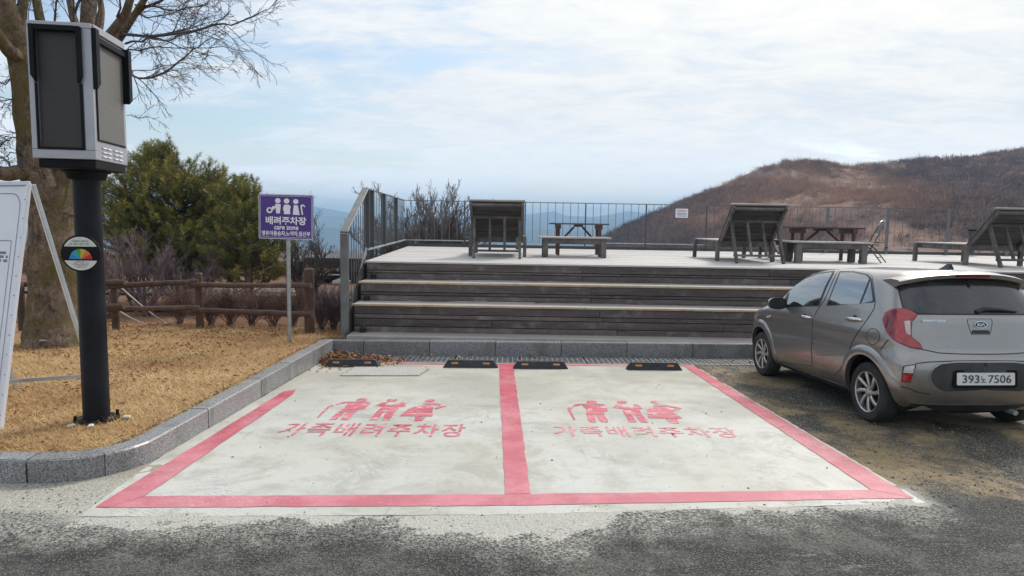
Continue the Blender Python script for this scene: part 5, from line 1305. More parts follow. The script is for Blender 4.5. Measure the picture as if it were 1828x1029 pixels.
bough([(222, 100, 9.6), (262, 60, 9.4), (285, 110, 9.1), (312, 160, 9.0)], 0.008, 0.003, 7, 1, 0.5)
bough([(225, 205, 9.6), (250, 212, 9.4), (285, 210, 9.2)], 0.006, 0.003, 6, 1, 0.45)
bough([(226, 128, 9.9), (270, 124, 9.8), (330, 112, 9.6), (395, 128, 9.5)], 0.009, 0.003, 9, 2, 0.5)
for (a, b_, c) in (((20, 250), (0, 262), (-30, 258)), ((25, 300), (6, 285), (-25, 272)), ((45, 180), (18, 176), (-20, 186)), ((55, 240), (20, 246), (-20, 240)), ((40, 130), (10, 150), (-30, 140)), ((60, 285), (25, 272), (-10, 290))):
    bough([(*a, 9.4), (*b_, 9.2), (*c, 9.0)], 0.012, 0.004, 7, 2, 0.6)
for k in range(16):
    x = rt.uniform(-30, 235); bough([(x, rt.uniform(10, 60), 9.8), (x + rt.uniform(-25, 30), -20, 9.7)], 0.016, 0.008, 4, 2, 0.6)
crown = tw.build('crown', MT['twig'], big)
rp = MB(); rp.lathe([(0.372 + 0.012 * math.cos(2 * math.pi * k / 6), 0.012 * math.sin(2 * math.pi * k / 6)) for k in range(6)], 26, (aty(98, 606, 9.6).x, 9.6, aty(98, 606, 9.6).z + 0.05), closed=True)
tag(rp.build('tied_rope', MT['rope'], None, smooth=True), 'thin grey rope tied round the foot of the big bare tree', 'rope')

# --- pine behind the fence
def pine(px, Y, crown_px, base_z, label, seed, n_limb, Hc=None, th=(0.85, 0.16)):
    """crown_px: list of (y pixel, half width in pixels, shift in pixels) silhouettes from top to bottom"""
    rg = random.Random(seed); tx = aty(px, 400, Y).x
    t = thing('pine_tree', label, 'tree', (tx, Y, base_z), 'pines behind the log fence')
    prof = [(aty(px, py, Y).z, hw / 1200 * Y, sh / 1200 * Y) for py, hw, sh in crown_px]; ztop, zbot = prof[0][0], prof[-1][0]
    zs_ = np.array([p[0] for p in prof][::-1]); hw_ = np.array([p[1] for p in prof][::-1]); sh_ = np.array([p[2] for p in prof][::-1])
    w = Wood(); path = [Vector((tx + 0.03 * rg.gauss(0, 1), Y, base_z + (ztop - 0.25 - base_z) * k / 8)) for k in range(9)]
    w.tube(path, [0.14 * (1 - k / 9.5) for k in range(9)])
    tufts = []
    for k in range(n_limb):
        z = zbot + 0.1 + (ztop - zbot) * (rg.random() ** 0.9); hw = float(np.interp(z, zs_, hw_)); sh = float(np.interp(z, zs_, sh_))
        a = rg.uniform(0, 2 * math.pi); L = max(0.2, hw * rg.uniform(0.5, 1.04) ** 0.8)
        s0 = Vector((tx, Y, max(base_z + 0.3, z - 0.35 * L))); e = Vector((tx + sh + math.cos(a) * L, Y + math.sin(a) * L * 0.85, z))
        mid = s0.lerp(e, 0.5) + Vector((0, 0, -0.05)); P = [s0, mid, e]; w.tube(P, [0.035 * (0.5 + L / 3), 0.02, 0.007])
        nclump = int(2 + L * 3.4)
        for c in range(nclump):
            f = 0.42 + 0.62 * rg.random(); b = s0.lerp(e, f) + Vector((rg.gauss(0, 0.11 + 0.05 * L), rg.gauss(0, 0.13 + 0.05 * L), rg.gauss(0.03, 0.09)))
            br = s0.lerp(e, max(0.3, f - 0.2)); w.tube([br, b], [0.008, 0.004])
            tone = np.clip(rg.gauss(0.36, 0.22) + 0.10 * (b.z - zbot) / (ztop - zbot), 0, 1)
            ol = Vector((e.x - s0.x, e.y - s0.y, 0)).normalized(); sh_d = (ol * rg.uniform(0.1, 1.0) + Vector((rg.gauss(0, .35), rg.gauss(0, .35), rg.uniform(0.35, 1.1)))).normalized(); sl_2 = rg.uniform(0.16, 0.42)
            w.tube([b, b + sh_d * sl_2], [0.005, 0.003])
            for q in range(5): tufts.append((b + sh_d * (sl_2 * (q + 0.5) / 5) + Vector((rg.gauss(0, 0.015), rg.gauss(0, 0.015), 0)), sh_d, np.clip(tone - 0.22 + 0.13 * q + rg.gauss(0, 0.06), 0, 1)))  # tint paler towards each shoot tip: highlights painted into the needles
    for k in range(14):                                      # upright leaders
        z = ztop - abs(rg.gauss(0, 0.5)); lx = tx + sh_[-1] + rg.gauss(0, 0.10 + (ztop - z) * 0.6); ly = Y + rg.gauss(0, 0.3); w.tube([Vector((lx, ly, z - .3)), Vector((lx, ly, z + .3))], [.01, .004]); tufts += [(Vector((lx, ly, z + q * 0.06)), Vector((0, 0, 1)), 0.2 + 0.06 * q) for q in range(6)]
    w.build('trunk', MT['bark'], t)
    r2 = np.random.default_rng(seed); nn_ = 22; V = []; T = []
    P = np.array([tuple(a[0]) for a in tufts]); D = np.array([tuple(a[1]) for a in tufts]); TT = np.array([a[2] for a in tufts]); n = len(P)
    ax = D + np.array([0, 0, 0.9]); ax /= np.linalg.norm(ax, axis=1)[:, None]
    dirs = r2.normal(0, 1, (n, nn_, 3)); dirs /= np.linalg.norm(dirs, axis=2)[..., None]; dirs = dirs * 0.85 + ax[:, None, :] * 0.75; dirs /= np.linalg.norm(dirs, axis=2)[..., None]
    Ln = r2.uniform(0.07, 0.13, (n, nn_, 1)); org = P[:, None, :] + dirs * 0.01 + ax[:, None, :] * r2.uniform(-0.06, 0.06, (n, nn_, 1))
    sd = np.cross(dirs, r2.normal(0, 1, (n, nn_, 3))); sd /= np.linalg.norm(sd, axis=2)[..., None]; sd = sd * 0.0058
    V = np.stack([org - sd, org + sd, org + dirs * Ln], 2).reshape(-1, 3); F = np.arange(len(V)).reshape(-1, 3)
    tint = np.repeat(np.clip(TT[:, None] + r2.normal(0, 0.10, (n, nn_)), 0, 1).ravel(), 3)
    np_mesh('crown', V, F, MT['needles'], t, tint)
    return t
pine(320, 17.0, [(284, 3, -34), (292, 30, -30), (306, 74, -16), (326, 122, -6), (350, 142, 6), (380, 152, 12), (420, 160, 23), (450, 150, 34), (475, 110, 60)], -0.75, 'large dark pine with layered olive crown behind the log fence', 3, 250)
pine(440, 15.6, [(345, 10, -6), (362, 26, -4), (384, 44, -2), (410, 60, 0), (440, 70, 0), (470, 74, 0), (498, 72, 2), (514, 48, 6)], -0.65, 'smaller spreading pine behind the purple sign post', 8, 85)


def shrub(name, label, px, py, Y, Hm, Wm, nstem, seed, m, lvl=3, r=0.022, cat='shrub', group=None, zbase=None, rise=0.2, kids=(4, 4, 3), rmin=0.0032, spread=0.7, low=0.35):
    rg = random.Random(seed); p = aty(px, py, Y); z0 = float(tz(p.x, Y)) - 0.05 if zbase is None else zbase
    t = thing(name, label, cat, (p.x, Y, z0), group); w = Wood()
    for k in range(nstem):
        a = rg.uniform(0, 2 * math.pi); out = rg.uniform(low, 1.0); d = Vector((math.cos(a) * out * Wm, math.sin(a) * out * Wm * 0.8, Hm)).normalized()
        b = Vector((p.x + rg.gauss(0, 0.05 * Wm), Y + rg.gauss(0, 0.05 * Wm), z0)); L = Hm * rg.uniform(0.5, 0.8) / max(0.45, d.z)
        sprout(w, b, d, min(L, 1.5 * math.hypot(Hm, Wm) * 0.62), r * rg.uniform(0.7, 1.2), lvl, rg, rise, kids, spread, 0.15, rmin, 0.52)
    w.build('branches', m, t); return t
# bare spreading trees behind the fence
shrub('bare_shrub', 'low bare purple-brown tree spreading behind the log fence beneath the big pine', 262, 585, 13.6, 1.85, 1.7, 11, 21, MT['twig_purple'], 3, 0.036, kids=(7, 6, 5), rmin=0.0032, group='bare shrubs behind the log fence')
shrub('bare_shrub', 'grey-purple twiggy shrub right behind the middle fence post', 345, 575, 14.2, 1.45, 1.7, 11, 22, MT['twig_purple'], 3, 0.028, kids=(7, 6, 5), rmin=0.0032, group='bare shrubs behind the log fence')
shrub('bare_shrub', 'small bare shrub at the left between the trunk and the black pole', 195, 585, 13.0, 1.6, 1.2, 9, 23, MT['twig_purple'], 3, 0.026, kids=(7, 6, 4), rmin=0.0032, group='bare shrubs behind the log fence')
shrub('bare_tree', 'dark bare tree with upswept branches between the purple sign and the stair railing', 548, 560, 16.5, 2.3, 1.9, 9, 24, MT['twig'], 3, 0.046, cat='tree', kids=(6, 6, 5), rmin=0.0036)
shrub('bare_tree', 'wide many-stemmed bare tree beyond the left corner of the terrace fence', 775, 470, 23.5, 3.75, 3.7, 64, 25, MT['twig_pale'], 3, 0.034, cat='tree', zbase=-1.2, kids=(6, 5, 4), rmin=0.0072, rise=0.26, spread=0.5, low=0.05)
shrub('bare_tree', 'thin bare tree rising beyond the terrace fence just right of the stair railing', 705, 470, 22.0, 3.0, 1.5, 14, 26, MT['twig_pale'], 3, 0.040, cat='tree', zbase=-0.9, kids=(6, 5, 4), rmin=0.0072, rise=0.22, spread=0.6)
shrub('bare_shrub', 'low bare bush beyond the terrace fence between the dark lounger and the bench', 962, 452, 24.5, 2.25, 1.0, 9, 27, MT['twig'], 3, 0.03, zbase=-1.4, kids=(4, 4, 3), rmin=0.006, rise=0.25)
shrub('bare_shrub', 'brown feathery bush beyond the fence under the small notice sign', 1232, 450, 27, 2.6, 2.3, 18, 28, MT['twig_brown'], 3, 0.030, zbase=-1.7, kids=(4, 4, 3), rmin=0.0075, rise=0.35, spread=0.55)
shrub('bare_shrub', 'brown bush beyond the fence behind the raised back of the middle lounger', 1320, 450, 29, 2.3, 2.1, 14, 30, MT['twig_brown'], 3, 0.03, zbase=-2.0, kids=(4, 4, 3), rmin=0.008, rise=0.35, spread=0.55)
shrub('bare_shrub', 'short dark brown bush beyond the fence right of the picnic table with braces', 1130, 450, 33, 2.2, 2.6, 14, 31, MT['twig_brown'], 3, 0.03, zbase=-2.6, kids=(4, 4, 3), rmin=0.009, rise=0.35, spread=0.55)
# azalea-like twigs along the fence
az = ((375, 'first twiggy brown azalea bush right of the middle fence post'), (412, 'twiggy azalea bush under the pine boughs behind the fence rails'), (450, 'twiggy brown azalea bush behind the rails left of the sign post'), (488, 'reddish azalea bush just left of the steel sign post'), (524, 'reddish azalea bush between the sign post and the thick fence post'), (573, 'dark dense azalea bush between the thick fence post and the stair railing'), (598, 'dark dense azalea bush tucked against the stair railing foot post'), (322, 'sparse azalea bush left of the middle fence post'))
for i, (px, lab) in enumerate(az):
    Yb = 12.1 if px < 560 else 11.62
    shrub('azalea_bush', lab, px, 590, Yb, 0.78 if px < 560 else 0.86, 0.50 if px < 560 else 0.36, 30 if px < 560 else 28, 40 + i, MT['twig_brown'] if px < 560 else MT['twig_purple'], 2, 0.008, group='azalea bushes along the log fence', kids=(7, 6), rmin=0.0024, zbase=-0.26)

# --- brush and woods covering the hillside
def brush(name, n, f, seed, h0, h1, wid, k, bare):
    rg = np.random.default_rng(seed); xs, ys = f(rg, n); m_ = len(xs); zs_ = tz(xs, ys)
    patch = np.array([noise.fractal(Vector((x * 0.030, y * 0.018, 5.0)), 1, 2, 4) for x, y in zip(xs, ys)])
    keep = rg.random(m_) > np.clip((patch - bare) * 3.0, 0, 0.88); xs, ys, zs_, patch = xs[keep], ys[keep], zs_[keep], patch[keep]; m_ = len(xs)
    H = rg.uniform(h0, h1, m_) * (1 - 0.3 * np.clip(patch + 0.2, 0, 1)); patch2 = np.array([noise.fractal(Vector((x * 0.016, y * 0.012, 11.0)), 1, 2, 3) for x, y in zip(xs, ys)]); tone = np.clip(rg.beta(0.9, 1.9, m_) * 0.95 + 0.45 * np.clip(patch, -0.3, 0.8) + 0.55 * patch2, 0, 1)
    th = rg.uniform(0, 2 * math.pi, (m_, k)); el = rg.uniform(0.12, 1.35, (m_, k)); L = H[:, None] * rg.uniform(0.22, 0.62, (m_, k))
    d = np.stack([np.cos(th) * np.cos(el), np.sin(th) * np.cos(el), np.sin(el)], -1)
    st = rg.uniform(0.05, 0.62, (m_, k, 1)); b = np.stack([xs, ys, zs_ - 0.2], -1)[:, None, :] + d * st * H[:, None, None] + rg.normal(0, 0.16, (m_, k, 3)) * H[:, None, None] * np.array([1, 1, 0.4])
    sd = np.cross(d, np.array([0, 1, 0.2])); sd /= np.linalg.norm(sd, axis=2)[..., None] + 1e-6; sd = sd * (wid * H / h1)[:, None, None] * rg.uniform(0.5, 1.3, (m_, k, 1))
    V = np.stack([b - sd, b + sd, b + d * L[..., None]], 2).reshape(-1, 3); F = np.arange(len(V)).reshape(-1, 3)
    T = np.repeat(np.clip(tone[:, None] + rg.normal(0, 0.06, (m_, k)), 0, 1).ravel(), 3)
    return tag(np_mesh(name, V, F, MT['bush'], tint=T), kind='stuff')
def hill_pts(rg, n):
    y = 62 + 215 * rg.random(n) ** 0.75; px = rg.uniform(1062, 2050, n); return (px - 914) / 1200 * y, y
brush('hillside_brush', 17000, hill_pts, 2, 1.1, 2.9, 0.10, 36, -0.08)
def wood_pts(rg, n):
    y = rg.uniform(150, 275, n); px = rg.uniform(1075, 1640, n); return (px - 914) / 1200 * y, y
brush('hillside_woods', 4600, wood_pts, 3, 2.0, 3.7, 0.055, 64, 0.05)
def near_pts(rg, n):
    y = rg.uniform(42, 100, n); px = rg.uniform(1010, 1950, n); return (px - 914) / 1200 * y, y
brush('lower_brush', 3600, near_pts, 4, 1.2, 3.0, 0.050, 56, 0.1)
def left_pts(rg, n):
    y = rg.uniform(30, 60, n); px = rg.uniform(-200, 640, n); return (px - 914) / 1200 * y, y
brush('park_edge_brush', 900, left_pts, 6, 0.8, 2.0, 0.03, 60, 0.3)

# --- things beyond the fence
hY = 27.0
def hp(px, py, Y=hY): return aty(px, py, Y)
a, b = hp(562, 470), hp(640, 536); hut = thing('dark_hut', 'dark wooden park building with a gold-lettered fascia, seen left of the stair railing', 'building', (a.x, hY, b.z))
m = MB(); m.box(((a.x + b.x) / 2, hY + 1.6, (a.z + b.z) / 2 - 0.15), (b.x - a.x, 3.0, a.z - b.z + 0.5)); m.build('wall', MT['dark_wood'], hut)
m = MB(); m.box(((a.x + b.x) / 2, hY + 1.4, a.z + 0.16), (b.x - a.x + 0.5, 3.8, 0.16)); m.build('roof', MT['dark_wood'], hut)
m = MB(); m.box(((a.x + b.x) / 2, hY - 0.42, a.z - 0.12), (b.x - a.x + 0.1, 0.06, 0.36)); sbd = m.build('sign_board', MT['dark_wood'], hut)
rgd = random.Random(5)
for px in (563, 568, 573, 578, 589, 594, 599, 604):
    p = hp(px, 482, hY - 0.46); m = MB()
    for q in range(3): m.box((p.x + rgd.uniform(-.03, .03), p.y, p.z + rgd.uniform(-.06, .06)), (rgd.uniform(0.03, 0.09), 0.02, rgd.uniform(0.02, 0.10)))
    m.build('sign_letter', MT['plain_grey'], sbd)
p = hp(583, 484, hY - 0.46); m = MB(); m.prism(circ(0, 0, 0.10, 0.10, 12), p, (1, 0, 0), (0, 0, 1), (0, -0.02, 0)); m.build('emblem', MT['gold'], sbd)
m = MB(); q0, q1 = hp(557, 490, hY - 0.4), hp(606, 490, hY - 0.4); m.box(((q0.x + q1.x) / 2, hY - 0.4, q0.z), (q1.x - q0.x, 0.05, 0.05)); m.build('eave_strip', MT['pale'], hut)
for k in range(5):
    p = hp(566 + k * 14, 515); m = MB(); m.box((p.x, hY + 0.07, p.z), (0.26, 0.06, 0.75)); f_ = m.build('window', MT['black'], hut)
a, b = hp(498, 464, 33), hp(660, 470, 33); wr = thing('long_building', 'long low brown building with a thin white roof line behind the dark hut', 'building', (a.x, 33, -2))
m = MB(); m.box(((a.x + b.x) / 2, 35, a.z), (b.x - a.x, 4.6, 0.10)); m.build('roof', MT['riser'], wr)
m = MB(); m.box(((a.x + b.x) / 2, 32.67, a.z), (b.x - a.x, 0.05, 0.12)); m.build('roof_edge', MT['pale'], wr)
m = MB(); m.box(((a.x + b.x) / 2, 35, a.z - 1.0), (b.x - a.x - 0.6, 3.8, 1.85)); m.build('wall', mat('brown_wall', (0.07, 0.045, 0.04), (0.12, 0.08, 0.07), 0.8, 3), wr)
for k in range(7):
    x = a.x + (b.x - a.x) * (k + 0.5) / 7; m = MB(); m.box((x, 33.07, a.z - 0.75), (0.36, 0.06, 0.6)); m.build('window', MT['black'], wr)
a, b = hp(470, 520, 20), hp(548, 562, 20); gw = MB(); gw.box(((a.x + b.x) / 2, 20.1, (a.z + b.z) / 2 - 0.2), (b.x - a.x, 0.22, a.z - b.z + 0.4)); tag(gw.build('low_wall', MT['plain_grey'], None, bevel=0.02), 'low grey rendered wall behind the fence near the steel sign post', 'wall')
a = hp(541, 488, 19); pp = thing('gate_pillar', 'narrow pale grey pillar standing behind the thick fence post', 'pillar', (a.x, 19, -0.6))
m = MB(); m.box((a.x, 19, a.z - 0.55), (0.14, 0.14, 1.3)); m.build('shaft', MT['plain_grey'], pp, bevel=0.006); m = MB(); m.box((a.x, 19, a.z + 0.11), (0.17, 0.17, 0.035)); m.build('pillar_cap', MT['pale'], pp)
m = MB(); m.box((a.x, 18.925, a.z - 0.16), (0.07, 0.01, 0.10)); m.build('fitting', MT['ink_grey'], pp)
a = aty(604, 505, 11.9); tp = thing('capped_post', 'slim tan post with a flat pale cap just behind the stair railing', 'post', (a.x, 11.9, -0.25))
m = MB(); m.box((a.x + 0.05, 11.9, a.z - 0.42), (0.05, 0.05, 0.82)); m.build('shaft', MT['tan_post'], tp, bevel=0.004)
m = MB(); m.prism([(-0.09, 0.0), (0.20, 0.0), (0.20, 0.05), (0.05, 0.10), (-0.09, 0.05)], (a.x, 11.84, a.z - 0.01), (1, 0, 0), (0, 0, 1), (0, 0.12, 0)); m.build('pillar_cap', MT['pale'], tp)
# paths and pale surfaces of the park
def park_sheet(name, pts, h, m_):
    V = []; 
    for px, py, Y in pts:
        p = aty(px, py, Y); V.append((p.x, Y))
    mb = MB(); c = [0, 0]; n = len(V); P = []
    for i in range(n):
        a, b = V[i], V[(i + 1) % n]
        for j in range(8): P.append((a[0] + (b[0] - a[0]) * j / 8, a[1] + (b[1] - a[1]) * j / 8))
    mb.add([(x, y, float(tz(x, y)) + h) for x, y in P], [tuple(range(len(P)))]); me = bpy.data.meshes.new(name); me.from_pydata(mb.v, [], mb.f); bm = bmesh.new(); bm.from_mesh(me); bmesh.ops.triangulate(bm, faces=bm.faces[:]); 
    for f in bm.faces:
        if f.normal.z < 0: f.normal_flip()
    bm.to_mesh(me); bm.free(); return tag(link(name, me, m_), kind='structure')
park_sheet('path', [(-300, 500, 19), (640, 500, 19), (640, 500, 22.5), (-300, 500, 22.5)], 0.07, MT['path'])
park_sheet('path', [(-300, 500, 14.6), (300, 500, 14.4), (330, 500, 15.4), (-300, 500, 15.8)], 0.05, MT['path'])
a = aty(382, 535, 15.0); tarp = MB(); zt = float(tz(a.x, 15.0))
tarp.add([(a.x - 0.30, 14.7, zt), (a.x + 0.45, 14.7, zt), (a.x + 0.55, 15.6, zt), (a.x - 0.2, 15.6, zt), (a.x + 0.05, 15.0, zt + 0.42), (a.x + 0.35, 15.2, zt + 0.46)], [(0, 1, 5, 4), (1, 2, 5), (2, 3, 4, 5), (3, 0, 4)])
tag(tarp.build('tarpaulin', MT['pale'], None, bevel=0.02), 'pale tarpaulin-covered heap behind the log fence', 'tarpaulin')
# ------------------------------------------------------------------ the parked hatchback (local: x forward from the rear axle, y to its left, z up)
CS = 1.03
rl_, fl_ = gnd(1544, 752), gnd(1357, 670)
ch = (fl_ - rl_).normalized(); cn = Vector((-SX, SL, 1)).normalized(); ch = (ch - cn * ch.dot(cn)).normalized(); cl_ = cn.cross(ch)
cO = rl_ - cl_ * (0.765 * CS)
CM = Matrix(((ch.x * CS, cl_.x * CS, cn.x * CS, cO.x), (ch.y * CS, cl_.y * CS, cn.y * CS, cO.y), (ch.z * CS, cl_.z * CS, cn.z * CS, cO.z), (0, 0, 0, 1)))
CI = CM.inverted(); CAML = CI @ C0
car = thing('parked_car', 'small grey-brown five-door hatchback parked on the stony ground right of the bays', 'car')
def mat_paint():
    m, nt, b = new_mat('grey_brown_car_paint'); p = N(nt, 'ShaderNodeTexCoord').outputs['Object']; s = N(nt, 'ShaderNodeSeparateXYZ', {0: p})
    fl = NOISE(nt, p, 900, 2, 0.5); d = NOISE(nt, p, 3.0, 8, 0.65)
    col = MIX(nt, 0.5, (0.285, 0.272, 0.262), (0.34, 0.325, 0.315))
    low = MATH(nt, 'MULTIPLY', RNG(nt, MATH(nt, 'SUBTRACT', s.outputs[2], MATH(nt, 'MULTIPLY', d, 0.5)), 0.40, -0.05), 0.6)   # browner and darker towards the sills, ragged by noise
    col = MIX(nt, low, col, (0.20, 0.16, 0.12)); col = MIX(nt, RNG(nt, d, 0.45, 0.80, 0, 0.10), col, (0.30, 0.27, 0.24))
    setin(nt, b, 'Base Color', col); b.inputs['Metallic'].default_value = 0.75; setin(nt, b, 'Roughness', RNG(nt, d, 0.2, 0.8, 0.26, 0.33))
    b.inputs['Coat Weight'].default_value = 0.9; b.inputs['Coat Roughness'].default_value = 0.05
    return m
MT['paint'] = mat_paint()
MT['glass'] = mat('dark_tinted_glass', (0.006, 0.007, 0.009), None, 0.02, spec=1.0, coat=1.0)
MT['glass'].node_tree.nodes['Principled BSDF'].inputs['IOR'].default_value = 2.3
def mat_rear_glass():
    m, nt, b = new_mat('dusty_rear_glass'); p = N(nt, 'ShaderNodeTexCoord').outputs['Object']; d = NOISE(nt, p, 4, 8, 0.7)
    s = N(nt, 'ShaderNodeSeparateXYZ', {0: p}); ln = MATH(nt, 'FRACT', MATH(nt, 'MULTIPLY', s.outputs[2], 26.0))
    col = MIX(nt, RNG(nt, d, 0.35, 0.75), (0.018, 0.018, 0.021), (0.055, 0.052, 0.055)); col = MIX(nt, RNG(nt, ln, 0.0, 0.10, 0.35, 0.0), col, (0.10, 0.09, 0.085))
    setin(nt, b, 'Base Color', col); setin(nt, b, 'Roughness', RNG(nt, d, 0.3, 0.7, 0.12, 0.30)); b.inputs['Coat Weight'].default_value = 0.5; b.inputs['Coat Roughness'].default_value = 0.08
    return m
MT['rear_glass'] = mat_rear_glass()
MT['trim'] = mat('black_trim', (0.010, 0.010, 0.011), (0.018, 0.018, 0.018), 0.4, 8)
MT['satin'] = mat('dark_bumper_plastic', (0.022, 0.022, 0.024), (0.035, 0.034, 0.034), 0.55, 6, fine=0.15, dirt=(0.09, 0.08, 0.07), dirt_amt=0.4)
MT['red_lens'] = mat('red_lens', (0.30, 0.006, 0.010), (0.42, 0.014, 0.016), 0.12, 20, coat=1.0)
MT['dark_red'] = mat('dark_red_lens', (0.13, 0.004, 0.010), (0.17, 0.006, 0.012), 0.12, 20, coat=1.0)
MT['clear_lens'] = mat('clear_lens', (0.45, 0.43, 0.42), (0.60, 0.58, 0.57), 0.15, 40, coat=1.0)
MT['chrome'] = mat('chrome', (0.75, 0.75, 0.76), None, 0.12, metal=1.0)
MT['alloy'] = mat('alloy_wheel', (0.52, 0.51, 0.50), (0.62, 0.61, 0.60), 0.32, 12, metal=0.75, dirt=(0.24, 0.21, 0.18), dirt_amt=0.35)
MT['tyre'] = mat('tyre_rubber', (0.014, 0.014, 0.014), (0.026, 0.025, 0.024), 0.75, 12, fine=0.25, dirt=(0.09, 0.08, 0.065), dirt_amt=0.4)
MT['plate'] = mat('plate_white', (0.66, 0.66, 0.64), (0.72, 0.72, 0.70), 0.4, 8, dirt=(0.5, 0.47, 0.43), dirt_amt=0.3)

LV = [  # z, rear x, front x, half width
    (.17, -.38, 2.92, .64), (.23, -.475, 3.00, .725), (.33, -.525, 3.05, .765), (.47, -.548, 3.065, .782), (.60, -.545, 3.05, .795), (.685, -.530, 3.03, .7975),
    (.745, -.490, 3.00, .788), (.80, -.480, 2.96, .796), (.87, -.470, 2.84, .796), (.95, -.462, 2.60, .773), (1.00, -.455, 2.32, .757), (1.06, -.440, 2.22, .742),
    (1.12, -.405, 2.15, .726), (1.22, -.345, 2.01, .694), (1.32, -.285, 1.85, .656), (1.395, -.240, 1.67, .613), (1.440, -.205, 1.44, .555), (1.468, -.14, 1.10, .44)]
def half_loop(z, xr, xf, hw):
    P = [(xr, 0), (xr + .004, .30 * hw), (xr + .022, .58 * hw), (xr + .060, .80 * hw), (xr + .125, .925 * hw), (xr + .24, .982 * hw)]
    x0, x1 = xr + .40, xf - (.55 if z < .97 else .44)
    for k in range(8):
        t = k / 7; P.append((x0 + (x1 - x0) * t, hw * (1 - .018 * max(0, t - .55) ** 2 * 5)))
    if z < .97: P += [(xf - .34, .955 * hw), (xf - .19, .87 * hw), (xf - .085, .70 * hw), (xf - .03, .42 * hw), (xf, 0)]
    else: P += [(xf - .29, .965 * hw), (xf - .185, .90 * hw), (xf - .10, .72 * hw), (xf - .03, .42 * hw), (xf, 0)]
    return P
bm = bmesh.new(); rings = []
for lv in LV:
    H_l = half_loop(*lv); n = len(H_l); z = lv[0]
    L_ = [bm.verts.new((x, y, z)) for x, y in H_l]; R_ = [L_[0]] + [bm.verts.new((x, -y, z)) for x, y in H_l[1:-1]] + [L_[-1]]
    rings.append((L_, R_))
n = len(rings[0][0])
for (La, Ra), (Lb, Rb) in zip(rings[:-1], rings[1:]):
    for k in range(n - 1):
        bm.faces.new((La[k], Lb[k], Lb[k + 1], La[k + 1])); bm.faces.new((Ra[k + 1], Rb[k + 1], Rb[k], Ra[k]))
for (L_, R_), zc, fl in ((rings[-1], 1.484, False), (rings[0], .165, True)):
    Mv = [L_[0]] + [bm.verts.new((L_[k].co.x, 0, zc)) for k in range(1, n - 1)] + [L_[-1]]
    for k in range(n - 1):
        for A, B in ((L_, Mv), (Mv, R_)):
            q = [A[k], A[k + 1], B[k + 1], B[k]]; u_ = []
            for v in q:
                if v not in u_: u_.append(v)
            bm.faces.new(u_)
bmesh.ops.recalc_face_normals(bm, faces=bm.faces[:])
me = bpy.data.meshes.new('body'); bm.to_mesh(me); bm.free()
ob = bpy.data.objects.new('body_shell', me); COL.objects.link(ob); md = ob.modifiers.new('s', 'SUBSURF'); md.levels = 2
dg = bpy.context.evaluated_depsgraph_get(); shell = bpy.data.meshes.new_from_object(ob.evaluated_get(dg)); bpy.data.objects.remove(ob)
bm = bmesh.new(); bm.from_mesh(shell); BV = BVHTree.FromBMesh(bm); bm.free()
# wheel openings cut out of the shell
shell.materials.append(MT['paint']); shell.materials.append(MT['black'])
for p in shell.polygons:
    if p.center.z < 0.235 and p.normal.z < -0.3: p.material_index = 1
bo = bpy.data.objects.new('body', shell); COL.objects.link(bo)
cut = MB()
for wx in (0.0, 2.4):
    for s in (-1, 1): cut.lathe([(0.0, 0.44), (0.352, 0.44), (0.352, 1.1), (0.0, 1.1)], 40, (wx, 0, .30), Matrix.Rotation(-math.pi / 2 * s, 3, 'X'))
co_ = cut.build('cutter', [MT['black']], None); 
bmc = bmesh.new(); bmc.from_mesh(co_.data); bmesh.ops.remove_doubles(bmc, verts=bmc.verts[:], dist=1e-5); bmesh.ops.recalc_face_normals(bmc, faces=bmc.faces[:]); bmc.to_mesh(co_.data); bmc.free()
md = bo.modifiers.new('b', 'BOOLEAN'); md.object = co_; md.operation = 'DIFFERENCE'; md.solver = 'EXACT'; md.material_mode = 'TRANSFER'
dg = bpy.context.evaluated_depsgraph_get(); cutm = bpy.data.meshes.new_from_object(bo.evaluated_get(dg)); bpy.data.objects.remove(bo); bpy.data.objects.remove(co_)
cutm.name = 'body'; body = bpy.data.objects.new('body', cutm); COL.objects.link(body); body.parent = car
cutm.polygons.foreach_set('use_smooth', np.ones(len(cutm.polygons), bool)); cutm.set_sharp_from_angle(angle=R(40))


def cam_hit(px, py):
    d = (CI.to_3x3() @ ray(px, py)).normalized(); loc, nr_, i_, di = BV.ray_cast(CAML, d)
    if loc is None:
        t = (Vector((1.2, 0.7, 0.9)) - CAML).dot(d); q = CAML + d * t; loc, nr_, i_, di = BV.find_nearest(q)
    return loc, nr_
def side_hit(x, z, s=1):
    loc, nr_, i_, di = BV.ray_cast(Vector((x, 3 * s, z)), Vector((0, -s, 0)))
    if loc is None: loc, nr_, i_, di = BV.find_nearest(Vector((x, .7 * s, z)))
    return loc, nr_
def rear_hit(y, z, s=1):
    loc, nr_, i_, di = BV.ray_cast(Vector((-3, y, z)), Vector((1, 0, 0)))
    if loc is None: loc, nr_, i_, di = BV.find_nearest(Vector((-.4, y, z)))
    return loc, nr_
def front_hit(y, z, s=1):
    loc, nr_, i_, di = BV.ray_cast(Vector((5, y, z)), Vector((-1, 0, 0)))
    if loc is None: loc, nr_, i_, di = BV.find_nearest(Vector((2.5, y, z)))
    return loc, nr_
def dens(poly, res, closed=True):
    P = []; n = len(poly)
    for i in range(n if closed else n - 1):
        a, b = Vector(poly[i]), Vector(poly[(i + 1) % n]); k = max(1, int(math.ceil((b - a).length / res)))
        P += [tuple(a + (b - a) * (j / k)) for j in range(k)]
    if not closed: P.append(tuple(poly[-1]))
    return P
def chaik(poly, it=1):
    for _ in range(it):
        Q = []
        for i in range(len(poly)):
            a, b = Vector(poly[i]), Vector(poly[(i + 1) % len(poly)]); Q += [tuple(a * .8 + b * .2), tuple(a * .2 + b * .8)]
        poly = Q
    return poly
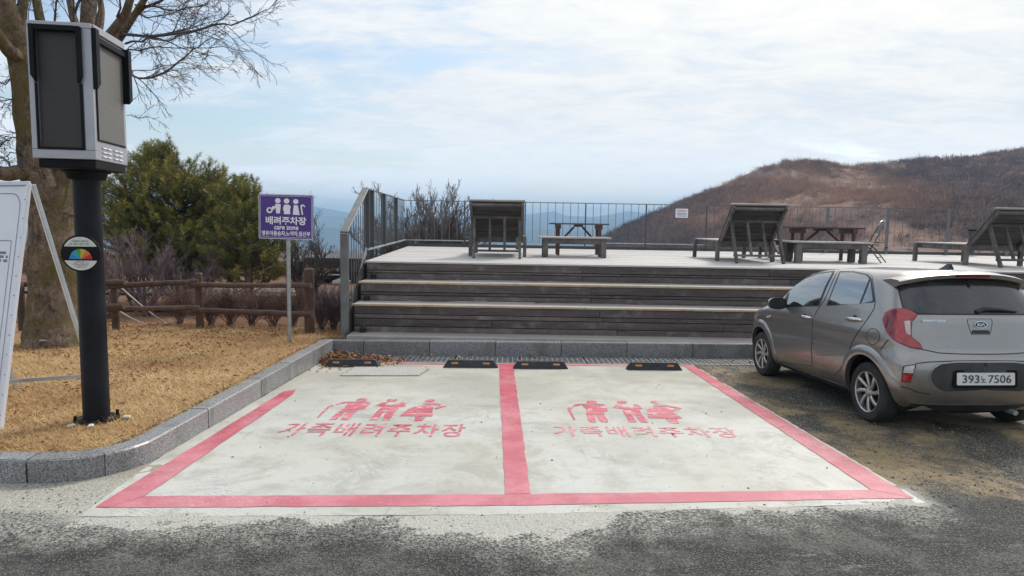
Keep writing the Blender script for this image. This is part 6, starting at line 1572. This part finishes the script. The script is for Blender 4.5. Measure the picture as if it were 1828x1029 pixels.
def in_poly(p, P):
    x, y = p; c = False; n = len(P); j = n - 1
    for i in range(n):
        if (P[i][1] > y) != (P[j][1] > y) and x < (P[j][0] - P[i][0]) * (y - P[i][1]) / (P[j][1] - P[i][1]) + P[i][0]: c = not c
        j = i
    return c
def patch(name, poly, hit, off, m, res, both='pair', parent=None, round_=1, smooth=True):
    """a panel lying on the body: outline poly, sampled and laid on the shell off metres proud, edges turned in.
       both: 'pair' a second one mirrored to the right side; 'merge' left half mirrored into one panel; 'one'"""
    parent = parent or car
    if both == 'merge' and hit is cam_hit:                # the outline ends exactly on the car's middle line
        q_ = []
        for px_0, py_0 in poly:
            if cam_hit(px_0, py_0)[0].y < 0.004:
                lo_, hi_ = px_0 - 150, px_0
                for _ in range(24):
                    md_ = (lo_ + hi_) / 2
                    if cam_hit(md_, py_0)[0].y > 0.0: lo_ = md_
                    else: hi_ = md_
                px_0 = hi_
            q_.append((px_0, py_0))
        poly = q_
    P = dens(chaik(poly, round_) if round_ else poly, res); xs = [p[0] for p in P]; ys = [p[1] for p in P]; pts = list(P); nb = len(P)
    x = min(xs) + res / 2
    while x < max(xs):
        y = min(ys) + res / 2
        while y < max(ys):
            if in_poly((x, y), P) and min((x - q[0]) ** 2 + (y - q[1]) ** 2 for q in P) > (0.45 * res) ** 2: pts.append((x, y))
            y += res
        x += res
    r_ = delaunay_2d_cdt([Vector(p) for p in pts], [(i, (i + 1) % nb) for i in range(nb)], [list(range(nb))], 1, 1e-6)
    V2, F2 = r_[0], r_[2]; top = []; low = []
    for v in V2:
        loc, nr_ = hit(v.x, v.y); t = loc + nr_ * off; l = loc - nr_ * 0.004
        if both == 'merge' and t.y < 0.022: t.y = 0; l.y = 0
        top.append(t); low.append(l)
    cnt = {}
    for f in F2:
        for i in range(len(f)):
            e = tuple(sorted((f[i], f[(i + 1) % len(f)]))); cnt[e] = cnt.get(e, 0) + 1
    bd = [e for e, c in cnt.items() if c == 1]; nV = len(V2)
    def mk(sign_list):
        mb = MB()
        for s in sign_list:
            mb.add([(p.x, p.y * s, p.z) for p in top + low], [tuple(f) for f in F2] + [(a, b, b + nV, a + nV) for a, b in bd])
        me_ = bpy.data.meshes.new(name); me_.from_pydata(mb.v, [], mb.f); b_ = bmesh.new(); b_.from_mesh(me_)
        bmesh.ops.recalc_face_normals(b_, faces=b_.faces[:])
        if len(sign_list) == 2: bmesh.ops.remove_doubles(b_, verts=b_.verts[:], dist=1e-5)
        for f in b_.faces: f.smooth = smooth
        b_.to_mesh(me_); b_.free()
        if smooth: me_.set_sharp_from_angle(angle=R(50))
        return link(name, me_, m, parent)
    if both == 'merge': return mk((1, -1))
    o = mk((1,))
    if both == 'pair': return o, mk((-1,))
    return o
def ribbon(name, lines, hit, w, off, m, both=True, res=None):
    """dark seams: narrow strips along lines on the body"""
    mb = MB()
    for ln in lines:
        Q = [hit(*p) for p in dens(ln, res, False)]; k = len(Q)
        for s in ((1, -1) if both else (1,)):
            v = []
            for i in range(k):
                t = (Q[min(i + 1, k - 1)][0] - Q[max(i - 1, 0)][0]); t = t.normalized() if t.length > 1e-6 else Vector((0, 0, 1)); nr_ = Q[i][1]; sd = t.cross(nr_).normalized() * w / 2; c = Q[i][0] + nr_ * off
                for q in (c - sd, c + sd): v.append((q.x, q.y * s, q.z))
            mb.add(v, [(2 * i, 2 * i + 1, 2 * i + 3, 2 * i + 2) for i in range(k - 1)])
    return mb.build(name, m, car)
def c5(P): return [(1320 + a / 3.43, 460 + b / 3.43) for a, b in P]
def c4(P): return [(1560 + a / 3.43, 460 + b / 3.43) for a, b in P]
# doors, their seams, glass and handles
FD = c5([(258, 310), (300, 205), (340, 165), (400, 124), (480, 92), (560, 79), (603, 77), (560, 170), (520, 260), (490, 300), (472, 332), (447, 382), (441, 560), (446, 662), (240, 634), (215, 614), (204, 560), (196, 450), (200, 352), (228, 324)])
RD = c5([(609, 77), (700, 79), (785, 94), (812, 118), (831, 270), (825, 312), (789, 370), (724, 460), (689, 520), (669, 580), (619, 680), (592, 711), (575, 720), (452, 666), (447, 560), (453, 384), (478, 334), (500, 300), (532, 255), (566, 170)])
fd = patch('door', FD, cam_hit, 0.004, MT['paint'], 7.0, 'pair', round_=0); rd = patch('door', RD, cam_hit, 0.004, MT['paint'], 7.0, 'pair', round_=0)
ribbon('door_seam', [FD + FD[:1], RD + RD[:1]], cam_hit, 0.012, 0.0015, MT['trim'], True, 4.0)
patch('window_trim', c5([(255, 306), (306, 196), (345, 160), (400, 126), (480, 96), (586, 84), (536, 185), (490, 299)]), cam_hit, 0.0065, MT['trim'], 6.0, 'pair', round_=0)
patch('window_trim', c5([(614, 86), (700, 87), (786, 104), (810, 128), (829, 268), (824, 276), (534, 298)]), cam_hit, 0.0065, MT['trim'], 6.0, 'pair', round_=0)
patch('side_window', c5([(290, 300), (316, 205), (350, 170), (402, 136), (480, 105), (574, 93), (528, 180), (484, 292)]), cam_hit, 0.0085, MT['glass'], 6.0, 'pair', round_=0)
patch('side_window', c5([(622, 95), (700, 96), (778, 112), (798, 132), (738, 286), (544, 290)]), cam_hit, 0.0085, MT['glass'], 6.0, 'pair', round_=0)
patch('quarter_window', c5([(806, 146), (821, 262), (819, 268), (752, 284)]), cam_hit, 0.0085, MT['glass'], 5.0, 'pair', round_=0)
for (xa, ya, xb, yb, dr_, cx_, cy_) in ((376, 362, 440, 370, fd, 402, 352), (662, 378, 750, 384, rd, 708, 362)):
    A, na = cam_hit(*c5([(xa, ya)])[0]); B, nb_ = cam_hit(*c5([(xb, yb)])[0]); C_, nc = cam_hit(*c5([(cx_, cy_ + 6)])[0])
    for s, d_ in ((1, dr_[0]), (-1, dr_[1])):
        def mir(p): return Vector((p.x, p.y * s, p.z))
        m = MB(); path = [A + na * 0.004, A.lerp(B, .12) + na * 0.030, A.lerp(B, .5) + na * 0.036, A.lerp(B, .88) + na * 0.030, B + na * 0.004]
        m.tube([mir(p) for p in path], [0.010, 0.0145, 0.016, 0.0145, 0.010], 10); m.build('handle', MT['chrome'], d_, smooth=True)
        m = MB(); m.lathe([(0.0, 0.0035), (0.030, 0.0035), (0.034, -0.002)], 18, mir(C_ + nc * 0.003), Matrix.Rotation(-math.pi / 2 * s, 3, 'X') @ Matrix.Scale(0.75, 3, Vector((0, 1, 0)))); m.build('handle_cup_shade', MT['satin'], d_, smooth=True)  # dark disc on the panel paints the shade of the handle recess
el = c5([(818 + 40 * math.cos(2 * math.pi * k / 28), 484 + 49 * math.sin(2 * math.pi * k / 28)) for k in range(29)])
ribbon('fuel_flap_seam', [el], cam_hit, 0.005, 0.003, MT['trim'], False, 3.0)
ribbon('panel_seam', [c5([(912, 503), (866, 560)])], cam_hit, 0.009, 0.0025, MT['trim'], False, 4.0)
ribbon('tailgate_seam', [c4([(296, 563), (400, 585), (520, 591), (667, 593)])], cam_hit, 0.009, 0.0025, MT['trim'], True, 4.0)
patch('side_lamp', c5([(166, 356), (188, 352), (194, 362), (180, 372), (168, 368)]), cam_hit, 0.006, MT['clear_lens'], 3.0, 'pair')
# wheel arch lips
for wx in (0.0, 2.4):
    for s in (1, -1):
        m = MB(); v = []; K = 30
        for k in range(K + 1):
            a = R(-12 + 204 * k / K); e = 0.5 + 0.5 * math.cos((k / K - 0.5) * math.pi * 1.6)
            for r_, of in ((.350, -.03), (.352, .018), (.372, .024), (.430 , .012), (.448, -.003)):
                x, z = wx + r_ * math.cos(a), .30 + r_ * math.sin(a); h_, nr_ = side_hit(x, max(.20, z), s); v.append((x, h_.y + of * s, z))
        m.add(v, [(k * 5 + j, (k + 1) * 5 + j, (k + 1) * 5 + j + 1, k * 5 + j + 1) for k in range(K) for j in range(4)]); m.build('wheel_arch', MT['paint'], car, smooth=True)
for s in (1, -1):
    m = MB(); v = []
    for k in range(13):
        x = .38 + (2.02 - .38) * k / 12
        for z, of in ((.185, .0), (.20, .016), (.25, .016), (.262, .002)): h_, nr_ = side_hit(x, max(z, .20), s); v.append((x, h_.y + of * s, z))
    m.add(v, [(k * 4 + j, (k + 1) * 4 + j, (k + 1) * 4 + j + 1, k * 4 + j + 1) for k in range(12) for j in range(3)]); m.build('sill_cover', MT['satin'], car, smooth=True)
# rear: glass, lamps, bumper insert
patch('rear_window', c4([(139, 163), (250, 142), (400, 135), (540, 133), (690, 133), (690, 352), (600, 352), (264, 350), (238, 334), (176, 322)]), cam_hit, 0.006, MT['trim'], 7.0, 'merge', round_=0)
patch('rear_glass', c4([(150, 168), (250, 150), (400, 143), (540, 140), (690, 140), (690, 345), (600, 346), (270, 344), (240, 328), (186, 318)]), cam_hit, 0.008, MT['rear_glass'], 7.0, 'merge', round_=0)
TL = [(60, 378), (74, 340), (100, 324), (130, 317), (178, 315), (230, 332), (262, 352), (246, 374), (230, 390), (225, 440), (228, 488), (250, 506), (280, 530), (296, 561), (230, 551), (160, 522), (120, 500), (85, 458), (64, 412)]
tl = patch('tail_lamp', c4(TL), cam_hit, 0.016, MT['red_lens'], 4.0, 'pair', round_=0)
for o_, idx in ((tl[0], 0), (tl[1], 1)): pass
def lamp_piece(nm, poly, m_, off): 
    a_ = patch(nm, c4(poly), cam_hit, off, m_, 4.0, 'pair', tl[0], 0); a_[1].parent = tl[1]
lamp_piece('reversing_lens', [(186, 392), (221, 389), (222, 476), (196, 464)], MT['clear_lens'], 0.0185)
lamp_piece('lamp_band', [(66, 378), (80, 346), (104, 332), (132, 326), (150, 330), (128, 380), (128, 500), (92, 455), (70, 410)], MT['dark_red'], 0.0185)
ribbon('lamp_gasket', [c4(TL + TL[:1])], cam_hit, 0.014, 0.004, MT['trim'], True, 3.0)
rf = patch('rear_reflector', c4([(180, 664), (256, 652), (259, 664), (242, 712), (223, 765), (168, 761), (172, 710)]), cam_hit, 0.006, MT['trim'], 4.0, 'pair', round_=0)
a_ = patch('reversing_lens', c4([(188, 668), (250, 659), (240, 708), (180, 706)]), cam_hit, 0.010, MT['clear_lens'], 4.0, 'pair', rf[0], 0); a_[1].parent = rf[1]
a_ = patch('red_lens', c4([(180, 712), (239, 714), (221, 760), (173, 757)]), cam_hit, 0.010, MT['red_lens'], 4.0, 'pair', rf[0], 0); a_[1].parent = rf[1]
ins = patch('bumper_insert', c4([(344, 728), (352, 700), (370, 676), (412, 652), (500, 642), (700, 640), (700, 806), (600, 816), (430, 820), (395, 806), (370, 785), (352, 760)]), cam_hit, 0.004, MT['satin'], 6.0, 'merge', round_=0)
ribbon('bumper_crease', [c4([(256, 650), (340, 640), (500, 634), (680, 633)]), c4([(160, 790), (210, 800), (260, 822), (345, 838)])], cam_hit, 0.010, 0.002, MT['satin'], True, 4.0)
ribbon('insert_rim', [c4([(690, 640), (500, 640), (412, 649), (368, 674), (349, 699), (341, 728), (350, 762), (368, 788), (394, 809), (430, 823), (600, 819), (690, 811)])], cam_hit, 0.012, 0.0055, MT['paint'], True, 4.0)
m = MB(); v = []
for k in range(21):                                                   # dark lower valance
    y = -.60 + 1.20 * k / 20
    for z, of in ((.175, .06), (.20, -.012), (.27, -.012), (.285, .004)): h_, nr_ = rear_hit(y, max(.2, z)); v.append((h_.x + of, y, z))
m.add(v, [(k * 4 + j, (k + 1) * 4 + j, (k + 1) * 4 + j + 1, k * 4 + j + 1) for k in range(20) for j in range(3)]); m.build('lower_valance', MT['satin'], car, smooth=True)
# number plate
pz, px0 = .518, rear_hit(0, .518)[0].x - .012
np_ = MB(); np_.prism(rrect(-.268, -.055, .268, .055, .010), (px0, 0.0, pz), (0, -1, 0), (0.06, 0, 1), (.008, 0, 0)); np_ = np_.build('number_plate', MT['plate'], car)
put_text('plate_number', '393', MT['ink'], np_, (px0 - .0030, .222, pz - .036), (0, -1, 0), (0.06, 0, 1), .158, .072, 0.012, 0.0015, 1.0)
put_text('plate_number', '노', MT['ink'], np_, (px0 - .0028, .052, pz - .030), (0, -1, 0), (0.06, 0, 1), .050, .056, 0.012, 0.0015)
put_text('plate_number', '7506', MT['ink'], np_, (px0 - .0030, -.018, pz - .036), (0, -1, 0), (0.06, 0, 1), .215, .072, 0.012, 0.0015, 1.0)
m = MB(); m.prism(rrect(-.30, -.085, .30, .078, .03), (px0 + .0095, 0, pz), (0, -1, 0), (0.06, 0, 1), (.02, 0, 0)); m.build('plate_recess', MT['black'], car)
# badge, grip and lettering on the tailgate
bx, by, bz = rear_hit(0, 1.0)[0].x, 0.0, 0.995
tg = Vector((rear_hit(0, 1.02)[0].x - rear_hit(0, .90)[0].x, 0, .12)).normalized()
m = MB(); m.prism(circ(0, 0, .060, .031, 28), (bx - .002, by, bz), (0, -1, 0), tg, (-.008, 0, 0)); bdg = m.build('badge', MT['chrome'], car)
m = MB(); m.prism(circ(0, 0, .053, .0255, 28), (bx - .0095, by, bz), (0, -1, 0), tg, (-.003, 0, 0)); m.build('badge_field', MT['trim'], bdg)
put_text('badge_letters', 'KI\u039b', MT['chrome'], bdg, Vector((bx - .0126, .036, bz)) - tg * .0145, (0, -1, 0), tg, .072, .029, 0.022, 0.002)
put_text('model_lettering', 'morning', MT['chrome'], car, Vector((rear_hit(.45, 1.02)[0].x - .006, .520, 1.006)), Vector((-0.05, -1, 0)).normalized(), tg, .205, .036, 0.020, 0.004)
m = MB(); m.prism([(-.085, -.018), (.085, -.018), (.075, .016), (-.075, .016)], (rear_hit(0, .935)[0].x - .0015, 0, .930), (0, -1, 0), tg, (-.003, 0, 0)); m.build('tailgate_grip', MT['trim'], car, bevel=0.0)
ribbon('grip_surround', [[(0.105, .968), (.118, 1.02), (.110, 1.045), (-.110, 1.045), (-.118, 1.02), (-.105, .968), (-.085, .905), (.085, .905), (.105, .968)]], lambda a, b: rear_hit(a, b), 0.004, 0.002, MT['satin'], False, 0.02)
# wiper
wz = 1.105; m = MB(); w0 = rear_hit(0.02, wz)[0]; w1 = rear_hit(-.05, wz + .028)[0]; w2 = rear_hit(-.38, wz + .005)[0]
m.tube([w0 + Vector((-.012, 0, 0)), w1 + Vector((-.03, 0, 0)), w1.lerp(w2, .5) + Vector((-.035, 0, .006)), w2 + Vector((-.022, 0, 0))], [.020, .020, .013, .006], 8); m.build('rear_wiper', MT['trim'], car, smooth=True)
# roof spoiler with the high brake lamp
m = MB(); v = []; K = 24
for k in range(K + 1):
    s = -1 + 2 * k / K; y = .625 * s; q = abs(s) ** 2.6
    zt = 1.452 - .075 * q; xr_ = -.335 + .10 * q
    for x, z in ((.02 + 0.02 * q, 1.472 - .085 * q if abs(s) < .7 else 1.472 - .095 * q), (-.14 + .04 * q, zt + .016), (xr_ + .03, zt + .006), (xr_, zt - .008), (xr_ + .012, zt - .042), (-.20 + .04 * q, zt - .062)): v.append((x, y, z))
m.add(v, [(k * 6 + j, (k + 1) * 6 + j, (k + 1) * 6 + j + 1, k * 6 + j + 1) for k in range(K) for j in range(5)] + [(0, 1, 2, 3, 4, 5), tuple(K * 6 + j for j in (5, 4, 3, 2, 1, 0))]); m.build('roof_spoiler', MT['paint'], car, smooth=True)
m = MB(); v = []
for k in range(9):
    y = -.165 + .33 * k / 8
    for z, of in ((1.416, -.004), (1.441, -.004)): v.append((-.335 + .012 * (1.444 - z) / .034 + of - .001, y, z))
m.add(v, [(2 * k, 2 * k + 1, 2 * k + 3, 2 * k + 2) for k in range(8)]); m.build('brake_lamp', MT['dark_red'], car)
# shark fin aerial
fx, fz = .02, 1.474; m = MB(); m.add([(fx - .075, 0.034, fz), (fx - .075, -.034, fz), (fx + .115, -.012, fz), (fx + .115, .012, fz), (fx - .066, .008, fz + .062), (fx - .066, -.008, fz + .062), (fx - .020, 0.007, fz + .060), (fx - .020, -.007, fz + .060), (fx + .04, .009, fz + .030), (fx + .04, -.009, fz + .030)],
    [(0, 1, 5, 4), (4, 5, 7, 6), (6, 7, 9, 8), (8, 9, 2, 3), (0, 4, 6, 8, 3), (1, 2, 9, 7, 5), (0, 3, 2, 1)]); m.build('shark_fin_aerial', MT['trim'], car, bevel=0.003)
# door mirrors
for s in (1, -1):
    c = Vector((1.73, .885 * s, 1.012)); m = MB(); prof = []
    v = []; KU, KV = 14, 9
    for i in range(KV):
        t = i / (KV - 1); xx = -.045 + .125 * t; sc_ = math.sqrt(max(0.0, 1 - (max(0, t - .05) / .95) ** 2.4))
        for j in range(KU):
            a = 2 * math.pi * j / KU; ca, sa = math.cos(a), math.sin(a)
            yy = .112 * math.copysign(abs(ca) ** .7, ca) * (0.25 + .75 * sc_); zz_ = .073 * math.copysign(abs(sa) ** .7, sa) * (0.2 + .8 * sc_)
            v.append((c.x + xx, c.y + yy * 1.0, c.z + zz_))
    m.add(v, [(i * KU + j, i * KU + (j + 1) % KU, (i + 1) * KU + (j + 1) % KU, (i + 1) * KU + j) for i in range(KV - 1) for j in range(KU)] + [tuple((KV - 1) * KU + j for j in range(KU))]); mr = m.build('door_mirror', MT['paint'], car, smooth=True)
    m = MB(); m.add([tuple(v[j]) for j in range(KU)], [tuple(range(KU))]); m.build('mirror_glass', MT['trim'], mr)  # plain black trim stands in for the dark door reflected here
    m = MB(); m.bar((1.74, .735 * s, .985), (1.75, .82 * s, .985), 0.05, 0.045); m.build('mirror_arm', MT['trim'], mr, bevel=0.006)
# front, seen from elsewhere
patch('windscreen', [(0.0, 1.02), (.60, 1.03), (.655, 1.06), (.56, 1.33), (.50, 1.40), (0.0, 1.425)], front_hit, 0.006, MT['glass'], 0.06, 'merge', round_=0)
patch('head_lamp', [(.42, .74), (.70, .70), (.765, .84), (.70, .90), (.52, .82)], front_hit, 0.008, MT['clear_lens'], 0.03, 'pair', round_=1)
patch('front_grille', [(0, .40), (.50, .40), (.58, .52), (.42, .60), (0, .60)], front_hit, 0.006, MT['satin'], 0.05, 'merge', round_=0)
# wheels
def wheel(wx, s):
    cy_ = .680 * s; M_ = Matrix.Rotation(-math.pi / 2 * s, 3, 'X')             # lathe axis z -> outwards
    c = (wx, cy_, .290)
    m = MB(); m.lathe([(0.0, -.02), (.175, -.02), (.180, .02), (.165, .022), (0, .024)], 32, c, M_); w = m.build('wheel', MT['black'], car, smooth=True)
    tw_ = .0875; m = MB()
    m.lathe([(.198, -tw_ * .9), (.235, -tw_), (.272, -tw_ * .93), (.288, -tw_ * .70), (.291, 0), (.288, tw_ * .70), (.272, tw_ * .93), (.262, tw_ * .985), (.259, tw_ * .975), (.235, tw_), (.214, tw_ * .96), (.199, tw_ * .86), (.197, 0)], 64, c, M_, closed=True); m.build('tyre', MT['tyre'], w, smooth=True)
    m = MB(); z0 = .052
    m.lathe([(.199, .076), (.196, .082), (.186, .076), (.184, .030), (.188, .010), (.198, .010)], 56, c, M_, closed=True)
    for k in range(8):
        a0 = 2 * math.pi * k / 8; 
        for da, tws, w0_, w1_ in ((-.10, .30, .030, .040), ):
            v = []
            for i in range(6):
                t = i / 5; r_ = .032 + (.188 - .032) * t; aa = a0 + da * (0.9 + .1 * t) + tws * t * s; hw = (w0_ + (w1_ - w0_) * t) / 2 * 1.0
                zc = .054 + .020 * math.sin(t * math.pi * .55)
                for u_, dz in ((-1, -.016), (-1, 0), (-.55, .006), (.55, .006), (1, 0), (1, -.016)):
                    p = M_ @ Vector((r_ * math.cos(aa) - u_ * hw * math.sin(aa), r_ * math.sin(aa) + u_ * hw * math.cos(aa), zc + dz)); v.append(p + Vector(c))
            m.add(v, [(i * 6 + j, i * 6 + j + 1, (i + 1) * 6 + j + 1, (i + 1) * 6 + j) for i in range(5) for j in range(5)])
    m.lathe([(.055, .040), (.052, .062), (.032, .068), (.030, .074), (0, .076)], 24, c, M_); m.build('rim', MT['alloy'], w, smooth=True)
    m = MB()
    for k in range(4):
        a = 2 * math.pi * (k + .5) / 4; p = M_ @ Vector((.042 * math.cos(a), .042 * math.sin(a), .060)); m.lathe([(0, .008), (.008, .008), (.008, 0)], 6, Vector(c) + p, M_)
    m.build('wheel_nuts', MT['trim'], w)
for wx in (0.0, 2.4):
    for s in (1, -1): wheel(wx, s)
car.matrix_world = CM
# exhaust and rear axle seen under the bumper
m = MB(); m.tube([(-.30, -.34, .205), (-.50, -.34, .195)], .024, 12); m.build('exhaust_pipe', MT['galv'], car, smooth=True)
m = MB(); m.tube([(0, -.62, .27), (0, .62, .27)], .045, 10); m.build('rear_axle', MT['black'], car)
m = MB(); m.box((-.28, 0, .235), (.25, .8, .10)); m.build('silencer', MT['black'], car, bevel=.02)
